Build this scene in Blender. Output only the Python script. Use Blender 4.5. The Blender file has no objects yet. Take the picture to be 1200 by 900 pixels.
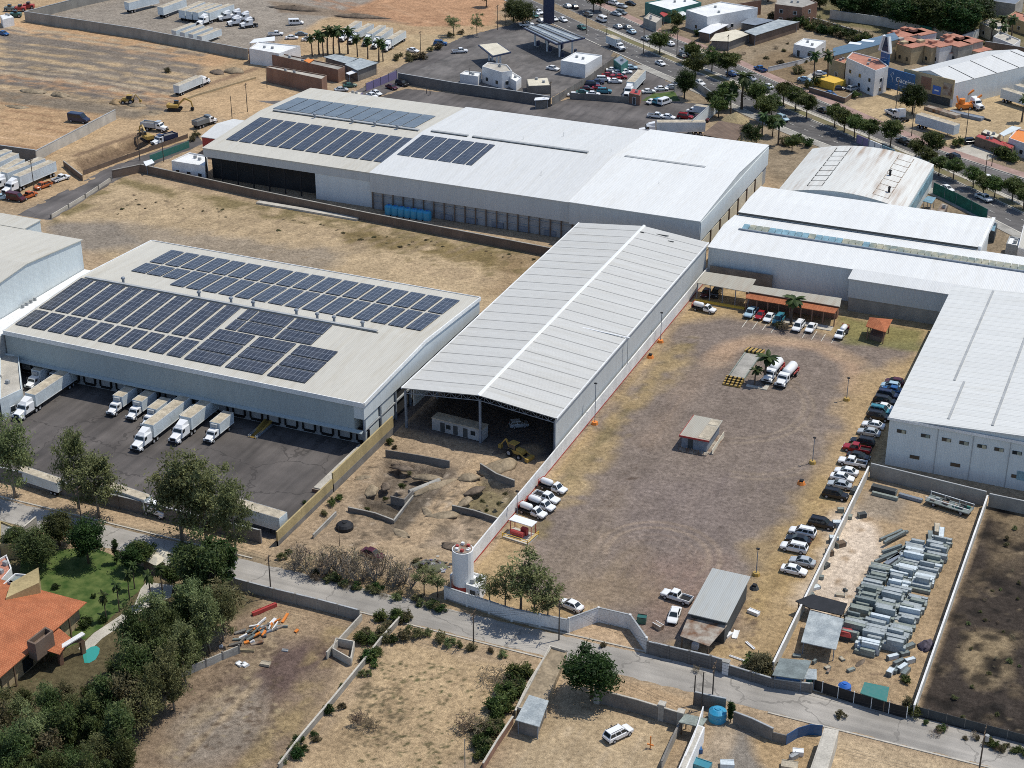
import bpy, bmesh, math, random
import numpy as np
from mathutils import Vector, Matrix
R = math.radians
sc = bpy.context.scene
COL = sc.collection
rng = random.Random(7)

# ------------------------------------------------------------------ camera
CAM_H, FPX, PITCH, YAW = 160.0, 1996.5, R(26.68), R(23.11)
_fw = np.array([-math.sin(YAW)*math.cos(PITCH), math.cos(YAW)*math.cos(PITCH), -math.sin(PITCH)])
_rt = np.array([math.cos(YAW), math.sin(YAW), 0.0])
_up = np.cross(_rt, _fw)
cam = bpy.data.cameras.new('camera')
cam.sensor_fit = 'HORIZONTAL'; cam.sensor_width = 36.0
cam.lens = 36.0*FPX/1200.0
cam.clip_start = 1.0; cam.clip_end = 6000.0
camo = bpy.data.objects.new('camera', cam); COL.objects.link(camo)
camo.location = (0, 0, CAM_H)
camo.rotation_euler = (math.pi/2-PITCH, 0, YAW)
sc.camera = camo

def G(px, py, z=0.0):
    """survey point: where the sight line of a photo pixel meets the level z"""
    d = _fw*FPX + _rt*(px-600) - _up*(py-450)
    t = (z-CAM_H)/d[2]
    return (d[0]*t, d[1]*t)
def GP(pts, z=0.0):
    return [G(x, y, z) for x, y in pts]

# ------------------------------------------------------------------ mesh builder
class MB:
    def __init__(s): s.v=[]; s.f=[]; s.m=[]; s.cur=0
    def mat(s, i): s.cur=i; return s
    def face(s, idx): s.f.append(tuple(idx)); s.m.append(s.cur)
    def poly(s, pts):
        n=len(s.v); s.v += [tuple(p) for p in pts]; s.face(range(n, n+len(pts))); return s
    def box(s, x0,y0,z0,x1,y1,z1):
        return s.prism([(x0,y0),(x1,y0),(x1,y1),(x0,y1)], z0, z1)
    def prism(s, poly, z0, z1, ztop=None):
        poly=[tuple(p[:2]) for p in poly]
        a=sum(poly[i][0]*poly[(i+1)%len(poly)][1]-poly[(i+1)%len(poly)][0]*poly[i][1] for i in range(len(poly)))
        if a<0: poly=poly[::-1]
        n=len(s.v); k=len(poly)
        s.v += [(x,y,z0) for x,y in poly]
        s.v += [(x,y,(z1 if ztop is None else ztop(x,y))) for x,y in poly]
        s.face(range(n+k-1, n-1, -1)); s.face(range(n+k, n+2*k))
        for i in range(k):
            j=(i+1)%k; s.face((n+i, n+j, n+k+j, n+k+i))
        return s
    def bar(s, p0, p1, w, h=None):
        """square section bar between two points"""
        h=w if h is None else h
        p0=Vector(p0); p1=Vector(p1); d=(p1-p0)
        if d.length<1e-6: return s
        d.normalize()
        a=Vector((0,0,1)) if abs(d.z)<.95 else Vector((1,0,0))
        u=d.cross(a).normalized(); w2=u.cross(d).normalized()
        n=len(s.v)
        for p in (p0,p1):
            for su,sw in ((-1,-1),(1,-1),(1,1),(-1,1)):
                s.v.append(tuple(p+u*su*w/2+w2*sw*h/2))
        s.face((n+3,n+2,n+1,n)); s.face((n+4,n+5,n+6,n+7))
        for i in range(4):
            j=(i+1)%4; s.face((n+i,n+j,n+4+j,n+4+i))
        return s
    def tube(s, pts, radii, n=8, caps=True):
        pts=[Vector(p) for p in pts]; base=len(s.v)
        for i,p in enumerate(pts):
            d=(pts[min(i+1,len(pts)-1)]-pts[max(i-1,0)]).normalized()
            a=Vector((0,0,1)) if abs(d.z)<.9 else Vector((1,0,0))
            u=d.cross(a).normalized(); w=u.cross(d).normalized()
            r=radii[i] if hasattr(radii,'__len__') else radii
            for k in range(n):
                t=2*math.pi*k/n
                s.v.append(tuple(p+u*math.cos(t)*r+w*math.sin(t)*r))
        for i in range(len(pts)-1):
            for k in range(n):
                j=(k+1)%n
                s.face((base+i*n+j, base+i*n+k, base+(i+1)*n+k, base+(i+1)*n+j))
        if caps:
            s.face([base+k for k in range(n)])
            s.face([base+(len(pts)-1)*n+k for k in range(n-1,-1,-1)])
        return s
    def loft(s, rings, cap=True):
        base=len(s.v); k=len(rings[0])
        for r in rings: s.v += [tuple(p) for p in r]
        for i in range(len(rings)-1):
            for a in range(k):
                b=(a+1)%k
                s.face((base+i*k+a, base+i*k+b, base+(i+1)*k+b, base+(i+1)*k+a))
        if cap:
            s.face([base+a for a in range(k-1,-1,-1)])
            s.face([base+(len(rings)-1)*k+a for a in range(k)])
        return s
    def ell(s, c, r, nu=10, nv=6):
        rings=[]
        for i in range(1,nv):
            t=math.pi*i/nv
            rings.append([(c[0]+r[0]*math.sin(t)*math.cos(2*math.pi*k/nu), c[1]+r[1]*math.sin(t)*math.sin(2*math.pi*k/nu), c[2]-r[2]*math.cos(t)) for k in range(nu)])
        return s.loft(rings)
    def xf(s, M, start=0):
        for i in range(start, len(s.v)): s.v[i]=tuple(M@Vector(s.v[i]))
        return s
    def mesh(s, name, mats):
        me=bpy.data.meshes.new(name); me.from_pydata(s.v, [], s.f)
        if not isinstance(mats,(list,tuple)): mats=[mats]
        for m in mats: me.materials.append(m)
        if len(mats)>1: me.polygons.foreach_set('material_index', s.m)
        me.update(); return me
    def build(s, name, mats, parent=None, smooth=False):
        me=s.mesh(name, mats)
        if smooth: me.polygons.foreach_set('use_smooth', [True]*len(me.polygons))
        return link(name, me, parent)

def link(name, me, parent=None):
    o=bpy.data.objects.new(name, me); COL.objects.link(o)
    if parent is not None: o.parent=parent
    return o
def tag(o, label, cat, group=None, kind=None):
    if label: o['label']=label
    if cat: o['category']=cat
    if group: o['group']=group
    if kind: o['kind']=kind
    return o
def thing(name, label, cat, loc=(0,0,0), rz=0.0, group=None):
    o=bpy.data.objects.new(name, None); COL.objects.link(o)
    o.location=loc if len(loc)==3 else (loc[0],loc[1],0); o.rotation_euler=(0,0,rz)
    o.empty_display_size=0.3
    return tag(o, label, cat, group)
def copy_tree(o, parent=None):
    c=o.copy(); COL.objects.link(c); c.parent=parent
    for ch in list(o.children): copy_tree(ch, c)
    return c
def remat(o, old, new):
    """give one copy its own paint: swaps a material on the copy's slots, meshes stay shared"""
    for ch in [o]+list(o.children_recursive):
        if ch.type=='MESH':
            for sl in ch.material_slots:
                if sl.material==old:
                    sl.link='OBJECT'; sl.material=new
def struct(o, kind='structure'):
    o['kind']=kind; return o
def ctr(poly):
    return (sum(p[0] for p in poly)/len(poly), sum(p[1] for p in poly)/len(poly))

# ------------------------------------------------------------------ materials
class NT:
    def __init__(s, name):
        s.m=bpy.data.materials.new(name); s.m.use_nodes=True
        s.t=s.m.node_tree; s.b=s.t.nodes['Principled BSDF']
        s.tc=s.t.nodes.new('ShaderNodeTexCoord')
    def n(s, typ, **kw):
        nd=s.t.nodes.new('ShaderNode'+typ)
        for k,v in kw.items(): setattr(nd,k,v)
        return nd
    def l(s, a, b): s.t.links.new(a,b)
    def mapped(s, scale=(1,1,1), rot=0.0, coord='Object'):
        mp=s.n('Mapping'); mp.inputs['Scale'].default_value=scale; mp.inputs['Rotation'].default_value=(0,0,rot)
        s.l(s.tc.outputs[coord], mp.inputs['Vector']); return mp.outputs[0]
    def noise(s, vec, scale, detail=4, rough=.55):
        nd=s.n('TexNoise'); nd.inputs['Scale'].default_value=scale; nd.inputs['Detail'].default_value=detail; nd.inputs['Roughness'].default_value=rough
        if vec is not None: s.l(vec, nd.inputs['Vector'])
        return nd.outputs['Fac']
    def ramp(s, fac, a, b, ca=(0,0,0,1), cb=(1,1,1,1)):
        r=s.n('ValToRGB'); r.color_ramp.elements[0].position=a; r.color_ramp.elements[1].position=b
        r.color_ramp.elements[0].color=ca; r.color_ramp.elements[1].color=cb
        s.l(fac, r.inputs[0]); return r.outputs[0]
    def mix(s, fac, a, b, mode='MIX'):
        m=s.n('Mix', data_type='RGBA', blend_type=mode)
        for sock,val in ((m.inputs[0],fac),(m.inputs[6],a),(m.inputs[7],b)):
            if isinstance(val,(int,float)): sock.default_value=val
            elif isinstance(val,tuple): sock.default_value=val if len(val)==4 else (*val,1)
            else: s.l(val, sock)
        return m.outputs[2]
    def math(s, op, a, b=0.0):
        m=s.n('Math', operation=op)
        for sock,val in ((m.inputs[0],a),(m.inputs[1],b)):
            if isinstance(val,(int,float)): sock.default_value=val
            else: s.l(val, sock)
        return m.outputs[0]
    def bump(s, h, strength, dist):
        b=s.n('Bump'); b.inputs['Strength'].default_value=strength; b.inputs['Distance'].default_value=dist
        s.l(h, b.inputs['Height']); s.l(b.outputs[0], s.b.inputs['Normal'])
    def out(s, col, rough=.8, metal=0.0, spec=None):
        if isinstance(col,tuple): s.b.inputs['Base Color'].default_value=(*col,1) if len(col)==3 else col
        else: s.l(col, s.b.inputs['Base Color'])
        if isinstance(rough,(int,float)): s.b.inputs['Roughness'].default_value=rough
        else: s.l(rough, s.b.inputs['Roughness'])
        s.b.inputs['Metallic'].default_value=metal
        if spec is not None: s.b.inputs['Specular IOR Level'].default_value=spec
        return s.m

def scl(c, k): return tuple(min(1,x*k) for x in c[:3])
def surf(name, c, var=.25, scale=.3, rough=.85, metal=0.0, c2=None, stretch=(1,1,1), fine=4.0, bump=0.0, lo=.35, hi=.65, spec=.3):
    """weathered matte surface: patchy tone, fine grain"""
    t=NT(name); v=t.mapped(stretch)
    a=t.noise(v, scale, 5); b=t.noise(t.mapped(), fine, 3)
    col=t.mix(t.ramp(a,lo,hi), scl(c,1-var), c2 or scl(c,1+var*.6))
    col=t.mix(.55, col, t.ramp(b,.3,.7,(.62,.62,.62,1),(1.25,1.25,1.25,1)), 'MULTIPLY')
    if bump: t.bump(b, .5, bump)
    return t.out(col, rough, metal, spec)
def corrugated(name, c, axis='y', period=.3, seam=0, seamw=.06, dirt=.2, dirtc=(.45,.38,.28), rough=.55, lines=0, linew=.09, spec=.3, metal=0.0):
    """ribbed metal sheet running along `axis`: ribs, sheet laps every `seam` metres, dust streaks, patched tone"""
    t=NT(name)
    x=t.n('SeparateXYZ'); t.l(t.tc.outputs['Object'], x.inputs[0])
    across=x.outputs['X' if axis=='y' else 'Y']; along=x.outputs['Y' if axis=='y' else 'X']
    if axis=='z': across=t.math('ADD', x.outputs['X'], x.outputs['Y']); along=x.outputs['Z']
    rib=t.math('SINE', t.math('MULTIPLY', across, 2*math.pi/period))
    st={'y':(1,.06,1),'x':(.06,1,1),'z':(1,1,.08)}[axis]
    streak=t.noise(t.mapped(st), .9, 5); big=t.noise(t.mapped(), .06, 4); fine=t.noise(t.mapped(st), 5., 3)
    d=t.math('MULTIPLY', t.ramp(streak,.45,.75), t.ramp(big,.35,.7))
    col=t.mix(t.math('MULTIPLY', d, dirt*2), c, dirtc)
    # each sheet of its own slightly different tone
    sheet=t.math('FLOOR', t.math('DIVIDE', across, period*4))
    wn=t.n('TexWhiteNoise', noise_dimensions='1D'); t.l(sheet, wn.inputs['W'])
    col=t.mix(.4, col, t.ramp(wn.outputs[0],0,1,(.93,.93,.93,1),(1.05,1.05,1.05,1)), 'MULTIPLY')
    col=t.mix(.5, col, t.ramp(fine,.3,.7,(.86,.86,.86,1),(1.1,1.1,1.1,1)), 'MULTIPLY')
    col=t.mix(.10, col, t.ramp(rib,.0,1,(.35,.35,.35,1),(1,1,1,1)), 'MULTIPLY')
    if seam:
        m=t.math('PINGPONG', along, seam/2)
        col=t.mix(t.math('MULTIPLY', t.math('LESS_THAN', m, seamw), .7), col, scl(c,.42))
    if lines:
        m=t.math('PINGPONG', across, lines/2)
        col=t.mix(t.math('MULTIPLY', t.math('LESS_THAN', m, linew), .75), col, scl(c,.34))
    t.bump(rib, .35, .03)
    return t.out(col, rough, metal, spec)
def paint(name, c, rough=.35, dirt=.12):
    t=NT(name); n=t.noise(t.mapped(), 1.6, 4)
    col=t.mix(t.ramp(n,.4,.75), c, tuple(x*(1-dirt)+y*dirt for x,y in zip(c,(.33,.27,.2))))
    return t.out(col, rough, 0, .5)
def brickish(name, c, c2, mortar, sx=.4, sy=.2, rough=.9, var=.3, wall=True):
    t=NT(name)
    x=t.n('SeparateXYZ'); t.l(t.tc.outputs['Object'], x.inputs[0])
    cb=t.n('CombineXYZ')
    if wall:
        t.l(t.math('ADD', x.outputs['X'], x.outputs['Y']), cb.inputs[0]); t.l(x.outputs['Z'], cb.inputs[1])
    else:
        t.l(x.outputs['X'], cb.inputs[0]); t.l(x.outputs['Y'], cb.inputs[1])
    br=t.n('TexBrick'); t.l(cb.outputs[0], br.inputs['Vector'])
    br.inputs['Color1'].default_value=(*c,1); br.inputs['Color2'].default_value=(*c2,1); br.inputs['Mortar'].default_value=(*mortar,1)
    br.inputs['Scale'].default_value=1; br.inputs['Brick Width'].default_value=sx; br.inputs['Row Height'].default_value=sy; br.inputs['Mortar Size'].default_value=sy*.08
    n=t.noise(t.mapped((1,1,.5)), .35, 5)
    col=t.mix(.8, br.outputs['Color'], t.ramp(n,.3,.7,(1-var,1-var,1-var,1),(1+var*.5,1+var*.5,1+var*.5,1)), 'MULTIPLY')
    return t.out(col, rough, 0, .2)
def solar_mat(name, mx=1.0, my=2.0, line=(.30,.33,.38)):
    t=NT(name)
    br=t.n('TexBrick'); t.l(t.tc.outputs['Object'], br.inputs['Vector']); br.offset=0
    br.inputs['Color1'].default_value=(.030,.034,.045,1); br.inputs['Color2'].default_value=(.045,.050,.064,1); br.inputs['Mortar'].default_value=(*line,1)
    br.inputs['Scale'].default_value=1; br.inputs['Brick Width'].default_value=mx; br.inputs['Row Height'].default_value=my; br.inputs['Mortar Size'].default_value=.03
    n=t.noise(t.mapped(), .5, 4)
    col=t.mix(t.math('MULTIPLY',t.ramp(n,.4,.8),.18), br.outputs['Color'], (.2,.19,.17))
    return t.out(col, .22, 0, .5)
def glass(name, c=(.02,.028,.032), rough=.08):
    t=NT(name); return t.out(c, rough, 0, .6)
def foliage(name, c, c2, dry=None):
    t=NT(name)
    at=t.n('Attribute'); at.attribute_name='tone'; 
    oi=t.n('ObjectInfo')
    col=t.mix(at.outputs['Fac'], c, c2)
    hs=t.n('HueSaturation'); t.l(col, hs.inputs['Color'])
    t.l(t.math('ADD', t.math('MULTIPLY', oi.outputs['Random'], .06), .455), hs.inputs['Hue'])
    t.l(t.math('ADD', t.math('MULTIPLY', oi.outputs['Random'], .5), .75), hs.inputs['Value'])
    t.l(hs.outputs[0], t.b.inputs['Base Color'])
    t.b.inputs['Roughness'].default_value=.6; t.b.inputs['Specular IOR Level'].default_value=.25
    tr=t.n('BsdfTranslucent'); t.l(hs.outputs[0], tr.inputs['Color'])
    mx=t.n('MixShader'); mx.inputs[0].default_value=.28
    t.l(t.b.outputs[0], mx.inputs[1]); t.l(tr.outputs[0], mx.inputs[2])
    o=t.t.nodes['Material Output']; t.l(mx.outputs[0], o.inputs['Surface'])
    return t.m

M={}
M['white_roof']=corrugated('white_roof_sheet',(.75,.75,.725),'y',.35,0,dirt=.22,dirtc=(.60,.55,.46))
M['white_roof_b']=corrugated('white_roof_sheet_b',(.655,.655,.635),'y',.35,0,dirt=.22,dirtc=(.55,.52,.45))
M['beige_roof']=corrugated('dusty_roof_sheet',(.57,.54,.465),'y',.35,0,dirt=.3,dirtc=(.42,.36,.26))
M['shed_roof']=corrugated('shed_roof_sheet',(.57,.56,.525),'x',.4,0,lines=4.45,linew=.17,dirt=.22,dirtc=(.42,.38,.3))
M['ribbed_roof']=corrugated('ribbed_roof_sheet',(.66,.66,.63),'x',.6,0,lines=2.4,linew=.035,dirt=.2,dirtc=(.5,.46,.38))
M['old_roof']=corrugated('old_roof_sheet',(.70,.69,.64),'y',.35,0,dirt=.5,dirtc=(.36,.24,.15))
M['lam_roof']=corrugated('plain_zinc_sheet',(.42,.43,.41),'y',.3,0,dirt=.4,dirtc=(.36,.30,.2))
M['lam_dusty']=corrugated('dusty_zinc_sheet',(.42,.39,.32),'y',.3,0,dirt=.55,dirtc=(.32,.22,.14))
M['blue_grey_wall']=corrugated('blue_grey_cladding',(.39,.44,.44),'z',.3,0,dirt=.1,dirtc=(.28,.28,.26))
M['pale_wall']=corrugated('pale_cladding',(.66,.70,.70),'z',.3,0,dirt=.1,dirtc=(.5,.47,.4))
M['grey_wall']=corrugated('grey_cladding',(.53,.55,.545),'z',.3,0,dirt=.1,dirtc=(.35,.33,.3))
M['cool_wall']=corrugated('cool_cladding',(.66,.71,.71),'z',.3,0,dirt=.1,dirtc=(.35,.33,.3))
M['trim_white']=surf('white_trim',(.78,.78,.76),.1,.2)
M['trim_grey']=surf('grey_trim',(.38,.39,.39),.15,.3)
M['gutter']=surf('dark_gutter',(.07,.075,.075),.2)
M['steel']=surf('painted_steel',(.22,.25,.29),.15,.5,.5)
M['painted_shade']=surf('painted_inside_shade',(.035,.035,.035),.2)  # near-black colour painting the shade inside open bays
M['white_conc']=surf('white_painted_wall',(.74,.73,.70),.14,.25,bump=.02,stretch=(1,1,.3))
M['conc']=surf('concrete',(.36,.34,.30),.25,.3,bump=.02)
M['conc_light']=surf('pale_concrete',(.50,.46,.39),.2,.3,bump=.02)
M['conc_dark']=surf('dark_concrete',(.20,.185,.165),.25,.3,bump=.02)
M['block']=brickish('block_wall',(.27,.25,.22),(.32,.30,.26),(.36,.34,.30))
M['block_dark']=brickish('dark_block_wall',(.15,.14,.13),(.19,.175,.16),(.21,.2,.19))
M['block_pale']=brickish('pale_block_wall',(.48,.45,.39),(.54,.50,.43),(.5,.47,.41))
M['brick']=brickish('red_brick',(.22,.11,.075),(.27,.14,.09),(.3,.25,.2),.28,.1)
M['brick_brown']=brickish('brown_brick',(.15,.105,.08),(.2,.14,.10),(.22,.19,.16),.3,.12)
M['ochre']=surf('ochre_wall',(.41,.32,.16),.2,.3,stretch=(1,1,.3))
M['tile']=brickish('terracotta_tiles',(.43,.14,.06),(.50,.185,.085),(.25,.08,.04),.35,.35,.8,.3,False)
M['tile_faded']=brickish('faded_tiles',(.50,.22,.15),(.56,.27,.19),(.28,.13,.09),.4,.4,.85,.35,False)
M['red_paint']=paint('red_paint',(.38,.04,.035),.6)
M['orange']=paint('orange_paint',(.72,.22,.03),.6)
M['yellow']=paint('yellow_paint',(.72,.45,.05),.6)
M['yellow_mach']=paint('machine_yellow',(.42,.27,.06),.5)
M['blue']=paint('blue_plastic',(.02,.13,.48),.4)
M['cyan']=paint('cyan_plastic',(.03,.30,.50),.4)
M['teal']=paint('teal_sheet',(.03,.17,.15),.5)
M['navy']=paint('navy_panel',(.015,.028,.075),.4)
M['sign_blue']=paint('sign_blue',(.015,.10,.26),.4)
M['green_mesh']=surf('green_mesh',(.015,.13,.095),.3,.6,.7)
M['white']=paint('white_paint',(.80,.80,.79),.35,.06)
M['cream']=surf('cream_render',(.66,.60,.47),.12,.3)
M['tan_wall']=surf('tan_render',(.45,.36,.22),.15,.3)
M['white_wall']=surf('white_render',(.74,.73,.71),.1,.3)
M['wood']=surf('weathered_wood',(.17,.12,.08),.3,.8)
M['pole']=surf('timber_pole',(.10,.085,.07),.2,1.)
M['bark']=surf('bark',(.13,.10,.075),.3,1.5,.95)
M['pale_bark']=surf('pale_bark',(.27,.24,.20),.3,1.5,.95)
M['glass']=glass('window_glass')
M['skylight']=surf('skylight_sheet',(.30,.36,.32),.3,.4,.3,fine=2.,c2=(.45,.42,.3))
M['skyblue']=surf('blue_skylight_sheet',(.22,.36,.42),.3,.4,.3)
M['solar']=solar_mat('solar_module',1.0,2.0)
M['solar_back']=surf('solar_module_painted_sky',(.13,.155,.18),.15,.3,.25,fine=2)  # paler colour paints the sky's reflection onto the back-slope modules
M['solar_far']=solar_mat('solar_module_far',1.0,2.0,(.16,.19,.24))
M['rubber']=surf('tyre_rubber',(.018,.018,.018),.2,2.)
M['rim']=surf('wheel_rim',(.42,.42,.43),.2,2.,.4)
M['chassis']=surf('chassis_black',(.025,.025,.027),.2,1.)
M['lamp']=paint('headlight_lens',(.75,.77,.78),.1)
M['tail']=paint('tail_light',(.35,.01,.012),.2)
M['cargo']=surf('cargo_box_side',(.62,.68,.70),.12,.4,.5)
M['cargo_top']=surf('cargo_box_roof',(.50,.43,.32),.3,.5,.7)
M['straw']=surf('palm_thatch',(.36,.28,.15),.3,2.)
M['rust']=surf('rusty_sheet',(.30,.16,.09),.4,.6,.7,c2=(.40,.36,.30))
M['galv']=surf('galvanised_duct',(.36,.40,.41),.22,.5,.45,c2=(.46,.49,.48))
M['galv_dark']=surf('dull_galvanised',(.20,.23,.22),.25,.5,.5)
M['galv_green']=surf('weathered_duct',(.28,.31,.27),.25,.5,.55)
M['tarp']=surf('black_tarp',(.02,.02,.022),.3,.7,.6)
M['pool']=glass('pool_water',(.04,.30,.26),.05)
M['black']=surf('black_part',(.015,.015,.016),.1)
M['pink_pave']=surf('pink_paving',(.36,.24,.20),.2,.3)
M['purple_gate']=paint('violet_sheet',(.18,.15,.28),.5)
for nm,c in dict(white=(.80,.80,.79),silver=(.42,.45,.47),grey=(.16,.18,.19),black=(.012,.013,.015),red=(.30,.015,.02),maroon=(.07,.008,.015),blue=(.02,.10,.28),navy=(.02,.03,.07),sky=(.38,.52,.60),green=(.03,.12,.10),teal=(.05,.22,.28),beige=(.40,.34,.24),orange=(.5,.12,.03),gold=(.55,.42,.08)).items():
    M['car_'+nm]=paint('car_paint_'+nm,c,.22,.06)
M['fol_dark']=foliage('dark_foliage',(.030,.052,.014),(.115,.145,.045))
M['fol_mid']=foliage('mid_foliage',(.036,.064,.014),(.13,.165,.045))
M['fol_grey']=foliage('grey_green_foliage',(.085,.11,.040),(.24,.275,.115))
M['fol_dense']=foliage('dense_dark_foliage',(.013,.034,.007),(.048,.092,.020))
M['fol_palm']=foliage('palm_foliage',(.020,.040,.010),(.070,.110,.030))
M['fol_dry']=foliage('dry_foliage',(.15,.125,.075),(.27,.225,.14))
M['fol_olive']=foliage('olive_foliage',(.08,.08,.032),(.19,.17,.08))

# ------------------------------------------------------------------ world and sun
SUNDIR=Vector((.36,.36,1)).normalized()
w=bpy.data.worlds.new('World'); sc.world=w; w.use_nodes=True
bg=w.node_tree.nodes['Background']; sky=w.node_tree.nodes.new('ShaderNodeTexSky')
sky.sky_type='NISHITA'; sky.sun_disc=False
sky.sun_elevation=math.asin(SUNDIR.z); sky.sun_rotation=math.atan2(SUNDIR.x,SUNDIR.y)
sky.air_density=1.0; sky.dust_density=1.5; sky.altitude=1500
w.node_tree.links.new(sky.outputs[0], bg.inputs[0]); bg.inputs[1].default_value=.145
sl=bpy.data.lights.new('sun','SUN'); sl.energy=3.5; sl.angle=R(.53); sl.color=(1,.96,.865)
so=bpy.data.objects.new('sun',sl); COL.objects.link(so); so.rotation_euler=SUNDIR.to_track_quat('Z','Y').to_euler()
so.location=(0,300,300)
vs=sc.view_settings; vs.view_transform='Standard'; vs.look='None'; vs.gamma=1; vs.use_curve_mapping=False; vs.exposure=0.05
sc.cycles.max_bounces=6; sc.cycles.diffuse_bounces=3; sc.cycles.glossy_bounces=2; sc.cycles.transmission_bounces=3; sc.cycles.transparent_max_bounces=4
sc.cycles.use_denoising=False; sc.cycles.filter_width=.95
# ------------------------------------------------------------------ the ground: one sheet, earth colours kept per vertex
_nr=np.random.RandomState(5); _lat=_nr.rand(512,512)
def vnoise(x,y,s,o=0):
    x=x/s+o*17.3; y=y/s+o*9.1
    xi=np.floor(x).astype(int); yi=np.floor(y).astype(int); fx=x-xi; fy=y-yi
    fx=fx*fx*(3-2*fx); fy=fy*fy*(3-2*fy)
    a=_lat[xi%512,yi%512]; b=_lat[(xi+1)%512,yi%512]; c=_lat[xi%512,(yi+1)%512]; d=_lat[(xi+1)%512,(yi+1)%512]
    return (a*(1-fx)+b*fx)*(1-fy)+(c*(1-fx)+d*fx)*fy
def fbm(x,y,s,o=0,k=4):
    r=0; a=.5; t=0
    for i in range(k):
        r=r+a*vnoise(x,y,s/2**i,o+i); t+=a; a*=.55
    return r/t
xs0=np.arange(-222,12,.3); ys0=np.arange(132,222.001,.3)
xs1=np.arange(-300,12,.55); ys1=np.arange(ys0[-1],330,.55)
xs2=np.arange(-560,72,1.15); ys2=np.arange(ys1[-1],780,1.15)
xsl=np.arange(-300,-221.9,1.2); ysl=np.arange(132,ys0[-1]+1.2,1.2)
grids=[(xs0,ys0),(xs1,ys1),(xs2,ys2),(xsl,ysl)]
GX=np.concatenate([np.repeat(xs,len(ys)) for xs,ys in grids]); GY=np.concatenate([np.tile(ys,len(xs)) for xs,ys in grids])
GC=np.empty((len(GX),3)); n1=fbm(GX,GY,60,1); n2=fbm(GX,GY,9,3); n3=fbm(GX,GY,2.2,6,3)
GC[:]=np.array((.37,.285,.185))
def _blend(idx, col, al):
    GC[idx]=GC[idx]*(1-al[:,None])+np.array(col)*al[:,None]
def _near(minx,miny,maxx,maxy,pad):
    return np.nonzero((GX>minx-pad)&(GX<maxx+pad)&(GY>miny-pad)&(GY<maxy+pad))[0]
def _segd(x,y,a,b):
    dx,dy=b[0]-a[0],b[1]-a[1]; L=dx*dx+dy*dy+1e-9
    t=np.clip(((x-a[0])*dx+(y-a[1])*dy)/L,0,1)
    return np.hypot(x-a[0]-t*dx,y-a[1]-t*dy)
def fill(px, col, alpha=1.0, feather=1.5, wob=2.5, ws=7, tex=.0, world=False, seed=0):
    p=px if world else GP(px)
    idx=_near(min(q[0] for q in p),min(q[1] for q in p),max(q[0] for q in p),max(q[1] for q in p),feather+wob+1)
    x,y=GX[idx],GY[idx]; d=np.full(len(idx),1e9); ins=np.zeros(len(idx),bool)
    for i in range(len(p)):
        a,b=p[i],p[(i+1)%len(p)]
        d=np.minimum(d,_segd(x,y,a,b))
        c=((a[1]>y)!=(b[1]>y)); xi=(b[0]-a[0])*(y-a[1])/((b[1]-a[1]) if abs(b[1]-a[1])>1e-9 else 1e-9)+a[0]
        ins^=(c&(x<xi))
    s=np.where(ins,d,-d)+(fbm(x,y,ws,seed+11,3)-.5)*2*wob
    al=np.clip(s/feather+.5,0,1)*alpha
    if tex: al=al*np.clip(.5+(fbm(x,y,5,seed+23,4)-.5)*2/tex*1.0,0,1) if tex>0 else al
    _blend(idx,col,al)
def stroke(px, width, col, alpha=1.0, feather=1.0, wob=.8, ws=6, world=False, seed=0, breakup=0.0):
    p=px if world else GP(px)
    idx=_near(min(q[0] for q in p),min(q[1] for q in p),max(q[0] for q in p),max(q[1] for q in p),width+feather+wob)
    x,y=GX[idx],GY[idx]; d=np.full(len(idx),1e9)
    for a,b in zip(p[:-1],p[1:]): d=np.minimum(d,_segd(x,y,a,b))
    s=width/2-d+(fbm(x,y,ws,seed+31,3)-.5)*2*wob
    al=np.clip(s/feather+.5,0,1)*alpha
    if breakup: al=al*np.clip((fbm(x,y,4,seed+41,3)-.5)*4+1-breakup,0,1)
    _blend(idx,col,al)
def track(px, col, alpha=.5, gauge=1.7, w=.5, world=False):
    p=px if world else GP(px)
    for s in (-1,1):
        q=[]
        for i in range(len(p)):
            a=p[max(i-1,0)]; b=p[min(i+1,len(p)-1)]; L=math.hypot(b[0]-a[0],b[1]-a[1]) or 1
            q.append((p[i][0]-(b[1]-a[1])/L*gauge/2*s, p[i][1]+(b[0]-a[0])/L*gauge/2*s))
        stroke(q,w,col,alpha,.5,.25,3,True)
def arc(cx,cy,r,a0,a1,n=18): # world circle arc around a surveyed centre
    c=G(cx,cy); return [(c[0]+r*math.cos(R(a0+(a1-a0)*i/n)), c[1]+r*math.sin(R(a0+(a1-a0)*i/n))) for i in range(n+1)]
def specks(px, n, rmin, rmax, col, alpha=.8, seed=0, world=False):
    p=px if world else GP(px); r=random.Random(seed)
    x0,x1=min(q[0] for q in p),max(q[0] for q in p); y0,y1=min(q[1] for q in p),max(q[1] for q in p)
    k=0
    while k<n:
        x,y=r.uniform(x0,x1),r.uniform(y0,y1); ins=False
        for i in range(len(p)):
            a,b=p[i],p[(i+1)%len(p)]
            if (a[1]>y)!=(b[1]>y) and x<(b[0]-a[0])*(y-a[1])/(b[1]-a[1])+a[0]: ins=not ins
        k+=1
        if ins:
            rr=r.uniform(rmin,rmax); idx=_near(x,y,x,y,rr*1.7)
            d=np.hypot(GX[idx]-x,GY[idx]-y)+(vnoise(GX[idx],GY[idx],rr*.7,k%30)-.5)*rr*1.3
            _blend(idx,col,np.clip((rr-d)/(rr*.85),0,1)*alpha)

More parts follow.
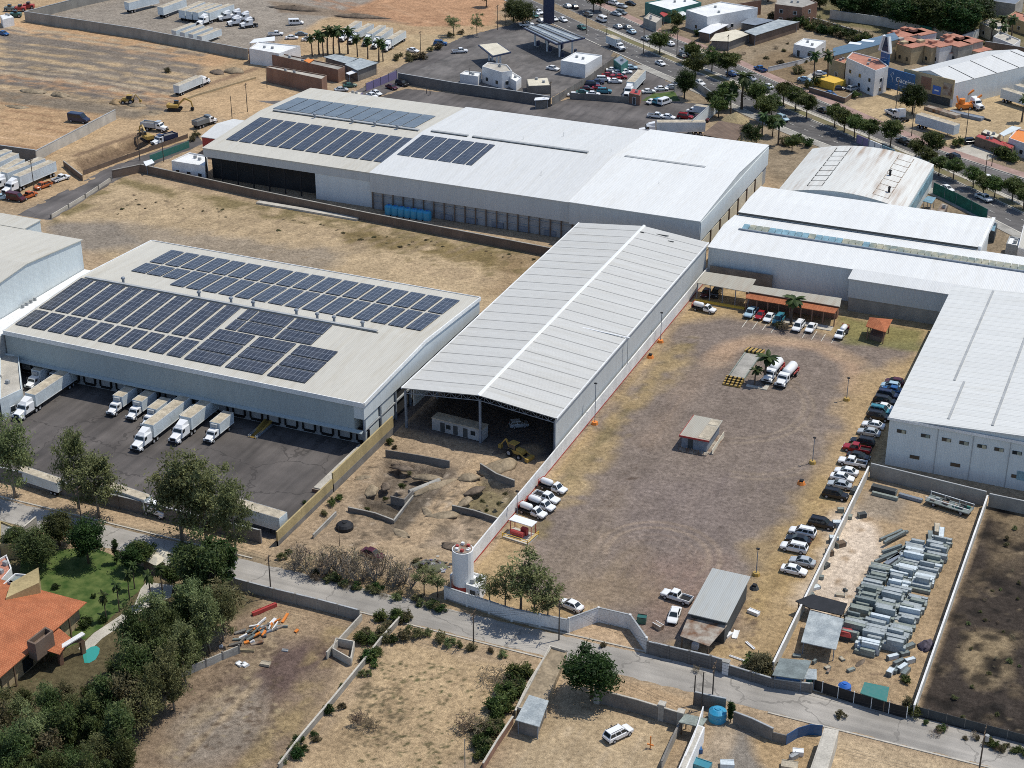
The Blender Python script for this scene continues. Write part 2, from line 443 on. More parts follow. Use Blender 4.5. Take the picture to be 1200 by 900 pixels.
TAN=(.40,.305,.19); SAND=(.46,.36,.235); GRAV=(.205,.172,.148); OLIVE=(.215,.175,.09); DRYG=(.35,.27,.15); BROWN=(.25,.19,.13); GREYB=(.25,.22,.18); DARKB=(.13,.105,.08); ORNG=(.46,.295,.155); PURP=(.185,.145,.13)
# far right, behind the avenue: mixed scrub and earth
fill([(560,-40),(1260,-40),(1260,330),(960,250),(700,60)],(.24,.20,.14),.8,8,6,20)
fill([(900,60),(1000,55),(1000,110),(940,125),(870,90)],(.22,.165,.10),.9,4,4)
fill([(960,0),(1200,0),(1200,60),(1050,45),(940,20)],(.13,.125,.055),.8,5,6)
fill([(985,125),(1040,105),(1200,110),(1200,190),(1120,170),(1060,165),(1000,140)],(.43,.335,.20),.95,3,3)
fill([(1040,140),(1110,160),(1080,170),(1030,150)],(.24,.21,.18),.8,3,2)
# earthworks, top left
fill([(-60,-40),(330,-40),(560,-20),(620,60),(450,60),(300,95),(230,165),(60,235),(-60,240)],(.42,.31,.185),1,6,5)
fill([(330,-10),(600,-10),(575,32),(480,30),(385,14)],(.43,.26,.15),1,3,3)
fill([(375,60),(440,40),(560,40),(540,60),(450,80)],(.42,.33,.20),.9,4,3)
fill([(40,20),(150,-12),(600,-60),(380,22),(300,60)],(.285,.262,.225),.95,3,2)
fill([(310,0),(420,14),(480,28),(430,24),(330,14)],(.22,.17,.12),.8,2,2)
fill([(0,38),(60,44),(200,68),(245,78),(205,112),(100,98),(0,84)],(.20,.175,.145),.95,3,3,9,0)
fill([(-20,103),(60,112),(180,130),(160,140),(0,120)],(.19,.165,.13),.9,3,2)
fill([(0,120),(130,135),(40,182),(-10,180)],(.44,.30,.17),.9,3,3)
stroke([(0,32),(60,36),(250,70)],14,(.48,.31,.175),.7,5,3)
stroke([(0,92),(100,102),(200,118)],9,(.42,.26,.145),.9,3,2)
fill([(225,120),(300,92),(350,110),(270,145)],(.50,.36,.21),.9,4,3)
stroke([(210,110),(300,80)],2.2,(.22,.15,.1),.8,1,1)
for k in range(26):
    y=36+k*2.9; stroke([(-5,y-6),(90,y+6+rng.uniform(-2,2)),(238-k*2,y+28+rng.uniform(-3,3))],rng.uniform(1.2,4),rng.choice([(.40,.33,.23),(.19,.17,.145),(.43,.33,.2),(.15,.135,.12)]),.95,1.2,1.2,9,breakup=.2,seed=k)
for k in range(7):
    y=128+k*8; stroke([(-5,y-8),(60,y),(110-k*9,y+6)],rng.uniform(.9,1.8),rng.choice([(.30,.19,.11),(.52,.37,.23)]),.95,.8,.8,8,breakup=.15,seed=k+20)
for k in range(9):
    stroke([(340+k*22,-4+k*2),(420+k*18,18+k*2.0)],2.0,rng.choice([(.48,.31,.19),(.33,.19,.11)]),.8,1.2,1,8,breakup=.4,seed=k+50)
fill([(85,188),(160,160),(175,168),(100,203)],(.16,.115,.075),.95,1.2,1)
stroke([(90,182),(158,158)],2.5,(.20,.14,.09),.9,1,1)
specks([(60,108),(190,125),(190,142),(120,128)],60,.8,2.2,(.20,.165,.12),.7,3)
specks([(0,100),(90,110),(60,122),(0,114)],50,.7,2.0,(.24,.18,.12),.7,4)
# verges of the side street and the long field
fill([(60,250),(140,208),(440,262),(650,300),(615,345),(555,365),(300,320),(130,305)],(.44,.345,.215),1,2.5,1.5)
fill([(62,262),(150,262),(420,296),(330,330),(200,300),(60,290)],(.285,.245,.19),.85,6,5)
fill([(62,262),(130,262),(170,285),(60,295)],(.235,.21,.175),.9,3,2)
stroke([(60,256),(140,212),(300,246),(440,268),(640,305)],6.5,OLIVE,1,2.5,3,5,breakup=.1)
stroke([(420,275),(640,318)],9,(.20,.155,.07),.95,3,3,4,breakup=.1,seed=4)
fill([(590,300),(640,300),(600,350),(570,345)],(.30,.22,.13),.7,4,3,seed=2)
for k in range(26):
    x=150+k*17; stroke([(x,230+k*2.2),(x-50,250+k*2.2)],1.1,(.29,.225,.145),.8,.7,.6,5,breakup=.45,seed=k)
for k in range(9):
    x=470+k*13; track([(x,305+k*2),(x+20,318+k*2.5),(x+46,318+k*3.5)],(.33,.25,.16),.5,1.8,.45)
specks([(120,255),(440,290),(590,330),(300,300)],90,.3,.9,(.28,.22,.14),.7,5)
specks([(430,280),(640,310),(610,330),(440,300)],70,.4,1.5,(.16,.13,.06),.6,6)
# gravel yard
fill([(-103,217),(-47,217),(-47,360),(-103,360)],(.375,.28,.155),1,1,.6,world=True)
fill([(803,378),(850,372),(990,398),(1085,404),(1040,438),(988,468),(1004,500),(972,545),(945,600),(905,642),(896,690),(866,745),(760,770),(700,712),(600,690),(640,605),(688,525),(722,470)],GRAV,.97,3.5,3,9)
fill([(812,384),(850,376),(985,398),(975,420),(900,410),(840,418),(800,430)],(.20,.17,.15),.5,4,3)
fill([(720,560),(860,560),(860,640),(740,650)],(.205,.172,.158),.6,8,5)
fill([(690,600),(745,560),(700,690),(660,700),(630,650)],(.235,.19,.14),.6,8,5,seed=3)
fill([(760,655),(840,655),(850,720),(760,735)],(.26,.18,.145),.55,7,4,seed=5)
fill([(650,690),(740,640),(770,700),(700,715)],(.31,.235,.15),.55,6,5,seed=6)
stroke(GP([(838,424),(860,405),(900,398),(960,405),(1000,425),(1000,455)]),4.5,(.40,.285,.19),.85,3,1.5,8,True)
stroke(GP([(838,424),(800,460),(790,480),(760,520)]),4.0,(.29,.225,.17),.5,3,1.5,8,True)
stroke(GP([(880,395),(940,398),(1010,425),(1030,440)]),2.6,(.36,.28,.19),.5,2,1.5,8,True,seed=2)
stroke(GP([(855,490),(862,510),(848,540)]),3.0,(.31,.25,.19),.55,2,1)
track(arc(770,650,10,-20,200),(.38,.30,.22),0.54,1.9,.8,True)
track(arc(766,655,7.2,10,170),(.30,.225,.165),0.30,1.8,.6,True)
track(arc(850,470,17,-70,140),(.33,.27,.2),0.42,1.9,.8,True)
track(arc(880,520,13,-90,60),(.33,.27,.2),0.39,1.9,.8,True)
track(arc(700,470,12,140,330),(.27,.22,.17),0.24,1.9,.7,True)
for k in range(22):
    x=700+k*9; stroke([(x+40,440+k*4),(x-40,560+k*5),(x-80,640+k*4)],.7,rng.choice([(.265,.22,.19),(.18,.15,.14)]),.4,.7,.6,9,breakup=.4,seed=k)
specks([(735,545),(755,545),(725,600),(705,590)],26,.35,.6,(.12,.09,.07),.9,8)
stroke([(805,400),(760,450),(700,520),(650,585),(632,625)],3.2,OLIVE,.85,2,1.6,5,breakup=.2)
stroke([(800,410),(735,480),(665,580)],6.0,DRYG,.9,3,2.5,6,breakup=.1,seed=3)
fill([(1000,440),(1050,420),(1040,470),(1010,545),(960,610),(905,690),(870,760),(850,740),(900,660),(960,560)],(.40,.295,.165),.75,4,4,seed=9)
fill([(880,640),(960,560),(985,580),(915,690),(880,720)],(.37,.27,.12),.6,4,4,seed=12)
specks([(900,640),(1010,520),(1000,560),(900,720)],60,.3,1.0,(.22,.15,.08),.6,9)
specks([(860,690),(910,680),(900,760),(850,760)],40,.3,.9,(.15,.11,.08),.7,10)
fill([(985,372),(1085,388),(1080,412),(990,402)],(.20,.20,.075),.8,2,2,seed=8)
# earth plot in front of the open shed
fill([(-137.5,216),(-104.2,216),(-104.2,268),(-137.5,268)],(.315,.245,.165),1,.8,.4,world=True)
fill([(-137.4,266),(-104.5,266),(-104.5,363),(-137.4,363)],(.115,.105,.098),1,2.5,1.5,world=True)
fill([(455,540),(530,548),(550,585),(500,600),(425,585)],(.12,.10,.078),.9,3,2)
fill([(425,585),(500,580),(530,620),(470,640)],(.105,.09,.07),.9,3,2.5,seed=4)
fill([(560,560),(605,575),(600,610),(530,600)],(.19,.17,.095),.8,2,2,seed=7)
fill([(540,600),(600,620),(560,650),(500,640)],(.36,.29,.21),.8,3,2,seed=2)
stroke([(620,528),(565,540),(530,580),(490,625),(440,645)],4.6,(.42,.32,.205),.95,1.6,.9)
fill([(360,640),(470,635),(560,650),(520,690),(340,660)],(.36,.28,.18),.8,3,2,seed=8)
track([(600,532),(556,548),(520,592),(478,635)],(.33,.25,.16),.7)
for k in range(7): track([(470+k*12,540+k*3),(455+k*10,575+k*4)],(.26,.22,.17),.5,1.6,.4)
specks([(430,545),(600,560),(590,640),(400,640)],260,.3,1.0,(.11,.09,.065),.8,12)
specks([(430,545),(600,560),(590,640),(400,640)],70,.3,.8,(.42,.36,.28),.6,13)
# road verges
stroke([(345,662),(520,700),(640,740)],3.5,(.30,.23,.13),.9,1.5,1.2,4)
stroke([(-20,590),(180,626),(350,668)],2.6,(.22,.18,.12),.9,1,1,4)
fill([(695,718),(740,728),(768,768),(700,752),(665,748)],(.44,.33,.215),.95,2,1)
stroke([(760,775),(900,800),(1060,840),(1210,880)],3.4,(.38,.285,.175),.9,1.5,1)
specks([(800,775),(880,795),(880,805),(800,785)],14,.4,1.3,(.17,.12,.1),.8,14)
# lots south of the road
fill([(300,690),(430,722),(330,905),(130,905),(215,800)],(.235,.18,.125),1,2,1.5)
fill([(300,770),(385,725),(395,760),(330,840),(270,800)],(.125,.09,.078),.95,4,3,seed=3)
fill([(200,850),(300,800),(320,870),(210,905)],(.27,.235,.19),.9,6,4,seed=5)
fill([(300,700),(420,728),(400,750),(300,740)],(.33,.25,.16),.8,3,3)
stroke([(395,745),(330,860),(290,905)],4,(.33,.255,.13),.7,2.5,2,5,breakup=.3)
stroke([(345,720),(280,800),(190,880)],2,(.40,.32,.2),.5,1.5,1.5,5,breakup=.3,seed=4)
stroke([(300,800),(215,890)],1.4,(.38,.30,.19),.7,1,1,5,seed=8)
specks([(230,780),(330,740),(330,860),(200,900)],300,.25,.8,(.12,.09,.065),.8,15)
specks([(230,780),(330,740),(330,860),(200,900)],50,.25,.8,(.40,.33,.2),.6,16)
fill([(465,752),(595,782),(612,800),(560,880),(500,905),(350,905)],(.44,.335,.20),1,2,1.5)
fill([(430,835),(470,800),(480,850),(440,880)],(.38,.285,.17),.6,5,3)
specks([(440,770),(600,790),(560,900),(420,900)],420,.2,.5,(.06,.07,.03),.95,17)
specks([(420,800),(480,800),(470,870),(400,880)],260,.25,.7,(.14,.115,.07),.9,18)
for k in range(13): stroke([(470+k*9,770+k*2),(440+k*9,830+k*2),(370+k*12,905)],.5,(.375,.28,.165),.5,.6,.6,6,breakup=.4,seed=k)
for k in range(5): track(GP([(372+k*5,905),(368+k*7,880),(385+k*8,850)]),(.35,.26,.155),.6,1.8,.45,True)
fill([(600,840),(660,800),(700,812),(690,905),(590,905)],(.42,.325,.205),1,2,1)
fill([(600,905),(640,840),(700,830),(800,850),(770,905)],(.43,.34,.215),1,2,1)
fill([(705,790),(815,820),(805,842),(700,818)],(.42,.31,.19),1,1,.6)
for k in range(9): stroke([(640+k*14,850+k*2),(600+k*16,905)],.5,(.50,.41,.28),.6,.6,.5,6,breakup=.4,seed=k)
fill([(845,835),(880,860),(890,905),(800,905)],(.40,.33,.24),1,2,1)
fill([(865,850),(900,870),(900,905),(850,905)],(.22,.205,.18),.9,2,1.5)
fill([(880,865),(960,865),(960,905),(900,905)],(.38,.28,.16),1,2,1)
fill([(970,862),(1080,885),(1150,905),(960,905)],(.43,.34,.22),1,2,1)
# scrap yard and burnt field
fill([(-47.5,216.5),(-26,216.5),(-26,281),(-47.5,281)],(.36,.27,.165),1,1,.4,world=True)
fill([(985,590),(1030,600),(1030,660),(1000,720),(960,740),(930,700)],(.60,.52,.42),.9,4,3,seed=3)
fill([(1010,575),(1060,585),(1050,610),(1005,600)],(.24,.215,.18),.7,3,2)
specks([(960,600),(1030,600),(1000,720),(940,720)],30,.5,1.6,(.27,.185,.10),.7,20)
specks([(920,740),(1050,760),(1050,830),(920,800)],70,.2,.8,(.16,.115,.08),.7,21)
bf=[(-25.2,212.5),(14,212.5),(14,290),(-25.2,281)]
fill(bf,(.052,.043,.036),1,1,.4,world=True)
fill([(1165,600),(1205,590),(1205,640),(1150,680)],(.20,.155,.095),.85,5,5)
fill([(1130,740),(1185,745),(1190,790),(1150,800),(1120,770)],(.30,.235,.14),.85,4,4,seed=4)
specks(bf,60,.5,2.2,(.14,.11,.07),.6,22,True)
specks(bf,260,.4,2.4,(.020,.018,.016),.85,23,True)
specks(bf,90,.25,.7,(.25,.2,.13),.5,24,True)
# houses, bottom left
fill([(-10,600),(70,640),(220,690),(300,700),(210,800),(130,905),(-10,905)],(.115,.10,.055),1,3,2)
# relief: dug pits, ruts and clods
GZ=np.zeros(len(GX))
def relief(px, dz, feather=1.0, rough=0.0, ws=2.0, world=False, seed=0, wob=.3):
    p=px if world else GP(px)
    idx=_near(min(q[0] for q in p),min(q[1] for q in p),max(q[0] for q in p),max(q[1] for q in p),feather+1)
    x,y=GX[idx],GY[idx]; d=np.full(len(idx),1e9); ins=np.zeros(len(idx),bool)
    for i in range(len(p)):
        a,b=p[i],p[(i+1)%len(p)]; d=np.minimum(d,_segd(x,y,a,b)); c=((a[1]>y)!=(b[1]>y)); ins^=(c&(x<(b[0]-a[0])*(y-a[1])/((b[1]-a[1]) if abs(b[1]-a[1])>1e-9 else 1e-9)+a[0]))
    al=np.clip((np.where(ins,d,-d)+(fbm(x,y,4,seed+3,3)-.5)*2*wob)/feather,0,1)
    GZ[idx]+=al*(dz+rough*(fbm(x,y,ws,seed+7,4)-.5)*2)
relief([(448,538),(526,550),(516,566),(484,582),(474,592),(458,588),(428,584)],-1.4,1.2,.35,3,seed=1)
relief([(428,588),(458,592),(474,595),(462,612),(440,604),(412,597)],-.9,.8,.25,3,seed=2)
relief([(562,556),(603,575),(596,612),(560,604),(532,596)],-1.3,1.0,.35,2.5,seed=3)
relief([(532,600),(583,615),(566,650),(520,640),(505,625)],-.5,1.5,.3,3,seed=4)
relief([(-137,217),(-104.5,217),(-104.5,266),(-137,266)],0,1.5,.28,2.2,True,5)
relief([(-60,-40),(330,-40),(560,-20),(600,30),(450,60),(300,95),(232,150),(130,200),(50,240),(-60,240)],0,4,.22,6,seed=6)
relief([(85,188),(160,160),(175,168),(100,203)],-2.2,1.5,.4,4,seed=7)
relief([(150,215),(440,264),(630,302),(600,345),(550,360),(330,325),(110,290)],0,3,.30,3,seed=8)
relief([(465,752),(595,782),(608,800),(556,880),(500,930),(350,930)],0,1.5,.20,1.6,seed=9)
relief([(272,705),(425,732),(330,905),(150,905),(225,800)],0,1.5,.22,2.2,seed=10)
relief([(-25,214),(14,214),(14,280),(-25,280)],0,1,.3,2.4,True,11)
relief([(-103,218),(-48.5,218),(-48.5,350),(-103,355)],0,1,.05,1.5,True,12)
# dust and grain over all of it
GC*= (0.62+.30*n1+.34*n2+.34*n3+.22*(_nr.rand(len(GX))-.5))[:,None]
GC=GC*np.array((.885,.855,.855)); _g=GC.mean(1,keepdims=True); GC=_g+(GC-_g)*.97
GC=np.clip(GC,.01,.8)
verts=[];faces=[];base=0
for xs,ys in grids:
    nx,ny=len(xs),len(ys)
    i=(np.arange(nx-1)[:,None]*ny+np.arange(ny-1)[None,:]).ravel()+base
    faces.append(np.stack([i,i+ny,i+ny+1,i+1],1)); base+=nx*ny
gv=np.zeros((base,3)); gv[:,0]=GX; gv[:,1]=GY; gv[:,2]=GZ
sk=np.array([(x,y,-.03) for a,b,c,d in ((11,-900,1500,330),(71,330,1500,1900),(-1500,-900,-299,330),(-1500,330,-559,1900),(-299,-900,11,133),(-559,778,71,1900)) for x,y in ((a,b),(c,b),(c,d),(a,d))])
faces.append(np.arange(base,base+24).reshape(6,4)); gv=np.concatenate([gv,sk]); F=np.concatenate(faces)
me=bpy.data.meshes.new('ground'); me.vertices.add(len(gv)); me.vertices.foreach_set('co',gv.astype(np.float32).ravel())
me.loops.add(F.size); me.loops.foreach_set('vertex_index',F.astype(np.int32).ravel())
me.polygons.add(len(F)); me.polygons.foreach_set('loop_start',np.arange(0,F.size,4,dtype=np.int32)); me.polygons.foreach_set('loop_total',np.full(len(F),4,np.int32))
me.update(calc_edges=True)
ca=me.color_attributes.new('earth','FLOAT_COLOR','POINT')
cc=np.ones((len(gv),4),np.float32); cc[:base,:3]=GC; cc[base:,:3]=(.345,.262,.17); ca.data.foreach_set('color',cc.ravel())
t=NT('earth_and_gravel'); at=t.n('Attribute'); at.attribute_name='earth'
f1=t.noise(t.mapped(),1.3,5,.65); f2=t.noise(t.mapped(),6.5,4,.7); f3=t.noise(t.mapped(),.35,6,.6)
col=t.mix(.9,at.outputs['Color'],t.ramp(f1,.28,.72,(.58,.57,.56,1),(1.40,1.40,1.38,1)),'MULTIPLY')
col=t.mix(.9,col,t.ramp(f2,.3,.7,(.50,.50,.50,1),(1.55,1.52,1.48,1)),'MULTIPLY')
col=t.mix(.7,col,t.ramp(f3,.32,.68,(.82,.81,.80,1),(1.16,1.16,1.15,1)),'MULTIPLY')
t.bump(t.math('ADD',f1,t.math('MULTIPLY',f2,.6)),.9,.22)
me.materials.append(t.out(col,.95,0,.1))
struct(link('ground',me))

# ------------------------------------------------------------------ paved sheets
def asphalt(name, c, rot=0.0, streak=(1,.05,1), patch=.3, cracks=.5, light=(1.5,1.45,1.4)):
    t=NT(name); a=t.noise(t.mapped(),.09,5); b=t.noise(t.mapped(streak,rot),.55,4); f=t.noise(t.mapped(),7,3,.7)
    col=t.mix(t.ramp(a,.35,.65),scl(c,1-patch),scl(c,1+patch))
    col=t.mix(.55,col,t.ramp(b,.3,.72,(.62,.62,.62,1),(*light,1)),'MULTIPLY')
    col=t.mix(.7,col,t.ramp(f,.3,.7,(.7,.7,.7,1),(1.3,1.3,1.3,1)),'MULTIPLY')
    if cracks:
        vo=t.n('TexVoronoi',feature='DISTANCE_TO_EDGE'); vo.inputs['Scale'].default_value=.07
        dn=t.n('TexNoise'); dn.inputs['Scale'].default_value=.5; t.l(t.mapped(),dn.inputs['Vector'])
        va=t.n('VectorMath',operation='ADD'); t.l(t.mapped(),va.inputs[0])
        vs_=t.n('VectorMath',operation='SCALE'); t.l(dn.outputs['Color'],vs_.inputs[0]); vs_.inputs['Scale'].default_value=3.0
        t.l(vs_.outputs[0],va.inputs[1]); t.l(va.outputs[0],vo.inputs['Vector'])
        col=t.mix(t.math('MULTIPLY',t.math('LESS_THAN',vo.outputs['Distance'],.009),cracks),col,scl(c,.45))
    t.bump(f,.4,.03)
    return t.out(col,.9,0,.25)
def sheet(name, pts, z, mat, world=False, kind='structure', jag=0.0):
    p=pts if world else GP(pts)
    if jag:
        q=[]
        for i in range(len(p)):
            a,b=p[i],p[(i+1)%len(p)]; L=math.hypot(b[0]-a[0],b[1]-a[1]); k=max(1,int(L/1.2)); ox,oy=-(b[1]-a[1])/L,(b[0]-a[0])/L
            for j in range(k):
                u=j/k; d=(rng.random()-.5)*2*jag if j else 0
                q.append((a[0]+(b[0]-a[0])*u+ox*d,a[1]+(b[1]-a[1])*u+oy*d))
        p=q
    m=MB(); m.poly([(x,y,z) for x,y in p])
    if m_area(p)<0: m.f=[f[::-1] for f in m.f]
    return struct(m.build(name,mat),kind)
def m_area(p): return sum(p[i][0]*p[(i+1)%len(p)][1]-p[(i+1)%len(p)][0]*p[i][1] for i in range(len(p)))
M['yard_asphalt']=asphalt('yard_asphalt',(.10,.09,.084),0,(1,.07,1),.28,.6)
M['lot_asphalt']=asphalt('lot_asphalt',(.115,.105,.10),R(-25),(1,.1,1),.3,.3)
M['road_conc']=asphalt('worn_road',(.34,.315,.28),0,(.04,1.2,1),.22,.55,(1.3,1.28,1.25))
M['avenue']=asphalt('avenue_asphalt',(.118,.112,.108),R(42),(.05,1,1),.2,.4)
M['forecourt']=asphalt('forecourt_asphalt',(.135,.125,.118),0,(1,.4,1),.25,.3)
sheet('asphalt_yard',[(-246,220),(-138.5,220),(-137.9,262),(-137.9,300),(-246,300)],.004,M['yard_asphalt'],True)
sheet('road',[(-262,206.0),(-138,206.0),(-88,206.3),(-46,206.6),(12,206.8),(12,214.6),(-46,213.6),(-91,212.6),(-139,212.2),(-262,212.8)],.004,M['road_conc'],True,jag=.22)
k=MB()   # low kerbs of the road
k.box(-262,212.9,-.05,-140,213.2,.13); k.prism([(-88,213.1),(-88,213.4),(-46,214.5),(12,215.4),(12,215.1),(-46,214.2)],-.05,.13)
k.box(-132,205.6,-.05,-75,205.9,.12); k.prism([(-46,206.1),(-46,206.4),(12,206.6),(12,206.3)],-.05,.12)
struct(k.build('kerb',M['conc_light']))
# side street on the left, running away from the camera
sheet('side_street',[(20,252),(60,258),(135,212),(240,168),(232,160),(128,196)],.004,M['lot_asphalt'],jag=.3)
sheet('side_street',[(395,118),(425,122),(470,102),(570,66),(640,38),(640,18),(600,28),(540,44),(480,72),(445,92)],.004,M['lot_asphalt'],jag=.3)
sheet('side_street',[(300,118),(395,118),(430,122),(400,128),(330,124)],.008,M['lot_asphalt'])
# lot behind the large white building
sheet('asphalt_lot',[(420,122),(475,104),(560,112),(640,124),(690,108),(720,110),(760,118),(830,122),(800,165),(700,165),(500,150)],.008,M['lot_asphalt'],jag=.3)
sheet('asphalt_lot',[(655,100),(700,62),(740,72),(800,106),(800,112),(760,120),(690,112)],.004,M['lot_asphalt'],jag=.3)
sheet('forecourt',[(470,90),(590,40),(640,30),(720,58),(708,78),(640,118),(560,110),(490,100)],.012,M['forecourt'],jag=.2)
# avenue: two carriageways with a planted median, curving down to the right
def resamp(px, n=26, world=False):
    p=px if world else GP(px); L=[0]
    for a,b in zip(p[:-1],p[1:]): L.append(L[-1]+math.hypot(b[0]-a[0],b[1]-a[1]))
    out=[]
    for i in range(n):
        d=L[-1]*i/(n-1); k=0
        while k<len(p)-2 and L[k+1]<d: k+=1
        u=(d-L[k])/(L[k+1]-L[k]); out.append((p[k][0]+(p[k+1][0]-p[k][0])*u,p[k][1]+(p[k+1][1]-p[k][1])*u))
    for _ in range(3):
        out=[out[0]]+[((a[0]+2*b[0]+c[0])/4,(a[1]+2*b[1]+c[1])/4) for a,b,c in zip(out[:-2],out[1:-1],out[2:])]+[out[-1]]
    return out
def offs(p, d):
    q=[]
    for i in range(len(p)):
        a=p[max(i-1,0)]; b=p[min(i+1,len(p)-1)]; L=math.hypot(b[0]-a[0],b[1]-a[1])
        q.append((p[i][0]-(b[1]-a[1])/L*d, p[i][1]+(b[0]-a[0])/L*d))
    return q
def lerp2(a,b,u): return [(x[0]+(y[0]-x[0])*u,x[1]+(y[1]-x[1])*u) for x,y in zip(a,b)]
MED=resamp([(600,-14),(655,10),(710,36),(790,69),(865,101),(958,139),(1065,183),(1130,211),(1230,259)])
FAR=resamp([(640,-20),(690,2),(760,35),(835,62),(900,93),(982,127),(1055,160),(1110,181),(1240,222)])
NEAR=resamp([(560,-16),(610,10),(645,27),(687,46),(747,73),(790,93),(853,117),(900,143),(960,167),(1010,184),(1080,214),(1155,252),(1225,288)])
def ribbon(m, a, b, z):
    for i in range(len(a)-1): m.poly([(*a[i],z),(*a[i+1],z),(*b[i+1],z),(*b[i],z)])
def rail(m, a, b, z0, z1):
    rings=[[(*p,z0),(*q,z0),(*q,z1),(*p,z1)] for p,q in zip(a,b)]
    m.loft(rings)
ML,MR=offs(MED,2.6),offs(MED,-2.4)
m=MB(); ribbon(m,NEAR,MR,.006); struct(m.build('avenue',M['avenue']))
m=MB(); ribbon(m,ML,FAR,.006); struct(m.build('avenue',M['avenue']))
m=MB(); ribbon(m,offs(MR,.35)[6:],offs(ML,-.35)[6:],.06); struct(m.build('median_earth',surf('median_soil',(.30,.24,.15),.35,.2,c2=(.16,.15,.06))))
m=MB(); rail(m,offs(MED,.9)[6:],offs(MED,2.1)[6:],0,.13); struct(m.build('median_path',M['conc_light']))
m=MB(); rail(m,MR[6:],offs(MR,.35)[6:],-.05,.15); rail(m,offs(ML,-.35)[6:],ML[6:],-.05,.15); rail(m,offs(NEAR,-.35),NEAR,-.05,.15); rail(m,FAR,offs(FAR,.35),-.05,.15)
struct(m.build('avenue_kerb',M['conc_light']))
m=MB(); rail(m,offs(FAR,.4),offs(FAR,4.0),-.05,.12); struct(m.build('pavement',M['pink_pave']))
m=MB(); rail(m,offs(NEAR,-3.4)[10:],offs(NEAR,-.4)[10:],-.05,.12); struct(m.build('pavement',M['conc']))
m=MB()
for a,b,us in ((NEAR,MR,(.34,.67)),(ML,FAR,(.33,.66))):
    for u in us:
        c=resamp(lerp2(a,b,u),140,True); c0=offs(c,-.08); c1=offs(c,.08)
        for i in range(0,139,3): m.poly([(*c0[i],.012),(*c0[i+1],.012),(*c1[i+1],.012),(*c1[i],.012)])
    for u in (.03,.97): c=lerp2(a,b,u); ribbon(m,offs(c,-.08),offs(c,.08),.012)
struct(m.build('lane_marking',surf('road_paint',(.55,.54,.50),.3,.8)))
def ave_dir(px,py):
    x,y=G(px,py); i=min(range(1,len(MED)-1),key=lambda k:(MED[k][0]-x)**2+(MED[k][1]-y)**2)
    return math.atan2(MED[i+1][1]-MED[i-1][1],MED[i+1][0]-MED[i-1][0])
# villa garden
M['lawn']=surf('lawn_grass',(.055,.12,.017),.4,.5,c2=(.115,.15,.04),fine=9,bump=.05)
sheet('lawn',[(25,650),(105,640),(175,668),(165,690),(120,735),(95,752),(60,770),(40,720),(20,690)],.02,M['lawn'],jag=.2)
sheet('garden_path',[(165,690),(172,682),(203,686),(200,700),(165,716),(150,728),(120,748),(100,768),(92,760),(110,742),(140,722),(158,708)],.03,M['conc_light'])
sheet('pool_water',[(97,768),(101,762),(107,758),(113,757),(117,760),(116,766),(112,773),(105,777),(99,777)],.035,M['pool'])
# ------------------------------------------------------------------ vehicles (front towards +x, wheels on z=0)
PROTO={}
BODY=M['car_white']
def wheel(root, x, y, r, w=.24, rim='rim'):
    m=MB(); m.mat(0).tube([(x,y-w/2,r),(x,y+w/2,r)], r, 14)
    m.mat(1); s=1 if y>0 else -1
    m.tube([(x,y+s*(w/2-.02),r),(x,y+s*(w/2+.012),r)], r*.6, 10)
    m.build('wheel',[M['rubber'],M[rim]],root)
def ring(x, w, zb, zt, in_=.1, low=.0):
    return [(x,-w*.9,zb),(x,w*.9,zb),(x,w,zb+.14),(x,w,zt-in_),(x,w*.86,zt),(x,-w*.86,zt),(x,-w,zt-in_),(x,-w,zb+.14)]
def hull(m, secs):
    m.loft([ring(*s) for s in secs])
def frustum(m, x0,x1,w0,z0, x2,x3,w1,z1):
    m.loft([[(x0,-w0,z0),(x1,-w0,z0),(x1,w0,z0),(x0,w0,z0)],[(x2,-w1,z1),(x3,-w1,z1),(x3,w1,z1),(x2,w1,z1)]])
def panel(name, root, a,b,c,d, out=.018, mat=None, inset=(.06,.06)):
    """a glass pane lying proud of the quad a b c d"""
    a,b,c,d=[Vector(p) for p in (a,b,c,d)]
    n=(b-a).cross(d-a).normalized()*out
    def q(u,v): return tuple((a*(1-u)+b*u)*(1-v)+(d*(1-u)+c*u)*v+n)
    iu,iv=inset
    m=MB(); pts=[q(iu,iv),q(1-iu,iv),q(1-iu,1-iv),q(iu,1-iv)]
    back=[tuple(Vector(p)-n*1.1) for p in pts]
    m.loft([back,pts]); m.build(name,mat or M['glass'],root)
def greenhouse(root, x0,x1,w0,z0, x2,x3,w1,z1, split=2):
    panel('windshield',root,(x1,-w0,z0),(x1,w0,z0),(x3,w1,z1),(x3,-w1,z1),inset=(.07,.06))
    panel('rear_window',root,(x0,w0,z0),(x0,-w0,z0),(x2,-w1,z1),(x2,w1,z1),inset=(.1,.1))
    for s in (-1,1):
        for k in range(split):
            u0,u1=k/split,(k+1)/split
            a=(x0+(x1-x0)*u0,s*w0,z0); b=(x0+(x1-x0)*u1,s*w0,z0); c=(x2+(x3-x2)*u1,s*w1,z1); d=(x2+(x3-x2)*u0,s*w1,z1)
            if s>0: a,b,c,d=b,a,d,c
            panel('side_window',root,a,b,c,d,inset=(.07,.13))
def lights(root, xf, xr, w, zf, zr):
    for s in (-1,1):
        m=MB(); m.box(xf-.14,s*w-.17,zf-.07,xf+.015,s*w+.17,zf+.07); m.build('headlight',M['lamp'],root)
        m=MB(); m.box(xr-.015,s*w-.14,zr-.09,xr+.1,s*w+.14,zr+.09); m.build('taillight',M['tail'],root)
def proto_root(name):
    o=bpy.data.objects.new(name,None); COL.objects.link(o); PROTO[name]=o; return o
def bumper(m, x, w, z): m.box(x-.07,-w,z-.09,x+.07,w,z+.09)

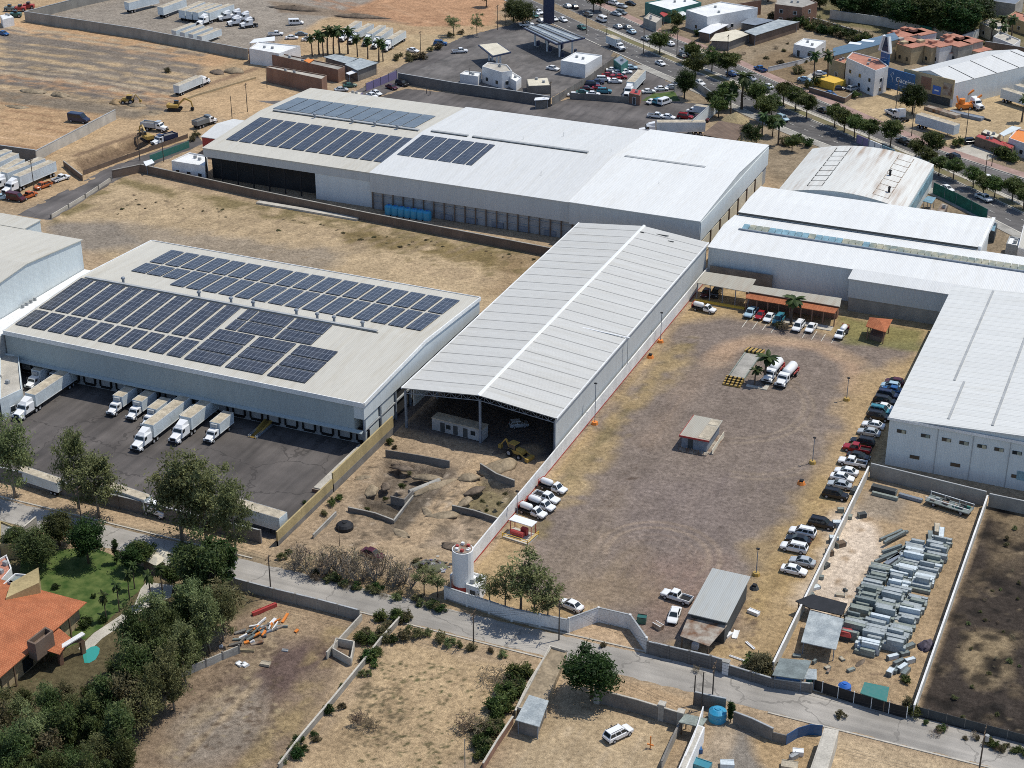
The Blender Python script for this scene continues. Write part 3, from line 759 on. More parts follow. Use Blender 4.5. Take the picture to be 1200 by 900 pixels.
def p_sedan(L=4.55, hatch=False, name='sedan_car'):
    r=proto_root(name); h=L/2; m=MB(); m.mat(0)
    hull(m,[(-h,.70,.42,.78,.1),(-h+.12,.84,.28,.94,.08),(-h+.75,.885,.22,.97,.08),(.95,.89,.2,.95,.08),(h-.35,.86,.24,.80,.1),(h-.08,.76,.3,.68,.1),(h,.64,.38,.6,.08)])
    a=(-h+.62,1.12,.80,.95,-h+1.28,.30,.63,1.44) if not hatch else (-h+.12,1.12,.80,.95,-h+.5,.25,.64,1.48)
    frustum(m,*a); x2,x3,w1,z1=a[4:]
    m.loft([[(x2,-w1,z1+.003),(x3,-w1,z1+.003),(x3,w1,z1+.003),(x2,w1,z1+.003)],[(x2+.08,-w1*.9,z1+.05),(x3-.08,-w1*.9,z1+.05),(x3-.08,w1*.9,z1+.05),(x2+.08,w1*.9,z1+.05)]])
    m.mat(1); bumper(m,h-.03,.62,.42); bumper(m,-h+.03,.66,.45)
    for s in (-1,1): m.box(.72,s*.93-.09,.94,.9,s*.93+.09,1.06)
    m.build('body',[BODY,M['chassis']],r)
    greenhouse(r,*a); lights(r,h-.06,-h+.02,.58,.62,.76)
    for x in (-h+.92,h-.92):
        for s in (-1,1): wheel(r,x,s*.79,.315)
    return r
def p_suv(name='suv_car', L=4.8):
    r=proto_root(name); h=L/2; m=MB(); m.mat(0)
    hull(m,[(-h,.82,.42,1.02,.1),(-h+.12,.92,.34,1.10,.08),(1.0,.94,.3,1.10,.08),(h-.3,.9,.34,1.0,.1),(h,.74,.44,.82,.1)])
    a=(-h+.10,1.25,.86,1.10,-h+.42,.55,.72,1.74)
    frustum(m,*a); x2,x3,w1,z1=a[4:]; m.box(x2,-w1,z1+.003,x3,w1,z1+.05)
    m.mat(1); bumper(m,h-.02,.74,.5); bumper(m,-h+.02,.8,.52)
    for s in (-1,1): m.bar((x2+.15,s*.6,z1+.12),(x3-.25,s*.6,z1+.12),.05); m.box(.9,s*.99-.1,1.1,1.08,s*.99+.1,1.26)
    m.build('body',[BODY,M['chassis']],r)
    greenhouse(r,*a,split=3); lights(r,h-.1,-h+.02,.66,.82,.9)
    for x in (-h+.95,h-.95):
        for s in (-1,1): wheel(r,x,s*.83,.38,.26)
    return r
def pickup_base(r, L, cabx=(-.35,1.45), double=True):
    h=L/2; m=MB(); m.mat(0)
    hull(m,[(cabx[0]-.05,.93,.4,1.06,.06),(cabx[1]-.1,.94,.38,1.08,.08),(h-.25,.9,.42,1.02,.1),(h,.78,.48,.86,.1)])
    a=(cabx[0],cabx[1]-.05,.85,1.06,cabx[0]+.22,cabx[1]-.62,.70,1.72)
    frustum(m,*a); x2,x3,w1,z1=a[4:]; m.box(x2,-w1,z1+.003,x3,w1,z1+.05)
    m.mat(1); bumper(m,h-.02,.78,.52)
    for s in (-1,1): m.box(cabx[1]-.45,s*1.0-.1,1.1,cabx[1]-.28,s*1.0+.1,1.3)
    m.build('body',[BODY,M['chassis']],r); greenhouse(r,*a,split=2 if double else 1)
    for s in (-1,1):
        m=MB(); m.box(h-.16,s*.66-.17,.78,h-.03,s*.66+.17,.93); m.build('headlight',M['lamp'],r)
    for x in (-h+1.05,h-.95):
        for s in (-1,1): wheel(r,x,s*.84,.38,.28)
def p_pickup(name='pickup_truck', L=5.4, load=None):
    r=proto_root(name); h=L/2; pickup_base(r,L,(-.55,1.45))
    m=MB(); m.mat(0); x1=-.62
    m.box(-h,-.93,.5,x1,.93,.72)
    for s in (-1,1): m.box(-h,s*.90-.05,.723,x1,s*.90+.05,1.08)
    m.box(x1-.06,-.85,.723,x1,.85,1.08); m.box(-h,-.85,.723,-h+.07,.85,1.06)
    m.mat(1); m.box(-h+.08,-.84,.724,x1-.07,.84,.74); bumper(m,-h-.05,.8,.55)
    m.build('cargo_bed',[BODY,M['chassis']],r)
    for s in (-1,1):
        m=MB(); m.box(-h-.02,s*.84-.07,.75,-h+.03,s*.84+.07,1.0); m.build('taillight',M['tail'],r)
    return r
def p_tankpickup(name='gas_pickup_truck', L=5.6):
    r=proto_root(name); h=L/2; pickup_base(r,L,(.25,1.75),False)
    m=MB(); m.mat(0); m.box(-h,-.95,.62,.18,.95,.74)
    for s in (-1,1): m.bar((-h,s*.9,.8),(.1,s*.9,.8),.1)
    m.build('flat_bed',[M['chassis']],r)
    m=MB(); prof=[(-h+.15,.1),(-h+.22,.42),(-h+.5,.62),(-.45,.62),(-.15,.42),(-.08,.1)]
    m.tube([(x,0,1.42) for x,_ in prof],[q for _,q in prof],14); m.build('gas_tank',M['white'],r,True)
    m=MB()
    for s in (-1,1): m.bar((-h+.05,s*.85,.75),(-h+.05,s*.85,1.75),.09)
    m.bar((-h+.05,-.85,1.75),(-h+.05,.85,1.75),.09); m.box(-h-.02,-.8,.76,-h+.12,.8,1.35)
    m.build('rear_rack',M['red_paint'],r)
    return r
def cab(r, x0, x1, w, zb, zhood, zroof, hood, body=None, tall=0):
    """conventional lorry cab: hood ahead of a tall cab"""
    m=MB(); m.mat(0)
    m.loft([[(x0,-w,zb),(x0,w,zb),(x0,w,zroof-.15),(x0,w*.9,zroof),(x0,-w*.9,zroof),(x0,-w,zroof-.15)],
            [(x1-.45,-w,zb),(x1-.45,w,zb),(x1-.45,w*.94,zroof-.15),(x1-.45,w*.85,zroof),(x1-.45,-w*.85,zroof),(x1-.45,-w*.94,zroof-.15)],
            [(x1,-w,zb),(x1,w,zb),(x1,w,zhood+.02),(x1,w*.9,zhood+.06),(x1,-w*.9,zhood+.06),(x1,-w,zhood+.02)]])
    if tall: # roof fairing
        m.loft([[(x0,-w*.88,zroof+.003),(x0,w*.88,zroof+.003),(x0,w*.8,zroof+tall),(x0,-w*.8,zroof+tall)],[(x1-.55,-w*.8,zroof+.003),(x1-.55,w*.8,zroof+.003),(x1-1.0,w*.6,zroof+tall*.55),(x1-1.0,-w*.6,zroof+tall*.55)]])
    m.mat(1); m.box(x0+.1,-w*.9,.45,x1-.1,w*.9,zb-.003)
    for s in (-1,1): m.box(x1-.35,s*(w+.18)-.12,zhood+.1,x1-.2,s*(w+.18)+.12,zhood+.75)
    m.build('cab',[body or M['white'],M['chassis']],r)
    xh=x1+hood; m=MB(); m.mat(0)
    m.loft([[(x1+.003,-w*.82,zb-.2),(x1+.003,w*.82,zb-.2),(x1+.003,w*.82,zhood-.12),(x1+.003,w*.65,zhood),(x1+.003,-w*.65,zhood),(x1+.003,-w*.82,zhood-.12)],
            [(xh,-w*.70,zb-.15),(xh,w*.70,zb-.15),(xh,w*.70,zhood-.42),(xh,w*.55,zhood-.27),(xh,-w*.55,zhood-.27),(xh,-w*.70,zhood-.42)]])
    for s in (-1,1): m.box(xh-1.15,s*w*.86-.14,zb-.35,xh-.1,s*w*.86+.14,zb+.05)
    m.mat(1); m.box(xh+.003,-w*.5,zb-.05,xh+.05,w*.5,zhood-.45); m.box(xh-.2,-w*.95,.42,xh+.14,w*.95,.72)
    m.build('hood',[body or M['white'],M['chassis']],r)
    panel('windshield',r,(x1,-w,zhood+.06),(x1,w,zhood+.06),(x1-.45,w*.85,zroof-.05),(x1-.45,-w*.85,zroof-.05),inset=(.06,.08))
    for s in (-1,1):
        a,b,c,d=(x1-1.15,s*w,zhood+.05),(x1-.25,s*w,zhood+.05),(x1-.5,s*w*.96,zroof-.25),(x1-1.15,s*w,zroof-.25)
        if s>0:a,b,c,d=b,a,d,c
        panel('side_window',r,a,b,c,d,inset=(.04,.05))
        m=MB(); m.box(xh-.12,s*w*.80-.15,zb+.12,xh+.03,s*w*.80+.12,zb+.38); m.build('headlight',M['lamp'],r)
def cargo_box(name, r, x0, x1, w, z0, z1, rails=True, stripe=None, top=None):
    m=MB(); m.mat(0); m.box(x0,-w,z0,x1,w,z1); m.mat(1)
    m.box(x0+.06,-w+.07,z1+.003,x1-.06,w-.07,z1+.03); m.mat(2)
    for s in (-1,1):
        m.box(x0,s*(w+.012)-.012,z1-.14,x1,s*(w+.012)+.012,z1+.05); m.box(x0,s*(w+.012)-.012,z0-.02,x1,s*(w+.012)+.012,z0+.14)
        n=int((x1-x0)/1.2)
        for k in range(1,n):
            x=x0+(x1-x0)*k/n; m.box(x-.02,s*(w+.006)-.006,z0+.15,x+.02,s*(w+.006)+.006,z1-.15)
    for s in (-1,1): m.box(x0-.02,s*w*.5-.02,z0+.1,x0-.003,s*w*.5+.02,z1-.1)
    m.build(name,[M['cargo'],top or M['cargo_top'],M['trim_white']],r)
def p_boxtruck(name='box_truck', L=9.2):
    r=proto_root(name); h=L/2
    cab(r,h-3.3,h-1.35,1.05,.95,1.62,2.45,1.35)
    cargo_box('cargo_box',r,-h,h-3.45,1.25,1.15,3.65)
    m=MB(); m.box(-h+.2,-.5,.62,h-3.2,.5,1.147); m.build('chassis',M['chassis'],r)
    m=MB(); m.box(h-3.44,-.75,2.75,h-2.95,.75,3.45); m.build('cooling_unit',M['trim_grey'],r)
    for x,d in ((h-1.0,0),(-h+2.1,1)):
        for s in (-1,1): wheel(r,x,s*.98,.5,.32 if not d else .55)
    return r
def trailer_parts(r, x0, x1, pname='trailer', legs=True):
    t=link(pname,None,r) if False else None
    cargo_box('trailer_box',r,x0,x1,1.29,1.25,4.05)
    m=MB(); m.box(x0+.2,-.5,.95,x0+5,.5,1.247)
    for s in (-1,1): m.bar((x0+5,s*.45,1.1),(x1-.3,s*.45,1.1),.14)
    m.build('chassis',M['chassis'],r)
    m=MB()
    for s in (-1,1): m.bar((x1-2.6,s*.7,.02),(x1-2.6,s*.7,1.2),.14)
    m.bar((x1-2.6,-.7,.5),(x1-2.6,.7,.5),.08)
    m.build('landing_leg',M['chassis'],r)
    for x in (x0+1.3,x0+2.6):
        for s in (-1,1): wheel(r,x,s*.95,.5,.6)
def p_semi(name='semi_truck', trail=14.2, body=None):
    r=proto_root(name); L=trail+5.2; h=L/2
    cab(r,h-4.6,h-1.75,1.2,1.0,2.0,2.95,1.75,body,.85)
    trailer_parts(r,-h,-h+trail)
    m=MB(); m.box(h-6.5,-.45,.62,h-4.0,.45,.92)
    for s in (-1,1): m.tube([(h-4.3,s*1.0,.75),(h-3.0,s*1.0,.75)],.3,10)
    m.build('frame',M['chassis'],r)
    for x,d in ((h-1.1,0),(h-5.0,1),(h-6.25,1)):
        for s in (-1,1): wheel(r,x,s*1.0,.5,.32 if not d else .6)
    return r
def p_tractor(name='truck_tractor'):
    r=proto_root(name); h=3.3
    cab(r,h-4.4,h-1.7,1.2,1.0,1.95,2.9,1.7,None,.7)
    m=MB(); m.box(-h,-.45,.7,h-3.9,.45,.95); m.box(-h+.9,-.5,.953,-h+1.9,.5,1.12); m.build('frame',M['chassis'],r)
    for x,d in ((h-1.1,0),(-h+.8,1),(-h+2.05,1)):
        for s in (-1,1): wheel(r,x,s*1.0,.5,.32 if not d else .6)
    return r
def p_trailer(name='cargo_trailer', L=14.2):
    r=proto_root(name); trailer_parts(r,-L/2,L/2); return r
def p_tanker(name='gas_tanker_truck', L=9.0):
    r=proto_root(name); h=L/2
    cab(r,h-3.2,h-1.45,1.1,.95,1.7,2.5,1.45)
    prof=[(-h+.5,.15),(-h+.58,.65),(-h+.9,1.0),(h-4.0,1.0),(h-3.55,.65),(h-3.45,.15)]
    m=MB(); m.tube([(x,0,2.05) for x,_ in prof],[q for _,q in prof],18); m.build('gas_tank',M['white'],r,True)
    m=MB()
    for s in (-1,1): m.prism([(-h+.4,s*.98),(-h+3.2,s*.98),(-h+3.2,s*1.14),(-h+.4,s*1.14)],1.05,1.28)
    m.box(-h,-1.1,.6,-h+.45,1.1,1.5); m.build('rear_fender',M['red_paint'],r)
    m=MB(); m.box(-h+.3,-.45,.62,h-3.1,.45,1.08); m.build('chassis',M['chassis'],r)
    for x,d in ((h-1.05,0),(-h+1.7,1)):
        for s in (-1,1): wheel(r,x,s*.98,.5,.32 if not d else .55)
    return r
def p_van(name='van', L=5.4, hgt=2.25):
    r=proto_root(name); h=L/2; m=MB(); m.mat(0)
    hull(m,[(-h,.86,.42,hgt-.08,.15),(-h+.1,.93,.34,hgt,.12),(h-1.75,.93,.34,hgt,.12)])
    m.loft([ring(h-1.747,.93,.34,hgt,.12),ring(h-.95,.92,.34,1.3,.1),ring(h-.15,.86,.36,1.0,.1),ring(h,.74,.45,.8,.1)])
    m.mat(1); bumper(m,h-.02,.75,.5); bumper(m,-h+.02,.8,.5); m.build('body',[BODY,M['chassis']],r)
    panel('windshield',r,(h-.95,-.8,1.32),(h-.95,.8,1.32),(h-1.745,.78,hgt-.05),(h-1.745,-.78,hgt-.05),.05)
    for s in (-1,1):
        for k in range(3):
            xa=-h+.4+k*1.15; a,b,c,d=(xa,s*.93,1.25),(xa+1.05,s*.93,1.25),(xa+1.05,s*.93,hgt-.25),(xa,s*.93,hgt-.25)
            if s>0:a,b,c,d=b,a,d,c
            panel('side_window',r,a,b,c,d,inset=(.03,.05))
    panel('rear_window',r,(-h,.75,1.3),(-h,-.75,1.3),(-h,-.72,hgt-.3),(-h,.72,hgt-.3),.03)
    lights(r,h-.08,-h+.02,.66,.8,.95)
    for x in (-h+1.0,h-.95):
        for s in (-1,1): wheel(r,x,s*.83,.34,.25)
    return r
def p_bus(name='city_bus', L=10.5):
    r=proto_root(name); h=L/2; m=MB(); m.mat(0)
    hull(m,[(-h,1.15,.4,2.9,.2),(-h+.15,1.25,.35,3.0,.2),(h-.2,1.25,.35,3.0,.2),(h,1.12,.4,2.85,.25)]); m.build('body',[BODY],r)
    for s in (-1,1):
        for k in range(6):
            xa=-h+.6+k*1.6; a,b,c,d=(xa,s*1.25,1.5),(xa+1.45,s*1.25,1.5),(xa+1.45,s*1.25,2.5),(xa,s*1.25,2.5)
            if s>0:a,b,c,d=b,a,d,c
            panel('side_window',r,a,b,c,d,inset=(.02,.03))
    panel('windshield',r,(h,-1.05,1.3),(h,1.05,1.3),(h,1.05,2.6),(h,-1.05,2.6),.03,inset=(.03,.04))
    m=MB()
    for x in (-2.5,1.5): m.box(x-.9,-.7,3.0,x+.9,.7,3.22)
    m.build('roof_unit',M['trim_grey'],r)
    for x in (-h+2.4,h-2.2):
        for s in (-1,1): wheel(r,x,s*1.08,.48,.34)
    return r
def p_dump(name='dump_truck', L=8.2):
    r=proto_root(name); h=L/2
    cab(r,h-3.1,h-1.4,1.1,1.0,1.75,2.6,1.4)
    m=MB(); z0,z1=1.15,2.55; x0,x1=-h,h-3.3
    m.box(x0+.2,-1.0,z0,x1,1.0,z0+.1)
    for s in (-1,1): m.prism([(x0,s*1.05),(x1,s*1.05),(x1,s*1.22),(x0,s*1.22)],z0,z1)
    m.box(x1-.12,-1.04,z0+.103,x1,1.04,z1+.5); m.box(x1+.003,-1.0,z1+.4,x1+1.2,1.0,z1+.5); m.box(x0,-1.04,z0,x0+.1,1.04,z1-.15)
    m.build('tipper_body',BODY,r)
    m=MB(); m.loft([[(x0+.2,-1.0,z0+.11),(x1-.2,-1.0,z0+.11),(x1-.2,1.0,z0+.11),(x0+.2,1.0,z0+.11)],[(x0+.6,-.7,z1-.25),(x1-.5,-.7,z1-.05),(x1-.5,.7,z1-.05),(x0+.6,.7,z1-.25)]]); m.build('earth_load',M['conc_dark'],r)
    m=MB(); m.box(x0+.2,-.45,.62,h-3,.45,1.1); m.build('chassis',M['chassis'],r)
    for x,d in ((h-1.05,0),(-h+1.1,1),(-h+2.35,1)):
        for s in (-1,1): wheel(r,x,s*.98,.5,.32 if not d else .55)
    return r
def p_excavator(name='excavator'):
    r=proto_root(name); m=MB()
    for s in (-1,1):
        m.tube([(-1.7,s*1.1-.28,.45),(-1.7,s*1.1+.28,.45)],.45,12); m.tube([(1.7,s*1.1-.28,.45),(1.7,s*1.1+.28,.45)],.45,12); m.box(-1.7,s*1.1-.26,.08,1.7,s*1.1+.26,.86)
    m.build('track',M['chassis'],r)
    m=MB(); m.box(-2.1,-1.2,1.0,1.2,1.2,1.9); m.box(-2.3,-1.15,1.1,-1.6,1.15,2.1); m.tube([(0,0,.8),(0,0,1.0)],.7,12); m.build('upper_body',M['yellow_mach'],r)
    m=MB(); m.box(-.2,.25,1.903,1.15,1.15,2.9); m.build('cab',M['glass'],r)
    m=MB(); m.bar((1.0,-.2,1.6),(3.3,-.2,3.9),.42,.5); m.bar((3.3,-.2,3.9),(5.3,-.2,2.9),.36,.42); m.build('boom',M['yellow_mach'],r)
    m=MB(); m.bar((5.2,-.2,3.0),(5.6,-.2,1.1),.3,.36); m.build('arm',M['yellow_mach'],r)
    m=MB(); m.prism([(5.0,-.75),(5.9,-.75),(5.9,.35),(5.0,.35)],.25,1.05); m.build('bucket',M['chassis'],r)
    return r
def p_backhoe(name='backhoe_loader'):
    r=proto_root(name); m=MB(); m.box(-1.2,-.75,.8,2.0,.75,1.45); m.loft([[(.5,-.55,1.453),(2.0,-.5,1.453),(2.0,.5,1.453),(.5,.55,1.453)],[(.5,-.5,1.9),(1.9,-.42,1.75),(1.9,.42,1.75),(.5,.5,1.9)]]); m.build('body',M['yellow_mach'],r)
    m=MB(); m.box(-1.1,-.7,1.46,.45,.7,2.6); m.build('cab',M['glass'],r)
    m=MB(); m.box(-1.2,-.8,2.603,.5,.8,2.72); m.build('roof',M['yellow_mach'],r)
    m=MB()
    for s in (-1,1): m.bar((1.3,s*.85,1.5),(3.2,s*.85,.6),.16,.2)
    m.prism([(3.1,-1.1),(3.8,-1.1),(3.8,1.1),(3.1,1.1)],.1,.8); m.build('loader_bucket',M['yellow_mach'],r)
    m=MB(); m.bar((-1.2,0,1.0),(-2.3,0,2.9),.28); m.bar((-2.3,0,2.9),(-3.6,0,1.2),.22); m.box(-4.0,-.35,.5,-3.3,.35,1.25); m.build('digging_arm',M['yellow_mach'],r)
    for x,q in ((-.8,.72),(1.6,.5)):
        for s in (-1,1): wheel(r,x,s*.95,q,.4)
    return r
MK=dict(sedan_car=p_sedan, hatchback_car=lambda:p_sedan(3.95,True,'hatchback_car'), suv_car=p_suv, pickup_truck=p_pickup, gas_pickup_truck=p_tankpickup, box_truck=p_boxtruck, semi_truck=p_semi,
        truck_tractor=p_tractor, cargo_trailer=p_trailer, gas_tanker_truck=p_tanker, van=p_van, city_bus=p_bus, dump_truck=p_dump, excavator=p_excavator, backhoe_loader=p_backhoe)
CAT=dict(sedan_car='car',hatchback_car='car',suv_car='car',pickup_truck='pickup',gas_pickup_truck='gas pickup',box_truck='truck',semi_truck='truck',truck_tractor='truck',cargo_trailer='trailer',gas_tanker_truck='tanker truck',van='van',city_bus='bus',dump_truck='dump truck',excavator='excavator',backhoe_loader='backhoe')
DIRS=dict(E=0,N=90,W=180,S=270)
ALL_V=[]
def veh(kind, color, px, py, head, label, group=None, z=.6, world=None, scale=1.0):
    """one vehicle centred where the photo shows its middle"""
    if kind not in PROTO: MK[kind]()
    o=copy_tree(PROTO[kind]); x,y=world or G(px,py,z)
    a=DIRS[head] if isinstance(head,str) and head in DIRS else head
    if a=='A': a=math.degrees(ave_dir(px,py))
    elif a=='B': a=math.degrees(ave_dir(px,py))+180
    o.location=(x,y,.03); o.rotation_euler=(0,0,R(a)); o.scale=(scale,)*3
    if color and color!='white': remat(o,BODY,M['car_'+color])
    tag(o,label,CAT[kind],group); ALL_V.append(o); return o

# ------------------------------------------------------------------ vegetation
def quadset(c, u, v, tone):
    """numpy: centres, two half-axes -> verts, faces"""
    n=len(c); V=np.empty((n,4,3)); V[:,0]=c-u-v; V[:,1]=c+u-v; V[:,2]=c+u+v; V[:,3]=c-u+v
    return V.reshape(-1,3), np.arange(n*4).reshape(n,4), np.repeat(tone,4)
def leaf_mesh(name, c, size, tone, mat, seed, up=.35, aspect=.55, droop=0.0):
    r=np.random.RandomState(seed); n=len(c)
    nrm=r.normal(size=(n,3)); nrm[:,2]=np.abs(nrm[:,2])+up; nrm/=np.linalg.norm(nrm,axis=1)[:,None]
    t=r.normal(size=(n,3)); t[:,2]-=droop; t-=nrm*(t*nrm).sum(1)[:,None]; t/=np.linalg.norm(t,axis=1)[:,None]
    b=np.cross(nrm,t); s=size*(.6+.8*r.rand(n))
    V,F,T=quadset(c,t*(s/2)[:,None],b*(s*aspect/2)[:,None],tone)
    # pull the outer corners in so that leaves read as leaf sprays, not squares
    V=V.reshape(-1,4,3); V[:,2]=V[:,2]*.55+V[:,1]*.45; V[:,3]=V[:,3]*.75+V[:,0]*.25
    V=V.reshape(-1,3)
    me=bpy.data.meshes.new(name); me.vertices.add(len(V)); me.vertices.foreach_set('co',V.astype(np.float32).ravel())
    me.loops.add(F.size); me.loops.foreach_set('vertex_index',F.astype(np.int32).ravel()); me.polygons.add(n)
    me.polygons.foreach_set('loop_start',np.arange(0,F.size,4,dtype=np.int32)); me.polygons.foreach_set('loop_total',np.full(n,4,np.int32))
    me.update(calc_edges=True)
    at=me.attributes.new('tone','FLOAT','POINT'); at.data.foreach_set('value',T.astype(np.float32))
    me.materials.append(mat); return me
def crown_points(seed, R3, nclump, nleaf, clump=.32, base=.0, shell=.55):
    """leaf positions grouped in clumps inside an uneven ellipsoid of half-axes R3, centred on z=0"""
    r=np.random.RandomState(seed); P=[];T=[];C=[]
    for k in range(nclump):
        d=r.normal(size=3); d/=np.linalg.norm(d)
        rad=(shell+(1-shell)*r.rand())**.8*(.62+.55*r.rand())
        c=d*rad*np.array(R3)
        if c[2]<base*R3[2]: c[2]=base*R3[2]+.25*(c[2]-base*R3[2])
        cr=clump*min(R3)*(.65+.7*r.rand())
        m=int(nleaf/nclump*(.6+.8*r.rand()))
        q=r.normal(size=(m,3))*.5*cr*np.array([1.15,1.15,.8])
        P.append(c+q); T.append(np.clip(r.rand()*.8+r.normal(size=m)*.16,0,1)); C.append(c)
    return np.concatenate(P),np.concatenate(T),C
def trunk_mesh(name, h, r0, limbs, mat, seed, lean=.04, n=7):
    r=random.Random(seed); m=MB()
    lx,ly=r.uniform(-lean,lean)*h,r.uniform(-lean,lean)*h
    pts=[(0,0,-.15),(lx*.3,ly*.3,h*.35),(lx*.7+r.uniform(-.1,.1),ly*.7,h*.7),(lx,ly,h)]
    m.tube(pts,[r0,r0*.8,r0*.6,r0*.3],n)
    for c in limbs:
        u=r.uniform(.45,.9); s=(lx*u,ly*u,h*u); e=(c[0],c[1],c[2])
        mid=tuple((a*.5+b*.5)+(r.uniform(-.2,.2) if i<2 else .25) for i,(a,b) in enumerate(zip(s,e)))
        m.tube([s,mid,e],[r0*.42,r0*.26,r0*.08],5)
    me=m.mesh(name,[mat]); me.polygons.foreach_set('use_smooth',[True]*len(me.polygons)); return me
TREE={}
# kind: (crown half-axes rel., crown centre height, trunk radius, clumps, leaves, leaf size, foliage, bark, clump radius, shell, droop) at a height of 10 m
KINDS=dict(
 grove=((3.3,3.3,4.6),5.6,.28,80,9500,.34,'fol_dark','bark',.34,.45,.6),
 pine=((2.2,2.2,5.0),5.3,.25,70,8500,.33,'fol_dark','bark',.34,.3,1.1),
 eucalyptus=((3.0,3.0,4.5),5.7,.2,58,7500,.27,'fol_grey','pale_bark',.27,.25,1.0),
 round=((4.3,4.3,3.7),6.0,.32,75,8200,.44,'fol_dense','bark',.30,.6,.1),
 street=((3.6,3.6,3.0),6.6,.26,46,4600,.50,'fol_mid','bark',.32,.5,.2),
 thin=((2.6,2.6,3.6),6.0,.16,26,1500,.34,'fol_grey','bark',.30,.4,.5),
 olive=((3.4,3.4,3.2),6.2,.2,34,2600,.42,'fol_olive','bark',.34,.4,.3),
 column=((.85,.85,4.8),4.9,.14,46,2600,.36,'fol_dense','bark',.55,.4,.0),
)
def tree_mesh(kind, var):
    key=(kind,var)
    if key not in TREE:
        ax,cz,tr,nc,nl,ls,fol,bark,cl,sh,dr=KINDS[kind]; sd=hash(kind)%97 if False else sum(map(ord,kind))+var*31
        k=random.Random(sd); ax=[a*k.uniform(.88,1.12) for a in ax]
        P,T,C=crown_points(sd,ax,nc,nl,cl,-.75,sh)
        P[:,2]+=cz; low=P[:,2]<.25; P[low,2]=.25+np.abs(np.random.RandomState(sd).rand(low.sum()))*.8
        cm=leaf_mesh(kind+'_crown',P,ls,T,M[fol],sd,droop=dr)
        lm=[(c[0]*.8,c[1]*.8,c[2]*.85+cz) for c in C[::max(1,nc//14)]]
        TREE[key]=(cm,trunk_mesh(kind+'_trunk',cz+ax[2]*.25,tr,lm,M[bark],sd))
    return TREE[key]
TNAME=dict(grove='broadleaf_tree',pine='conifer_tree',eucalyptus='eucalyptus_tree',round='ficus_tree',street='street_tree',thin='young_tree',olive='mesquite_tree',column='cypress_tree')
trng=random.Random(21); ALL_T=[]
def tree(kind, px, py, h, label, group=None, wide=1.0, world=None, name=None):
    """a tree rooted where the photo shows its foot; h metres tall"""
    x,y=world or G(px,py); cm,tm=tree_mesh(kind,trng.randrange(3))
    o=thing(name or TNAME[kind],label,'tree',(x,y,0),trng.uniform(0,6.28),group)
    s=h/10; o.scale=(s*wide*trng.uniform(.94,1.06),s*wide*trng.uniform(.94,1.06),s)
    link('crown',cm,o); link('trunk',tm,o); ALL_T.append(o); return o
# palms
def palm_meshes(var):
    key=('palm',var)
    if key not in TREE:
        r=random.Random(var+5); h=7.0
        tm=MB(); tm.tube([(0,0,-.1),(.1,.0,h*.4),(.2*r.uniform(-1,1),.15,h*.75),(.25*r.uniform(-1,1),.2,h)],[.3,.22,.2,.17],9)
        V=[];F=[];T=[]
        n=26
        for i in range(n):
            a=2*math.pi*i/n*2.4+r.uniform(-.2,.2); el=r.uniform(-.55,1.15); L=r.uniform(2.1,2.8)
            d=Vector((math.cos(a)*math.cos(el),math.sin(a)*math.cos(el),math.sin(el))); p=Vector((tm.v[-1][0],tm.v[-1][1],h)); side=Vector((-math.sin(a),math.cos(a),0))
            tone=r.random(); prev=None
            for k in range(7):
                u=k/6; w=.5*math.sin(math.pi*min(1,u*.85+.12))*1.0
                up=Vector((0,0,.0)); q=(p-side*w+Vector((0,0,-w*.45)),p,p+side*w+Vector((0,0,-w*.45)))
                b=len(V); V+= [tuple(x) for x in q]; T+=[tone]*3
                if prev is not None:
                    if k%1==0: F+=[(prev,prev+1,b+1,b),(prev+1,prev+2,b+2,b+1)]
                prev=b; d=(d+Vector((0,0,-.24))).normalized(); p=p+d*(L/6)
        me=bpy.data.meshes.new('palm_fronds'); me.from_pydata(V,[],F); at=me.attributes.new('tone','FLOAT','POINT'); at.data.foreach_set('value',T); me.materials.append(M['fol_palm']); me.update()
        t2=tm.mesh('palm_trunk',[M['bark']]); TREE[key]=(me,t2)
    return TREE[key]
def palm(px, py, h, label, group=None, world=None, crown=1.0):
    x,y=world or G(px,py); cm,tm=palm_meshes(trng.randrange(4))
    o=thing('palm_tree',label,'palm tree',(x,y,0),trng.uniform(0,6.28),group); s=h/8.6; o.scale=(s*crown,s*crown,s)
    link('fronds',cm,o); link('trunk',tm,o); ALL_T.append(o); return o
# shrubs and bare bushes
def shrub_mesh(kind, var):
    key=('shrub'+kind,var)
    if key not in TREE:
        sd=var*7+sum(map(ord,kind)); P,T,C=crown_points(sd,(1.0,1.0,.75),16,900 if kind!='dry' else 420,.42,-.5,.3); P[:,2]+=.62; P[:,2]=np.abs(P[:,2])+.03
        TREE[key]=leaf_mesh('shrub_leaves',P,.22 if kind!='dry' else .2,T,M[dict(green='fol_mid',dark='fol_dense',dry='fol_dry',olive='fol_olive',grey='fol_grey')[kind]],sd,aspect=.5 if kind!='dry' else .22)
    return TREE[key]
def shrub(kind, px, py, r, label, group=None, world=None, tall=1.0):
    x,y=world or G(px,py); me=shrub_mesh(kind,trng.randrange(3))
    o=link('shrub',me); tag(o,label,'shrub',group); o.location=(x,y,0); o.rotation_euler=(0,0,trng.uniform(0,6.28)); o.scale=(r*trng.uniform(.85,1.2),r*trng.uniform(.85,1.2),r*tall); return o
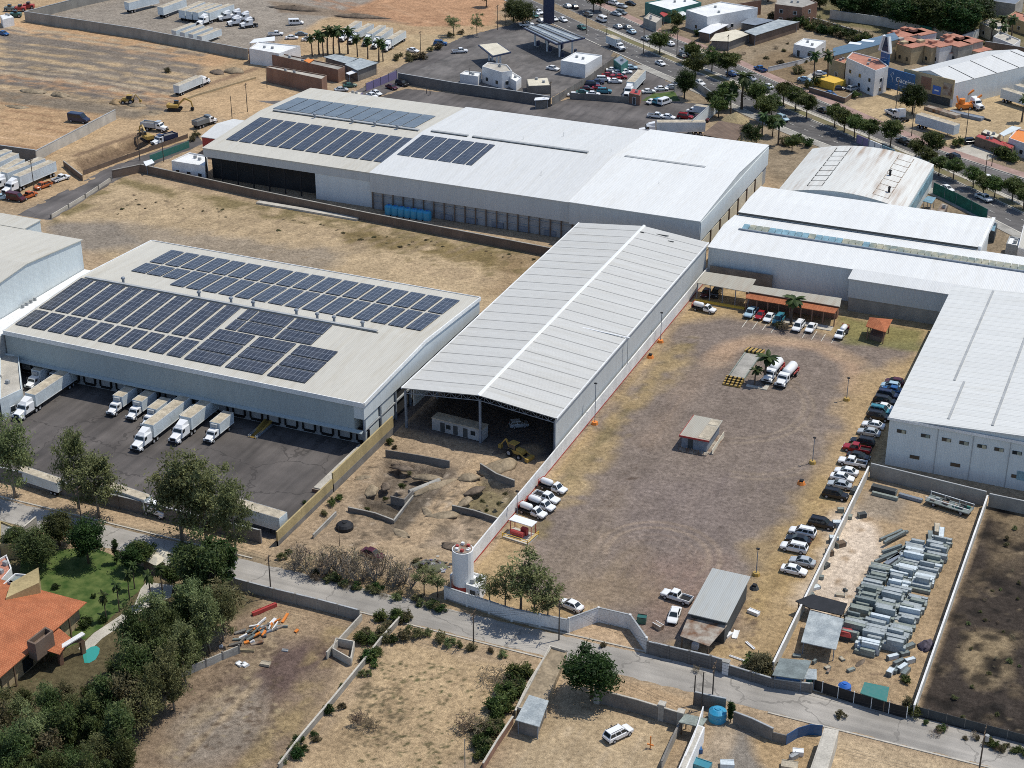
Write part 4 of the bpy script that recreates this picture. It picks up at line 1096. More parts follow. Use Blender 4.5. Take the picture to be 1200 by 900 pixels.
def bare_mesh(var):
    key=('bare',var)
    if key not in TREE:
        r=random.Random(var+90); m=MB()
        for k in range(9):
            a=r.uniform(0,6.28); sp=r.uniform(.25,.75); p=Vector((0,0,-.05)); d=Vector((math.cos(a)*sp,math.sin(a)*sp,1)).normalized(); pts=[p]
            for j in range(4): p=p+d*r.uniform(.7,1.0); d=(d+Vector((r.uniform(-.25,.25),r.uniform(-.25,.25),.08))).normalized(); pts.append(p)
            m.tube([tuple(q) for q in pts],[.07,.055,.04,.03,.012],4)
            for j in (1,2,3):
                for z in range(3):
                    b=r.uniform(0,6.28); e=pts[j]+Vector((math.cos(b)*.7,math.sin(b)*.7,r.uniform(.4,1.0)))*r.uniform(.6,1.1); m.tube([tuple(pts[j]),tuple(e)],[.03,.01],3)
        P,T,C=crown_points(var+40,(1.5,1.5,1.3),14,170,.4,-.6,.4); P[:,2]+=2.6
        TREE[key]=(leaf_mesh('twig_leaves',P,.26,T,M['fol_dry'],var+3,aspect=.4),m.mesh('bare_branches',[M['pale_bark']]))
    return TREE[key]
def bare(px, py, h, label, group=None, world=None):
    x,y=world or G(px,py); cm,bm=bare_mesh(trng.randrange(4)); s=h/4.2
    o=thing('leafless_tree',label,'bare tree',(x,y,0),trng.uniform(0,6.28),group); o.scale=(s,s,s)
    link('crown',cm,o); link('branches',bm,o); return o

# ------------------------------------------------------------------ walls, poles, simple buildings
def local(root, mb, name, mats, parent=None, smooth=False):
    """a part modelled in place and hung under its thing"""
    lx,ly,lz=root.location; c,s=math.cos(-root.rotation_euler.z),math.sin(-root.rotation_euler.z)
    mb.v=[((x-lx)*c-(y-ly)*s,(x-lx)*s+(y-ly)*c,z-lz) for x,y,z in mb.v]
    return mb.build(name,mats,parent or root,smooth)
def wall(px, h, label, mat='block', name='wall', cat='wall', thick=.2, world=False, coping='trim_grey', posts=0, base=None, post_mat=None, z0=-.1):
    p=px if world else GP(px); c=ctr(p); o=thing(name,label,cat,(c[0],c[1],0))
    m=MB(); cp=MB(); ps=MB(); bs=MB()
    a=offs(p,thick/2) if len(p)>1 else p; b=offs(p,-thick/2)
    rail(m,a,b,z0,h); local(o,m,'wall_panel' if name!='fence' else 'fence_panel',M[mat] if isinstance(mat,str) else mat)
    if coping:
        a=offs(p,thick/2+.05); b=offs(p,-thick/2-.05); rail(cp,a,b,h+.003,h+.13); local(o,cp,'coping',M[coping])
    if base:
        a=offs(p,thick/2+.03); b=offs(p,-thick/2-.03); rail(bs,a,b,-.1,base[1]); local(o,bs,'base_stripe',M[base[0]])
    if posts:
        q=resamp_exact(p,posts)
        for x,y in q:
            ps=MB(); ps.box(x-thick*.9,y-thick*.9,0,x+thick*.9,y+thick*.9,h+.18); local(o,ps,'post',M[post_mat or mat])
    return o
def resamp_exact(p, step):
    out=[]
    for a,b in zip(p[:-1],p[1:]):
        L=math.hypot(b[0]-a[0],b[1]-a[1]); n=max(1,round(L/step))
        out+=[(a[0]+(b[0]-a[0])*i/n,a[1]+(b[1]-a[1])*i/n) for i in range(n)]
    return out+[p[-1]]
def rot_rect(cx,cy,l,w,a):
    c,s=math.cos(a),math.sin(a); return [(cx+u*c-v*s,cy+u*s+v*c) for u,v in ((-l/2,-w/2),(l/2,-w/2),(l/2,w/2),(-l/2,w/2))]
def inset(p, d):
    c=ctr(p); out=[]
    n=len(p); s=1 if m_area(p)>0 else -1
    for i in range(n):
        a,b,e=p[i-1],p[i],p[(i+1)%n]
        def nrm(u,v):
            L=math.hypot(v[0]-u[0],v[1]-u[1]); return (-(v[1]-u[1])/L*s,(v[0]-u[0])/L*s)
        n1=nrm(a,b); n2=nrm(b,e); k=1+n1[0]*n2[0]+n1[1]*n2[1]; k=max(k,.3)
        out.append((b[0]+(n1[0]+n2[0])/k*d,b[1]+(n1[1]+n2[1])/k*d))
    return out
def openings(root, a, b, z0, z1, n, w, name, mat, proud=.04, off=0.0, frame='trim_white', wparent=None, skip=()):
    """n windows or doors along the wall from a to b (outside on the right of a->b)"""
    L=math.hypot(b[0]-a[0],b[1]-a[1]); dx,dy=(b[0]-a[0])/L,(b[1]-a[1])/L; nx,ny=dy,-dx
    for i in range(n):
        if i in skip: continue
        u=L*(i+.5)/n+off; m=MB()
        f=MB()
        def P(s,d): return (a[0]+dx*s+nx*d,a[1]+dy*s+ny*d)
        m.prism([P(u-w/2,-.05),P(u+w/2,-.05),P(u+w/2,proud),P(u-w/2,proud)],z0,z1)
        o=local(root,m,name,M[mat])
        if frame:
            t=.08
            for s0,s1,za,zb in ((u-w/2-t,u+w/2+t,z1+.003,z1+t),(u-w/2-t,u+w/2+t,z0-t,z0-.003),(u-w/2-t,u-w/2-.003,z0,z1),(u+w/2+.003,u+w/2+t,z0,z1)):
                f.prism([P(s0,-.04),P(s1,-.04),P(s1,proud+.03),P(s0,proud+.03)],za,zb)
            local(root,f,'frame',M[frame],o)
def flat_building(pts, h, label, name='flat_roofed_building', cat='building', mat='white_wall', roof='conc_light', parapet=.4, world=False, group=None, win=None, door=None, z=None, extras=True, seed=0):
    """flat-roofed block: walls, parapet, roof slab, a roof tank or vent, windows and a door on the faces the photo looks at"""
    p=pts if world else GP(pts,h if z is None else z)
    if m_area(p)<0: p=p[::-1]
    c=ctr(p); o=thing(name,label,cat,(c[0],c[1],0),0,group)
    m=MB(); m.prism(p,-.1,h); local(o,m,'wall',M[mat])
    m=MB(); q=inset(p,.22); m.prism(q,h+.003,h+.06); rf=local(o,m,'roof',M[roof])
    if parapet:
        m=MB(); q=inset(p,.2)
        for i in range(len(p)):
            j=(i+1)%len(p); m.prism([p[i],p[j],q[j],q[i]],h+.002,h+parapet)
        local(o,m,'parapet',M[mat])
    r=random.Random(seed+int(c[0]*7))
    if extras:
        for k in range(2):
            u=.3+.4*r.random(); v=.3+.4*r.random()
            x=c[0]+(r.random()-.5)*(max(a[0] for a in p)-min(a[0] for a in p))*.4; y=c[1]+(r.random()-.5)*(max(a[1] for a in p)-min(a[1] for a in p))*.4
            m=MB(); m.box(x-.4,y-.3,h+.07,x+.4,y+.3,h+.8); local(o,m,'roof_vent',M['trim_grey'],rf)
    for i in range(len(p)):
        a,b=p[i],p[(i+1)%len(p)]; L=math.hypot(b[0]-a[0],b[1]-a[1]); ny=-(b[0]-a[0])/L; nx=(b[1]-a[1])/L
        if ny*(-1)+nx*.5<.2 or L<2.5: continue
        if win:
            nst=max(1,int(h/3.2))
            for f in range(nst): openings(o,a,b,1.0+f*3.0,2.2+f*3.0,max(1,int(L/win)),1.2,'window','glass',skip=(0,) if (door and f==0 and ny<-.5) else ())
        if door and ny<-.5: openings(o,a,b,.05,2.2,max(1,int(L/(win or L))),1.1,'door',door,skip=range(1,50))
    return o
def gable_building(x0,y0,x1,y1,h,rise,label,axis='x',name='warehouse',cat='warehouse',mat='pale_wall',roof='white_roof',group=None,over=.3,ridge=.5,root=None,tag_roof='roof',wall_part='wall',ridge_cap=None,thick=.18):
    """axis-aligned shed; ridge runs along `axis`"""
    o=root or thing(name,label,cat,((x0+x1)/2,(y0+y1)/2,0),0,group)
    if axis=='x':
        yr=y0+(y1-y0)*ridge; zt=lambda x,y: h+rise*(1-abs((y-yr)/((y0-yr) if y<yr else (y1-yr))) if True else 0)
        prof=[(y0-over,None),(yr,None),(y1+over,None)]
        m=MB(); m.prism([(x0,y0),(x1,y0),(x1,yr),(x1,y1),(x0,y1),(x0,yr)],-.1,h,lambda x,y:h+(rise if abs(y-yr)<1e-6 else 0)-.05)
        local(o,m,wall_part,M[mat])
        m=MB(); s0=rise/(yr-y0); s1=rise/(y1-yr)
        r=[(y0-over,h-over*s0),(yr,h+rise),(y1+over,h-over*s1)]
        sec=[(y,z) for y,z in r]+[(y,z+thick) for y,z in r[::-1]]
        m.loft([[(x0-over,y,z) for y,z in sec],[(x1+over,y,z) for y,z in sec]]); local(o,m,tag_roof,M[roof])
        if ridge_cap:
            m=MB(); m.loft([[(x0-over-.1,yr-.45,h+rise+thick-.02),(x0-over-.1,yr+.45,h+rise+thick-.02),(x0-over-.1,yr+.1,h+rise+thick+.12),(x0-over-.1,yr-.1,h+rise+thick+.12)],[(x1+over+.1,yr-.45,h+rise+thick-.02),(x1+over+.1,yr+.45,h+rise+thick-.02),(x1+over+.1,yr+.1,h+rise+thick+.12),(x1+over+.1,yr-.1,h+rise+thick+.12)]]); local(o,m,'ridge_cap',M[ridge_cap])
    else:
        xr=x0+(x1-x0)*ridge
        m=MB(); m.prism([(x0,y0),(xr,y0),(x1,y0),(x1,y1),(xr,y1),(x0,y1)],-.1,h,lambda x,y:h+(rise if abs(x-xr)<1e-6 else 0)-.05)
        local(o,m,wall_part,M[mat])
        m=MB(); s0=rise/max(xr-x0,1e-6); s1=rise/max(x1-xr,1e-6)
        r=[(x0-over,h-over*s0),(xr,h+rise),(x1+over,h-over*s1)]
        sec=[(x,z) for x,z in r]+[(x,z+thick) for x,z in r[::-1]]
        m.loft([[(x,y0-over,z) for x,z in sec],[(x,y1+over,z) for x,z in sec]]); local(o,m,tag_roof,M[roof])
    return o
def canopy_roof(pts, h, label, name='shelter', cat='shelter', roof='lam_roof', post='steel', z=None, slope=0.0, walls=None, group=None, world=False):
    """a roof sheet on four corner posts"""
    p=pts if world else GP(pts,h)
    if m_area(p)<0: p=p[::-1]
    c=ctr(p); o=thing(name,label,cat,(c[0],c[1],0),0,group)
    hz=lambda q:h-slope*(1 if q in (p[0],p[1]) else 0)
    m=MB(); n=len(p); m.loft([[(x,y,hz((x,y))) for x,y in p],[(x,y,hz((x,y))+.14) for x,y in p]]); local(o,m,'roof',M[roof])
    q=inset(p,.35)
    for i,(x,y) in enumerate(q):
        m=MB(); m.box(x-.07,y-.07,-.05,x+.07,y+.07,hz(p[i])-.003); local(o,m,'post',M[post])
    if walls:
        q=inset(p,.5); m=MB(); m.prism(q,-.05,h-.35-slope); local(o,m,'wall',M[walls])
    return o
def pole(px, py, h, label, arm=True, group=None, name='utility_pole', r=.13, mat='pole', lamp=False, ang=0.0):
    x,y=G(px,py); o=thing(name,label,'pole' if name!='street_lamp' else 'street lamp',(x,y,0),ang,group)
    m=MB(); m.tube([(0,0,-.1),(0,0,h)],[r,r*.7],8); m.build('shaft',M[mat],o)
    if arm:
        m=MB(); m.bar((0,-.95,h-.5),(0,.95,h-.5),.11); m.bar((0,-.7,h-1.3),(0,.7,h-1.3),.09)
        for y_ in (-.9,-.45,.45,.9): m.tube([(0,y_,h-.44),(0,y_,h-.24)],.05,6)
        m.build('crossarm',M['wood'],o)
    if lamp:
        m=MB(); m.tube([(0,0,h-.05),(.6,0,h+.35),(1.8,0,h+.45)],[.05,.045,.04],6); m.build('bracket',M[mat],o)
        m=MB(); m.ell((2.0,0,h+.42),(.42,.17,.1),8,5); m.build('lamp_head',M['trim_grey'],o)
    return o
# ------------------------------------------------------------------ solar warehouse with the loading docks
def seg(m, x0,x1, prof):   # profile (y,z) swept along x
    m.loft([[(x0,y,z) for y,z in prof],[(x1,y,z) for y,z in prof]])
def array(root, x0,x1,y0,y1, zf, mat='solar', lift=.14):
    m=MB(); q=[(x0,y0),(x1,y0),(x1,y1),(x0,y1)]
    m.loft([[(x,y,zf(y)+lift) for x,y in q],[(x,y,zf(y)+lift+.06) for x,y in q]]); local(root,m,'solar_array',M[mat])
def vent(root, x, y, z):
    m=MB(); m.tube([(x,y,z),(x,y,z+.9)],.28,8); m.ell((x,y,z+1.1),(.5,.5,.35),10,6); local(root,m,'roof_ventilator',M['steel'])
B1=thing('solar_warehouse','long grey warehouse with loading docks under two fields of dark solar panels','warehouse',(-182,282,0))
X0,X1,Y0,YR,Y1=-224.3,-139.9,255.4,282.7,309.8
z1f=lambda y: 10.05+(1.5*(y-Y0)/(YR-Y0) if y<YR else 1.5*(Y1-y)/(Y1-YR))
m=MB(); seg(m,X0,X1-2.2,[(Y0,3.75),(Y0,9.95),(YR,11.4),(Y1,9.95),(Y1,3.75)]); local(B1,m,'wall',M['blue_grey_wall'])
m=MB(); seg(m,X1-2.197,X1,[(Y0,6.6),(Y0,9.95),(YR,11.4),(Y1,9.95),(Y1,6.6)]); local(B1,m,'gable_wall',M['pale_wall'])
m=MB(); m.box(X0+.3,257.4,-.1,X1-2.3,Y1-.2,3.74); local(B1,m,'dock_wall',M['trim_grey'])
m=MB(); m.box(X1-2.15,258.6,-.1,X1-.5,Y1-.4,6.59); local(B1,m,'side_wall',M['painted_shade'])  # dark block fills the open side, its shade put into the colour
for i in range(9):
    y=Y0+.4+i*(Y1-Y0-.9)/8; m=MB(); m.box(X1-.45,y-.22,-.1,X1-.1,y+.22,6.58); local(B1,m,'column',M['steel'])
for i in range(8):
    y=Y0+.9+i*(Y1-Y0-.9)/8; m=MB()
    if i<2:
        m.box(X1-.40,y+.1,4.2,X1-.25,y+5.4,6.2); m.box(X1-.40,y+.1,.6,X1-.25,y+5.4,3.4); local(B1,m,'side_panel',M['pale_wall' if i else 'cool_wall'])
for z in (3.8,):
    m=MB(); m.box(X1-.48,Y0+.6,z,X1-.12,Y1-.6,z+.3); local(B1,m,'rail',M['trim_grey'])
m=MB(); seg(m,X0-.2,X1-.3,[(Y0-.7,3.7),(Y0-.03,4.0),(Y0-.03,4.2),(Y0-.7,3.85)]); local(B1,m,'dock_canopy',M['blue_grey_wall'])
m=MB(); T=.16
seg(m,X0,X1,[(Y0-.15,10.0),(YR,11.55),(Y1+.15,10.0),(Y1+.15,10.0+T),(YR,11.55+T),(Y0-.15,10.0+T)]); local(B1,m,'roof',M['beige_roof'])
zf1=lambda y: z1f(y)+.16
m=MB(); m.box(X0-.1,Y0-.35,9.35,X1+.1,Y0-.17,10.35); m.box(X0-.1,Y1+.17,9.5,X1+.1,Y1+.35,10.35)
for x in (X0-.25,X1+.05): seg(m,x,x+.25,[(Y0-.15,9.6),(YR,11.15),(Y1+.15,9.6),(Y1+.15,10.4),(YR,11.95),(Y0-.15,10.4)])
local(B1,m,'roof_trim',M['trim_white'])
m=MB(); m.box(X0+1,YR-.35,11.72,X1-11,YR+.35,11.98); local(B1,m,'ridge_vent',M['trim_grey'])
m=MB(); m.box(X0+2,YR-.75,11.66,X1-10.5,YR-.40,11.76); local(B1,m,'gutter',M['gutter'])
for k in range(10):
    x=-223.8+k*4.165; array(B1,x,x+3.4,266.6,281.8,zf1); array(B1,x,x+3.4,258.4,265.5,zf1)
for r_,(ya,yb) in enumerate(((258.2,262.4),(262.9,267.1),(267.6,271.8),(272.5,276.8),(277.3,281.7))):
    for c_ in range(3):
        xa=-182.0+c_*9.6-(1.0 if r_>2 and c_==0 else 0)
        if r_>=3: xa=(-181.2,-179.4+1.2,-169.2)[c_]-(.0 if c_ else 0); wd=(2.9 if c_==0 else 8.4)
        else: wd=8.6
        if r_>=3 and c_==0: array(B1,xa,xa+2.6,ya,yb,zf1)
        else: array(B1,xa,xa+wd,ya,yb,zf1)
for k in range(18):
    x=-216.4+k*4.12; array(B1,x,x+3.45,297.3,306.2,zf1)
    if k<3: array(B1,x-.2,x+3.45,290.4,296.2,zf1)
    else: array(B1,x,x+3.45,286.8,296.4,zf1)
for x in (-214,-194.5,-186.5,-181,-170.5,-165.5,-161.5,-154.8): vent(B1,x,YR+1.0,11.6)
for k in range(21):
    x=X0+3+k*4.0
    m=MB(); m.box(x-1.25,257.28,.9,x+1.25,257.42,3.3); d=local(B1,m,'dock_door',M['trim_grey'])
    m=MB()
    for a in (-1.45,1.2): m.box(x+a,256.95,.8,x+a+.25,257.38,3.6)
    m.box(x-1.2,256.95,3.35,x+1.2,257.38,3.6); m.box(x-1.2,257.0,.4,x+1.2,257.38,.75); local(B1,m,'dock_seal',M['black'],d)
# strip roof and the tall hall at the left edge
o=thing('link_building','low white flat roof squeezed between the solar warehouse and the tall pale hall','building',(-227.2,275,0))
m=MB(); m.box(-229.9,250,-.1,-224.7,291,9.2); local(o,m,'wall',M['trim_grey']); m=MB(); m.box(-229.9,250,9.203,-224.7,291,9.35); rf=local(o,m,'roof',M['trim_white'])
for k in range(4):
    m=MB(); m.tube([(-229.3,268+k*1.4,9.35),(-229.3,268+k*1.4,10.1)],.35,10); local(o,m,'vent_pipe',M['trim_grey'],rf)
Lb=gable_building(-300,252.5,-230.1,291.2,16.3,1.7,'tall hall with pale cyan end wall and dusty ribbed roof at the left edge',name='tall_hall',mat='cool_wall',roof='beige_roof')
m=MB(); m.box(-300,291.4,-.1,-246,297.5,16.4); local(Lb,m,'annex',M['cool_wall']); m=MB(); m.box(-300,291.4,16.403,-245.8,297.6,16.6); local(Lb,m,'annex_roof',M['beige_roof'])
o=flat_building([(0,415),(22,418),(26,458),(0,470)],4.5,'small pale blue-grey dock office with an orange stripe at the left edge','dock_office',mat='cool_wall',z=4.5,win=3)
# ------------------------------------------------------------------ open shed
S=thing('open_shed','long open-fronted shed with a lined pale metal roof and white ridge','shed',(-121,315,0))
sx0,sx1,sxr,sy0,sy1=-136.9,-104.7,-120.6,266.6,362.6
seam=[]
for a,b in ((sx0-.3,sxr),(sxr,sx1+.3)):
    m=MB(); za=8.9 if a<sxr else 10.6; zb=10.6 if b<=sxr else 8.9
    if a==sxr: za,zb=10.6,8.9
    m.loft([[(a,y,za),(b,y,zb),(b,y,zb+.16),(a,y,za+.16)] for y in (sy0-.4,sy1+.4)]); local(S,m,'roof',M['shed_roof'])
m=MB(); m.loft([[(sxr-.4,y,10.74),(sxr+.4,y,10.74),(sxr+.2,y,10.98),(sxr-.2,y,10.98)] for y in (sy0-.6,sy1+.6)]); local(S,m,'ridge_cap',M['white'])
for x,z in ((sx0-.32,8.95),(sx1+.32,8.95)):
    m=MB(); m.box(x-.13,sy0-.4,z-.15,x+.13,sy1+.4,z+.2); local(S,m,'gutter',M['trim_white'])
m=MB(); m.box(sx1-.15,sy0,0,sx1,sy1,8.85); local(S,m,'side_wall',M['grey_wall'])
m=MB(); m.box(sx0,sy0+4,3.0,sx0+.15,sy1,8.85); local(S,m,'side_wall',M['grey_wall'])
m=MB(); m.prism([(sx0+.2,sy1-.2),(sx1-.2,sy1-.2),(sx1-.2,sy1),(sx0+.2,sy1)],0,8.8,lambda x,y:8.8); local(S,m,'end_wall',M['grey_wall'])
for x,zt in ((sx0+.2,8.85),(sxr,10.0),(sx1-.25,8.85)):
    m=MB(); m.box(x-.2,sy0+.05,-.1,x+.2,sy0+.45,zt-.6); local(S,m,'column',M['steel'])
for i in range(1,7):
    for x in (sx0+.45,sx1-.45):
        y=sy0+i*14; m=MB(); m.box(x-.2,y-.2,-.1,x+.2,y+.2,8.7); local(S,m,'column',M['steel'])
for y in (sy0+.1,sy0+14.,sy0+28.):
    m=MB(); n=26; zt=lambda x: 10.5-abs(x-sxr)/16*1.65
    for i in range(n):
        xa=sx0+.3+(sx1-sx0-.6)*i/n; xb=sx0+.3+(sx1-sx0-.6)*(i+1)/n
        m.bar((xa,y,zt(xa)),(xb,y,zt(xb)),.14); m.bar((xa,y,zt(xa)-1.1),(xb,y,zt(xb)-1.1),.14)
        m.bar((xa,y,zt(xa)-(1.1 if i%2 else 0)),(xb,y,zt(xb)-(0 if i%2 else 1.1)),.08); m.bar((xa,y,zt(xa)),(xa,y,zt(xa)-1.1),.06)
    local(S,m,'roof_truss',M['steel'])
for pa,pb in (((628,383),(741,397)),((648,411),(738,398)),):
    pass
m=MB(); a=G(655,378,10.3); b=G(741,397,9.2); m.bar((a[0],a[1],10.35),(-103.6,b[1],9.3),.28,.12); local(S,m,'pipe',M['white'])
m=MB(); m.bar((-103.9,b[1],9.2),(-103.9,b[1],3.1),.14); local(S,m,'downpipe',M['grey_wall'])
for px,py,w in ((775,277,20),(786,283,8),(752,276,6)):
    x,y=G(px,py,9.9); m=MB(); zz=10.78-abs(x-sxr)/16*1.7; m.box(x-w*.09,y-.15,zz,x+w*.09,y+.15,zz+.12); local(S,m,'roof_patch',M['gutter'])
# ------------------------------------------------------------------ white warehouse row at the back
W=thing('white_warehouse','very large white-roofed warehouse in three stepped bays, solar panels on its left end','warehouse',(-180,402,0))
wy0,wy1,wyr=373.0,433.2,404.0
def bay(x0,x1,h,rise,roof,y0=wy0,y1=wy1,yr=wyr,up='grey_wall',zb=4.8):
    m=MB(); seg(m,x0,x1,[(y0,zb),(y0,h-.08),(yr,h+rise-.08),(y1,h-.08),(y1,zb)]); local(W,m,'wall',M[up])
    m=MB(); seg(m,x0-.12,x1+.12,[(y0-.25,h),(yr,h+rise),(y1+.25,h),(y1+.25,h+.16),(yr,h+rise+.16),(y0-.25,h+.16)]); local(W,m,'roof',M[roof])
bay(-250.6,-199.4,9.6,1.5,'beige_roof',zb=7.2,y0=373.5); bay(-199.3,-143.2,10.0,1.5,'white_roof_b',y0=372.6); bay(-143.1,-109.3,10.5,1.6,'white_roof',y0=371.6,up='grey_wall')
m=MB(); m.box(-250.4,377,-.1,-199.5,wy1-.4,7.19); local(W,m,'lower_wall',M['painted_shade'])  # no real wall: painted dark to give the shade behind the open front
m=MB(); m.box(-216.2,373.6,-.1,-199.5,376.9,7.19); local(W,m,'pale_wall',M['cool_wall'])
for k in range(8):
    m=MB(); x=-250.2+k*4.9; m.box(x-.15,373.7,-.1,x+.15,374.0,7.18); local(W,m,'column',M['chassis'])
m=MB(); m.box(-199.2,373.25,-.1,-109.5,wy1-.4,4.79); local(W,m,'lower_wall',M['trim_grey'])
for k in range(31):
    m=MB(); x=-198.8+k*2.95; m.box(x-.14,372.75,-.1,x+.14,373.0,4.79); local(W,m,'column',M['brick_brown'])
for z in (1.9,3.6):
    m=MB(); m.box(-199,373.03,z,-109.6,373.15,z+.18); local(W,m,'rail',M['trim_grey'])
for k in range(7):
    x=-192+k*7.2; m=MB(); m.box(x-1.6,372.95,.1,x+1.6,373.22,1.5); local(W,m,'wall_unit',M['steel'])
m=MB(); m.box(-109.28,372,5.2,-109.1,433,10.2); local(W,m,'side_cladding',M['pale_wall'])
for k in range(7):
    y=373+k*8.0; m=MB(); m.box(-109.45,y-.25,-.1,-109.0,y+.25,5.19); local(W,m,'column',M['brick_brown'])
    m=MB(); m.box(-109.48,y+.5,.5,-109.2,y+7.4,4.6); local(W,m,'side_panel',M['cream'])
zfa=lambda y:9.76+1.5*((y-373.5)/30.5 if y<wyr else (433.2-y)/29.2); zfb=lambda y:10.16+1.5*(y-372.6)/31.4
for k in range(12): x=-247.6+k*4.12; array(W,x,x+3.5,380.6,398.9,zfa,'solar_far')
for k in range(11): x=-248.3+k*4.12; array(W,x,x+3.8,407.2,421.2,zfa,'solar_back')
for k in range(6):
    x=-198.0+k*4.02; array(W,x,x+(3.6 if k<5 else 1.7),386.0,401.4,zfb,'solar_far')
for (xa,xb,y,z) in ((-184.5,-151.0,405.2,11.6),(-140.5,-118.5,405.0,11.95),(-197,-186,405.2,11.6),(-247,-201,405.4,11.2)):
    m=MB(); m.box(xa,y-.5,z,xb,y+.5,z+.45); local(W,m,'ridge_vent',M['trim_grey'])
    m=MB(); m.box(xa,y-.66,z-.02,xb,y-.52,z+.2); local(W,m,'gutter',M['gutter'])
for x in (-233,-221,-214,-207): vent(W,x,404.2,11.2)
for px,py in ((634,205),(660,160),(716,180),(613,165),(772,218),(822,150)):
    x,y=G(px,py,11); m=MB(); m.tube([(x,y,10.6),(x,y,12.2)],.06,5); local(W,m,'lightning_rod',M['trim_grey'])
# small office at the left end and the annexe behind it
flat_building([(201,190),(222,180),(243,184),(240,196)],4.2,'small white gatehouse office at the left end of the white warehouse','gate_office',mat='white_wall',roof='trim_white',z=4.2,win=3,door='glass')
o=gable_building(-263,392,-252.5,409,5.5,1.2,'small red-walled white-roofed shed beside the panelled end of the white warehouse',axis='x',name='side_shed',mat='red_paint',roof='white_roof_b',cat='shed')
canopy_roof([(168,190),(178,187),(181,191),(171,195)],2.6,'small white guard canopy beside the side street',name='guard_canopy',roof='white')
# row of blue tanks under the white warehouse
for k in range(7):
    x,y=G(441+k*7.7,262+k*1.1); o=thing('water_tank','cyan plastic tank in the row of seven against the white warehouse','tank',(x,371.0,0),0,'cyan tanks against the white warehouse')
    m=MB(); m.tube([(0,0,.15),(0,0,.3),(0,0,2.2),(0,0,2.6)],[1.05,1.12,1.12,.7],14); m.build('tank_body',M['cyan'],o)
    m=MB(); m.tube([(0,0,2.61),(0,0,2.75)],.3,10); m.build('lid',M['blue'],o)
    m=MB(); m.box(-1.1,-1.1,-.05,1.1,1.1,.147); m.build('plinth',M['conc'],o)
# ------------------------------------------------------------------ halls on the right
Hh=gable_building(-104.2,362.7,-14,385.2,8.0,1.0,'long white hall with a strip of tinted skylights along its ridge',name='skylight_hall',mat='cool_wall',roof='white_roof',ridge=.56,over=.25)
xs_=[]
for k in range(44):
    x=-99.6+k*1.62; m=MB(); m.loft([[(x+.06,374.1,9.0),(x+1.54,374.1,9.0),(x+1.54,376.4,9.15),(x+.06,376.4,9.15)],[(x+.06,374.1,9.35),(x+1.54,374.1,9.35),(x+1.54,376.4,9.75),(x+.06,376.4,9.75)]]); local(Hh,m,'skylight',M['skyblue' if k in (0,4,5,6,7,8,9,11,12,13,14,18) else 'skylight'])
m=MB(); m.box(-100.2,373.6,8.95,-28,374.05,9.42); local(Hh,m,'skylight_kerb',M['steel'])
Ha=thing('rear_hall','flat white-roofed hall behind the skylight hall, its right end stepped','warehouse',(-75,396,0))
m=MB(); m.box(-103.6,385.6,-.1,-45.6,406,8.5); local(Ha,m,'wall',M['pale_wall'])
m=MB(); seg(m,-103.8,-45.4,[(385.5,8.62),(395.5,9.1),(406.2,8.52),(406.2,8.7),(395.5,9.28),(385.5,8.8)]); local(Ha,m,'roof',M['white_roof'])
m=MB(); m.box(-45.38,385.5,8.0,-44.6,406.2,9.1); local(Ha,m,'parapet',M['trim_white'])
m=MB(); m.box(-103.8,385.2,8.5,-45.4,385.45,8.95); local(Ha,m,'gutter',M['gutter'])
Hc=thing('front_block','white block jutting forward beside the ribbed white hall, concrete wall at its foot','warehouse',(-57,360,0))
m=MB(); m.box(-69.3,357.2,3.4,-30,362.4,7.9); local(Hc,m,'wall',M['grey_wall']); m=MB(); m.box(-69.1,357.4,-.1,-30,362.4,3.397); local(Hc,m,'base_wall',M['block'])
m=MB(); m.loft([[(-69.6,356.9,7.92),(-30,356.9,7.92),(-30,362.2,8.35),(-69.6,362.2,8.35)],[(-69.6,356.9,8.06),(-30,356.9,8.06),(-30,362.2,8.49),(-69.6,362.2,8.49)]]); local(Hc,m,'roof',M['white_roof_b'])
# old arched hall
A=thing('arched_hall','old hall with a low arched patched whitish roof beside the avenue','warehouse',(-83,427,0))
ax0,ax1,ay0,ay1=-100.2,-66.8,408.6,446
arcz=lambda x: 6.6+2.6*(1-((x-(ax0+ax1)/2)/((ax1-ax0)/2))**2)
px_=[ax0+(ax1-ax0)*i/12 for i in range(13)]
m=MB(); m.prism([(x,ay0) for x in px_]+[(x,ay1) for x in px_[::-1]],-.1,7,lambda x,y:arcz(x)-.05); local(A,m,'wall',M['cool_wall'])
m=MB(); m.loft([[(x,y,arcz(x)) for x in px_]+[(x,y,arcz(x)+.16) for x in px_[::-1]] for y in (ay0-.2,ay1+.3)]); local(A,m,'roof',M['old_roof'])
for i,x in enumerate((-93,-89.2,-76,-72)):
    m=MB()
    for j in range(8): 
        y=ay0+3+j*4.2; m.bar((x,y,arcz(x)+.19),(x,y+3.4,arcz(x)+.19),.18,.08)
    local(A,m,'roof_seam',M['rust' if i>1 else 'gutter'])
for j in range(8):
    y=ay0+3+j*4.2
    for xa,xb in ((-93,-89.2),(-76,-72)):
        m=MB(); m.bar((xa,y,arcz(xa)+.2),(xb,y,arcz(xb)+.2),.16,.08); local(A,m,'roof_seam',M['gutter' if xa<-90 else 'rust'])
for px,py in ((1042,223),(1043,205)):
    x,y=G(px,py,8.8); m=MB(); m.tube([(x,y,arcz(x)),(x,y,arcz(x)+1.5)],.3,8); m.tube([(x,y,arcz(x)+1.5),(x,y,arcz(x)+1.8)],[.5,.1],8); local(A,m,'roof_ventilator',M['chassis'])
m=MB(); m.box(ax1+.1,ay0+2,2.8,ax1+.28,ay1-1,6.0); local(A,m,'side_band',M['skyblue'])
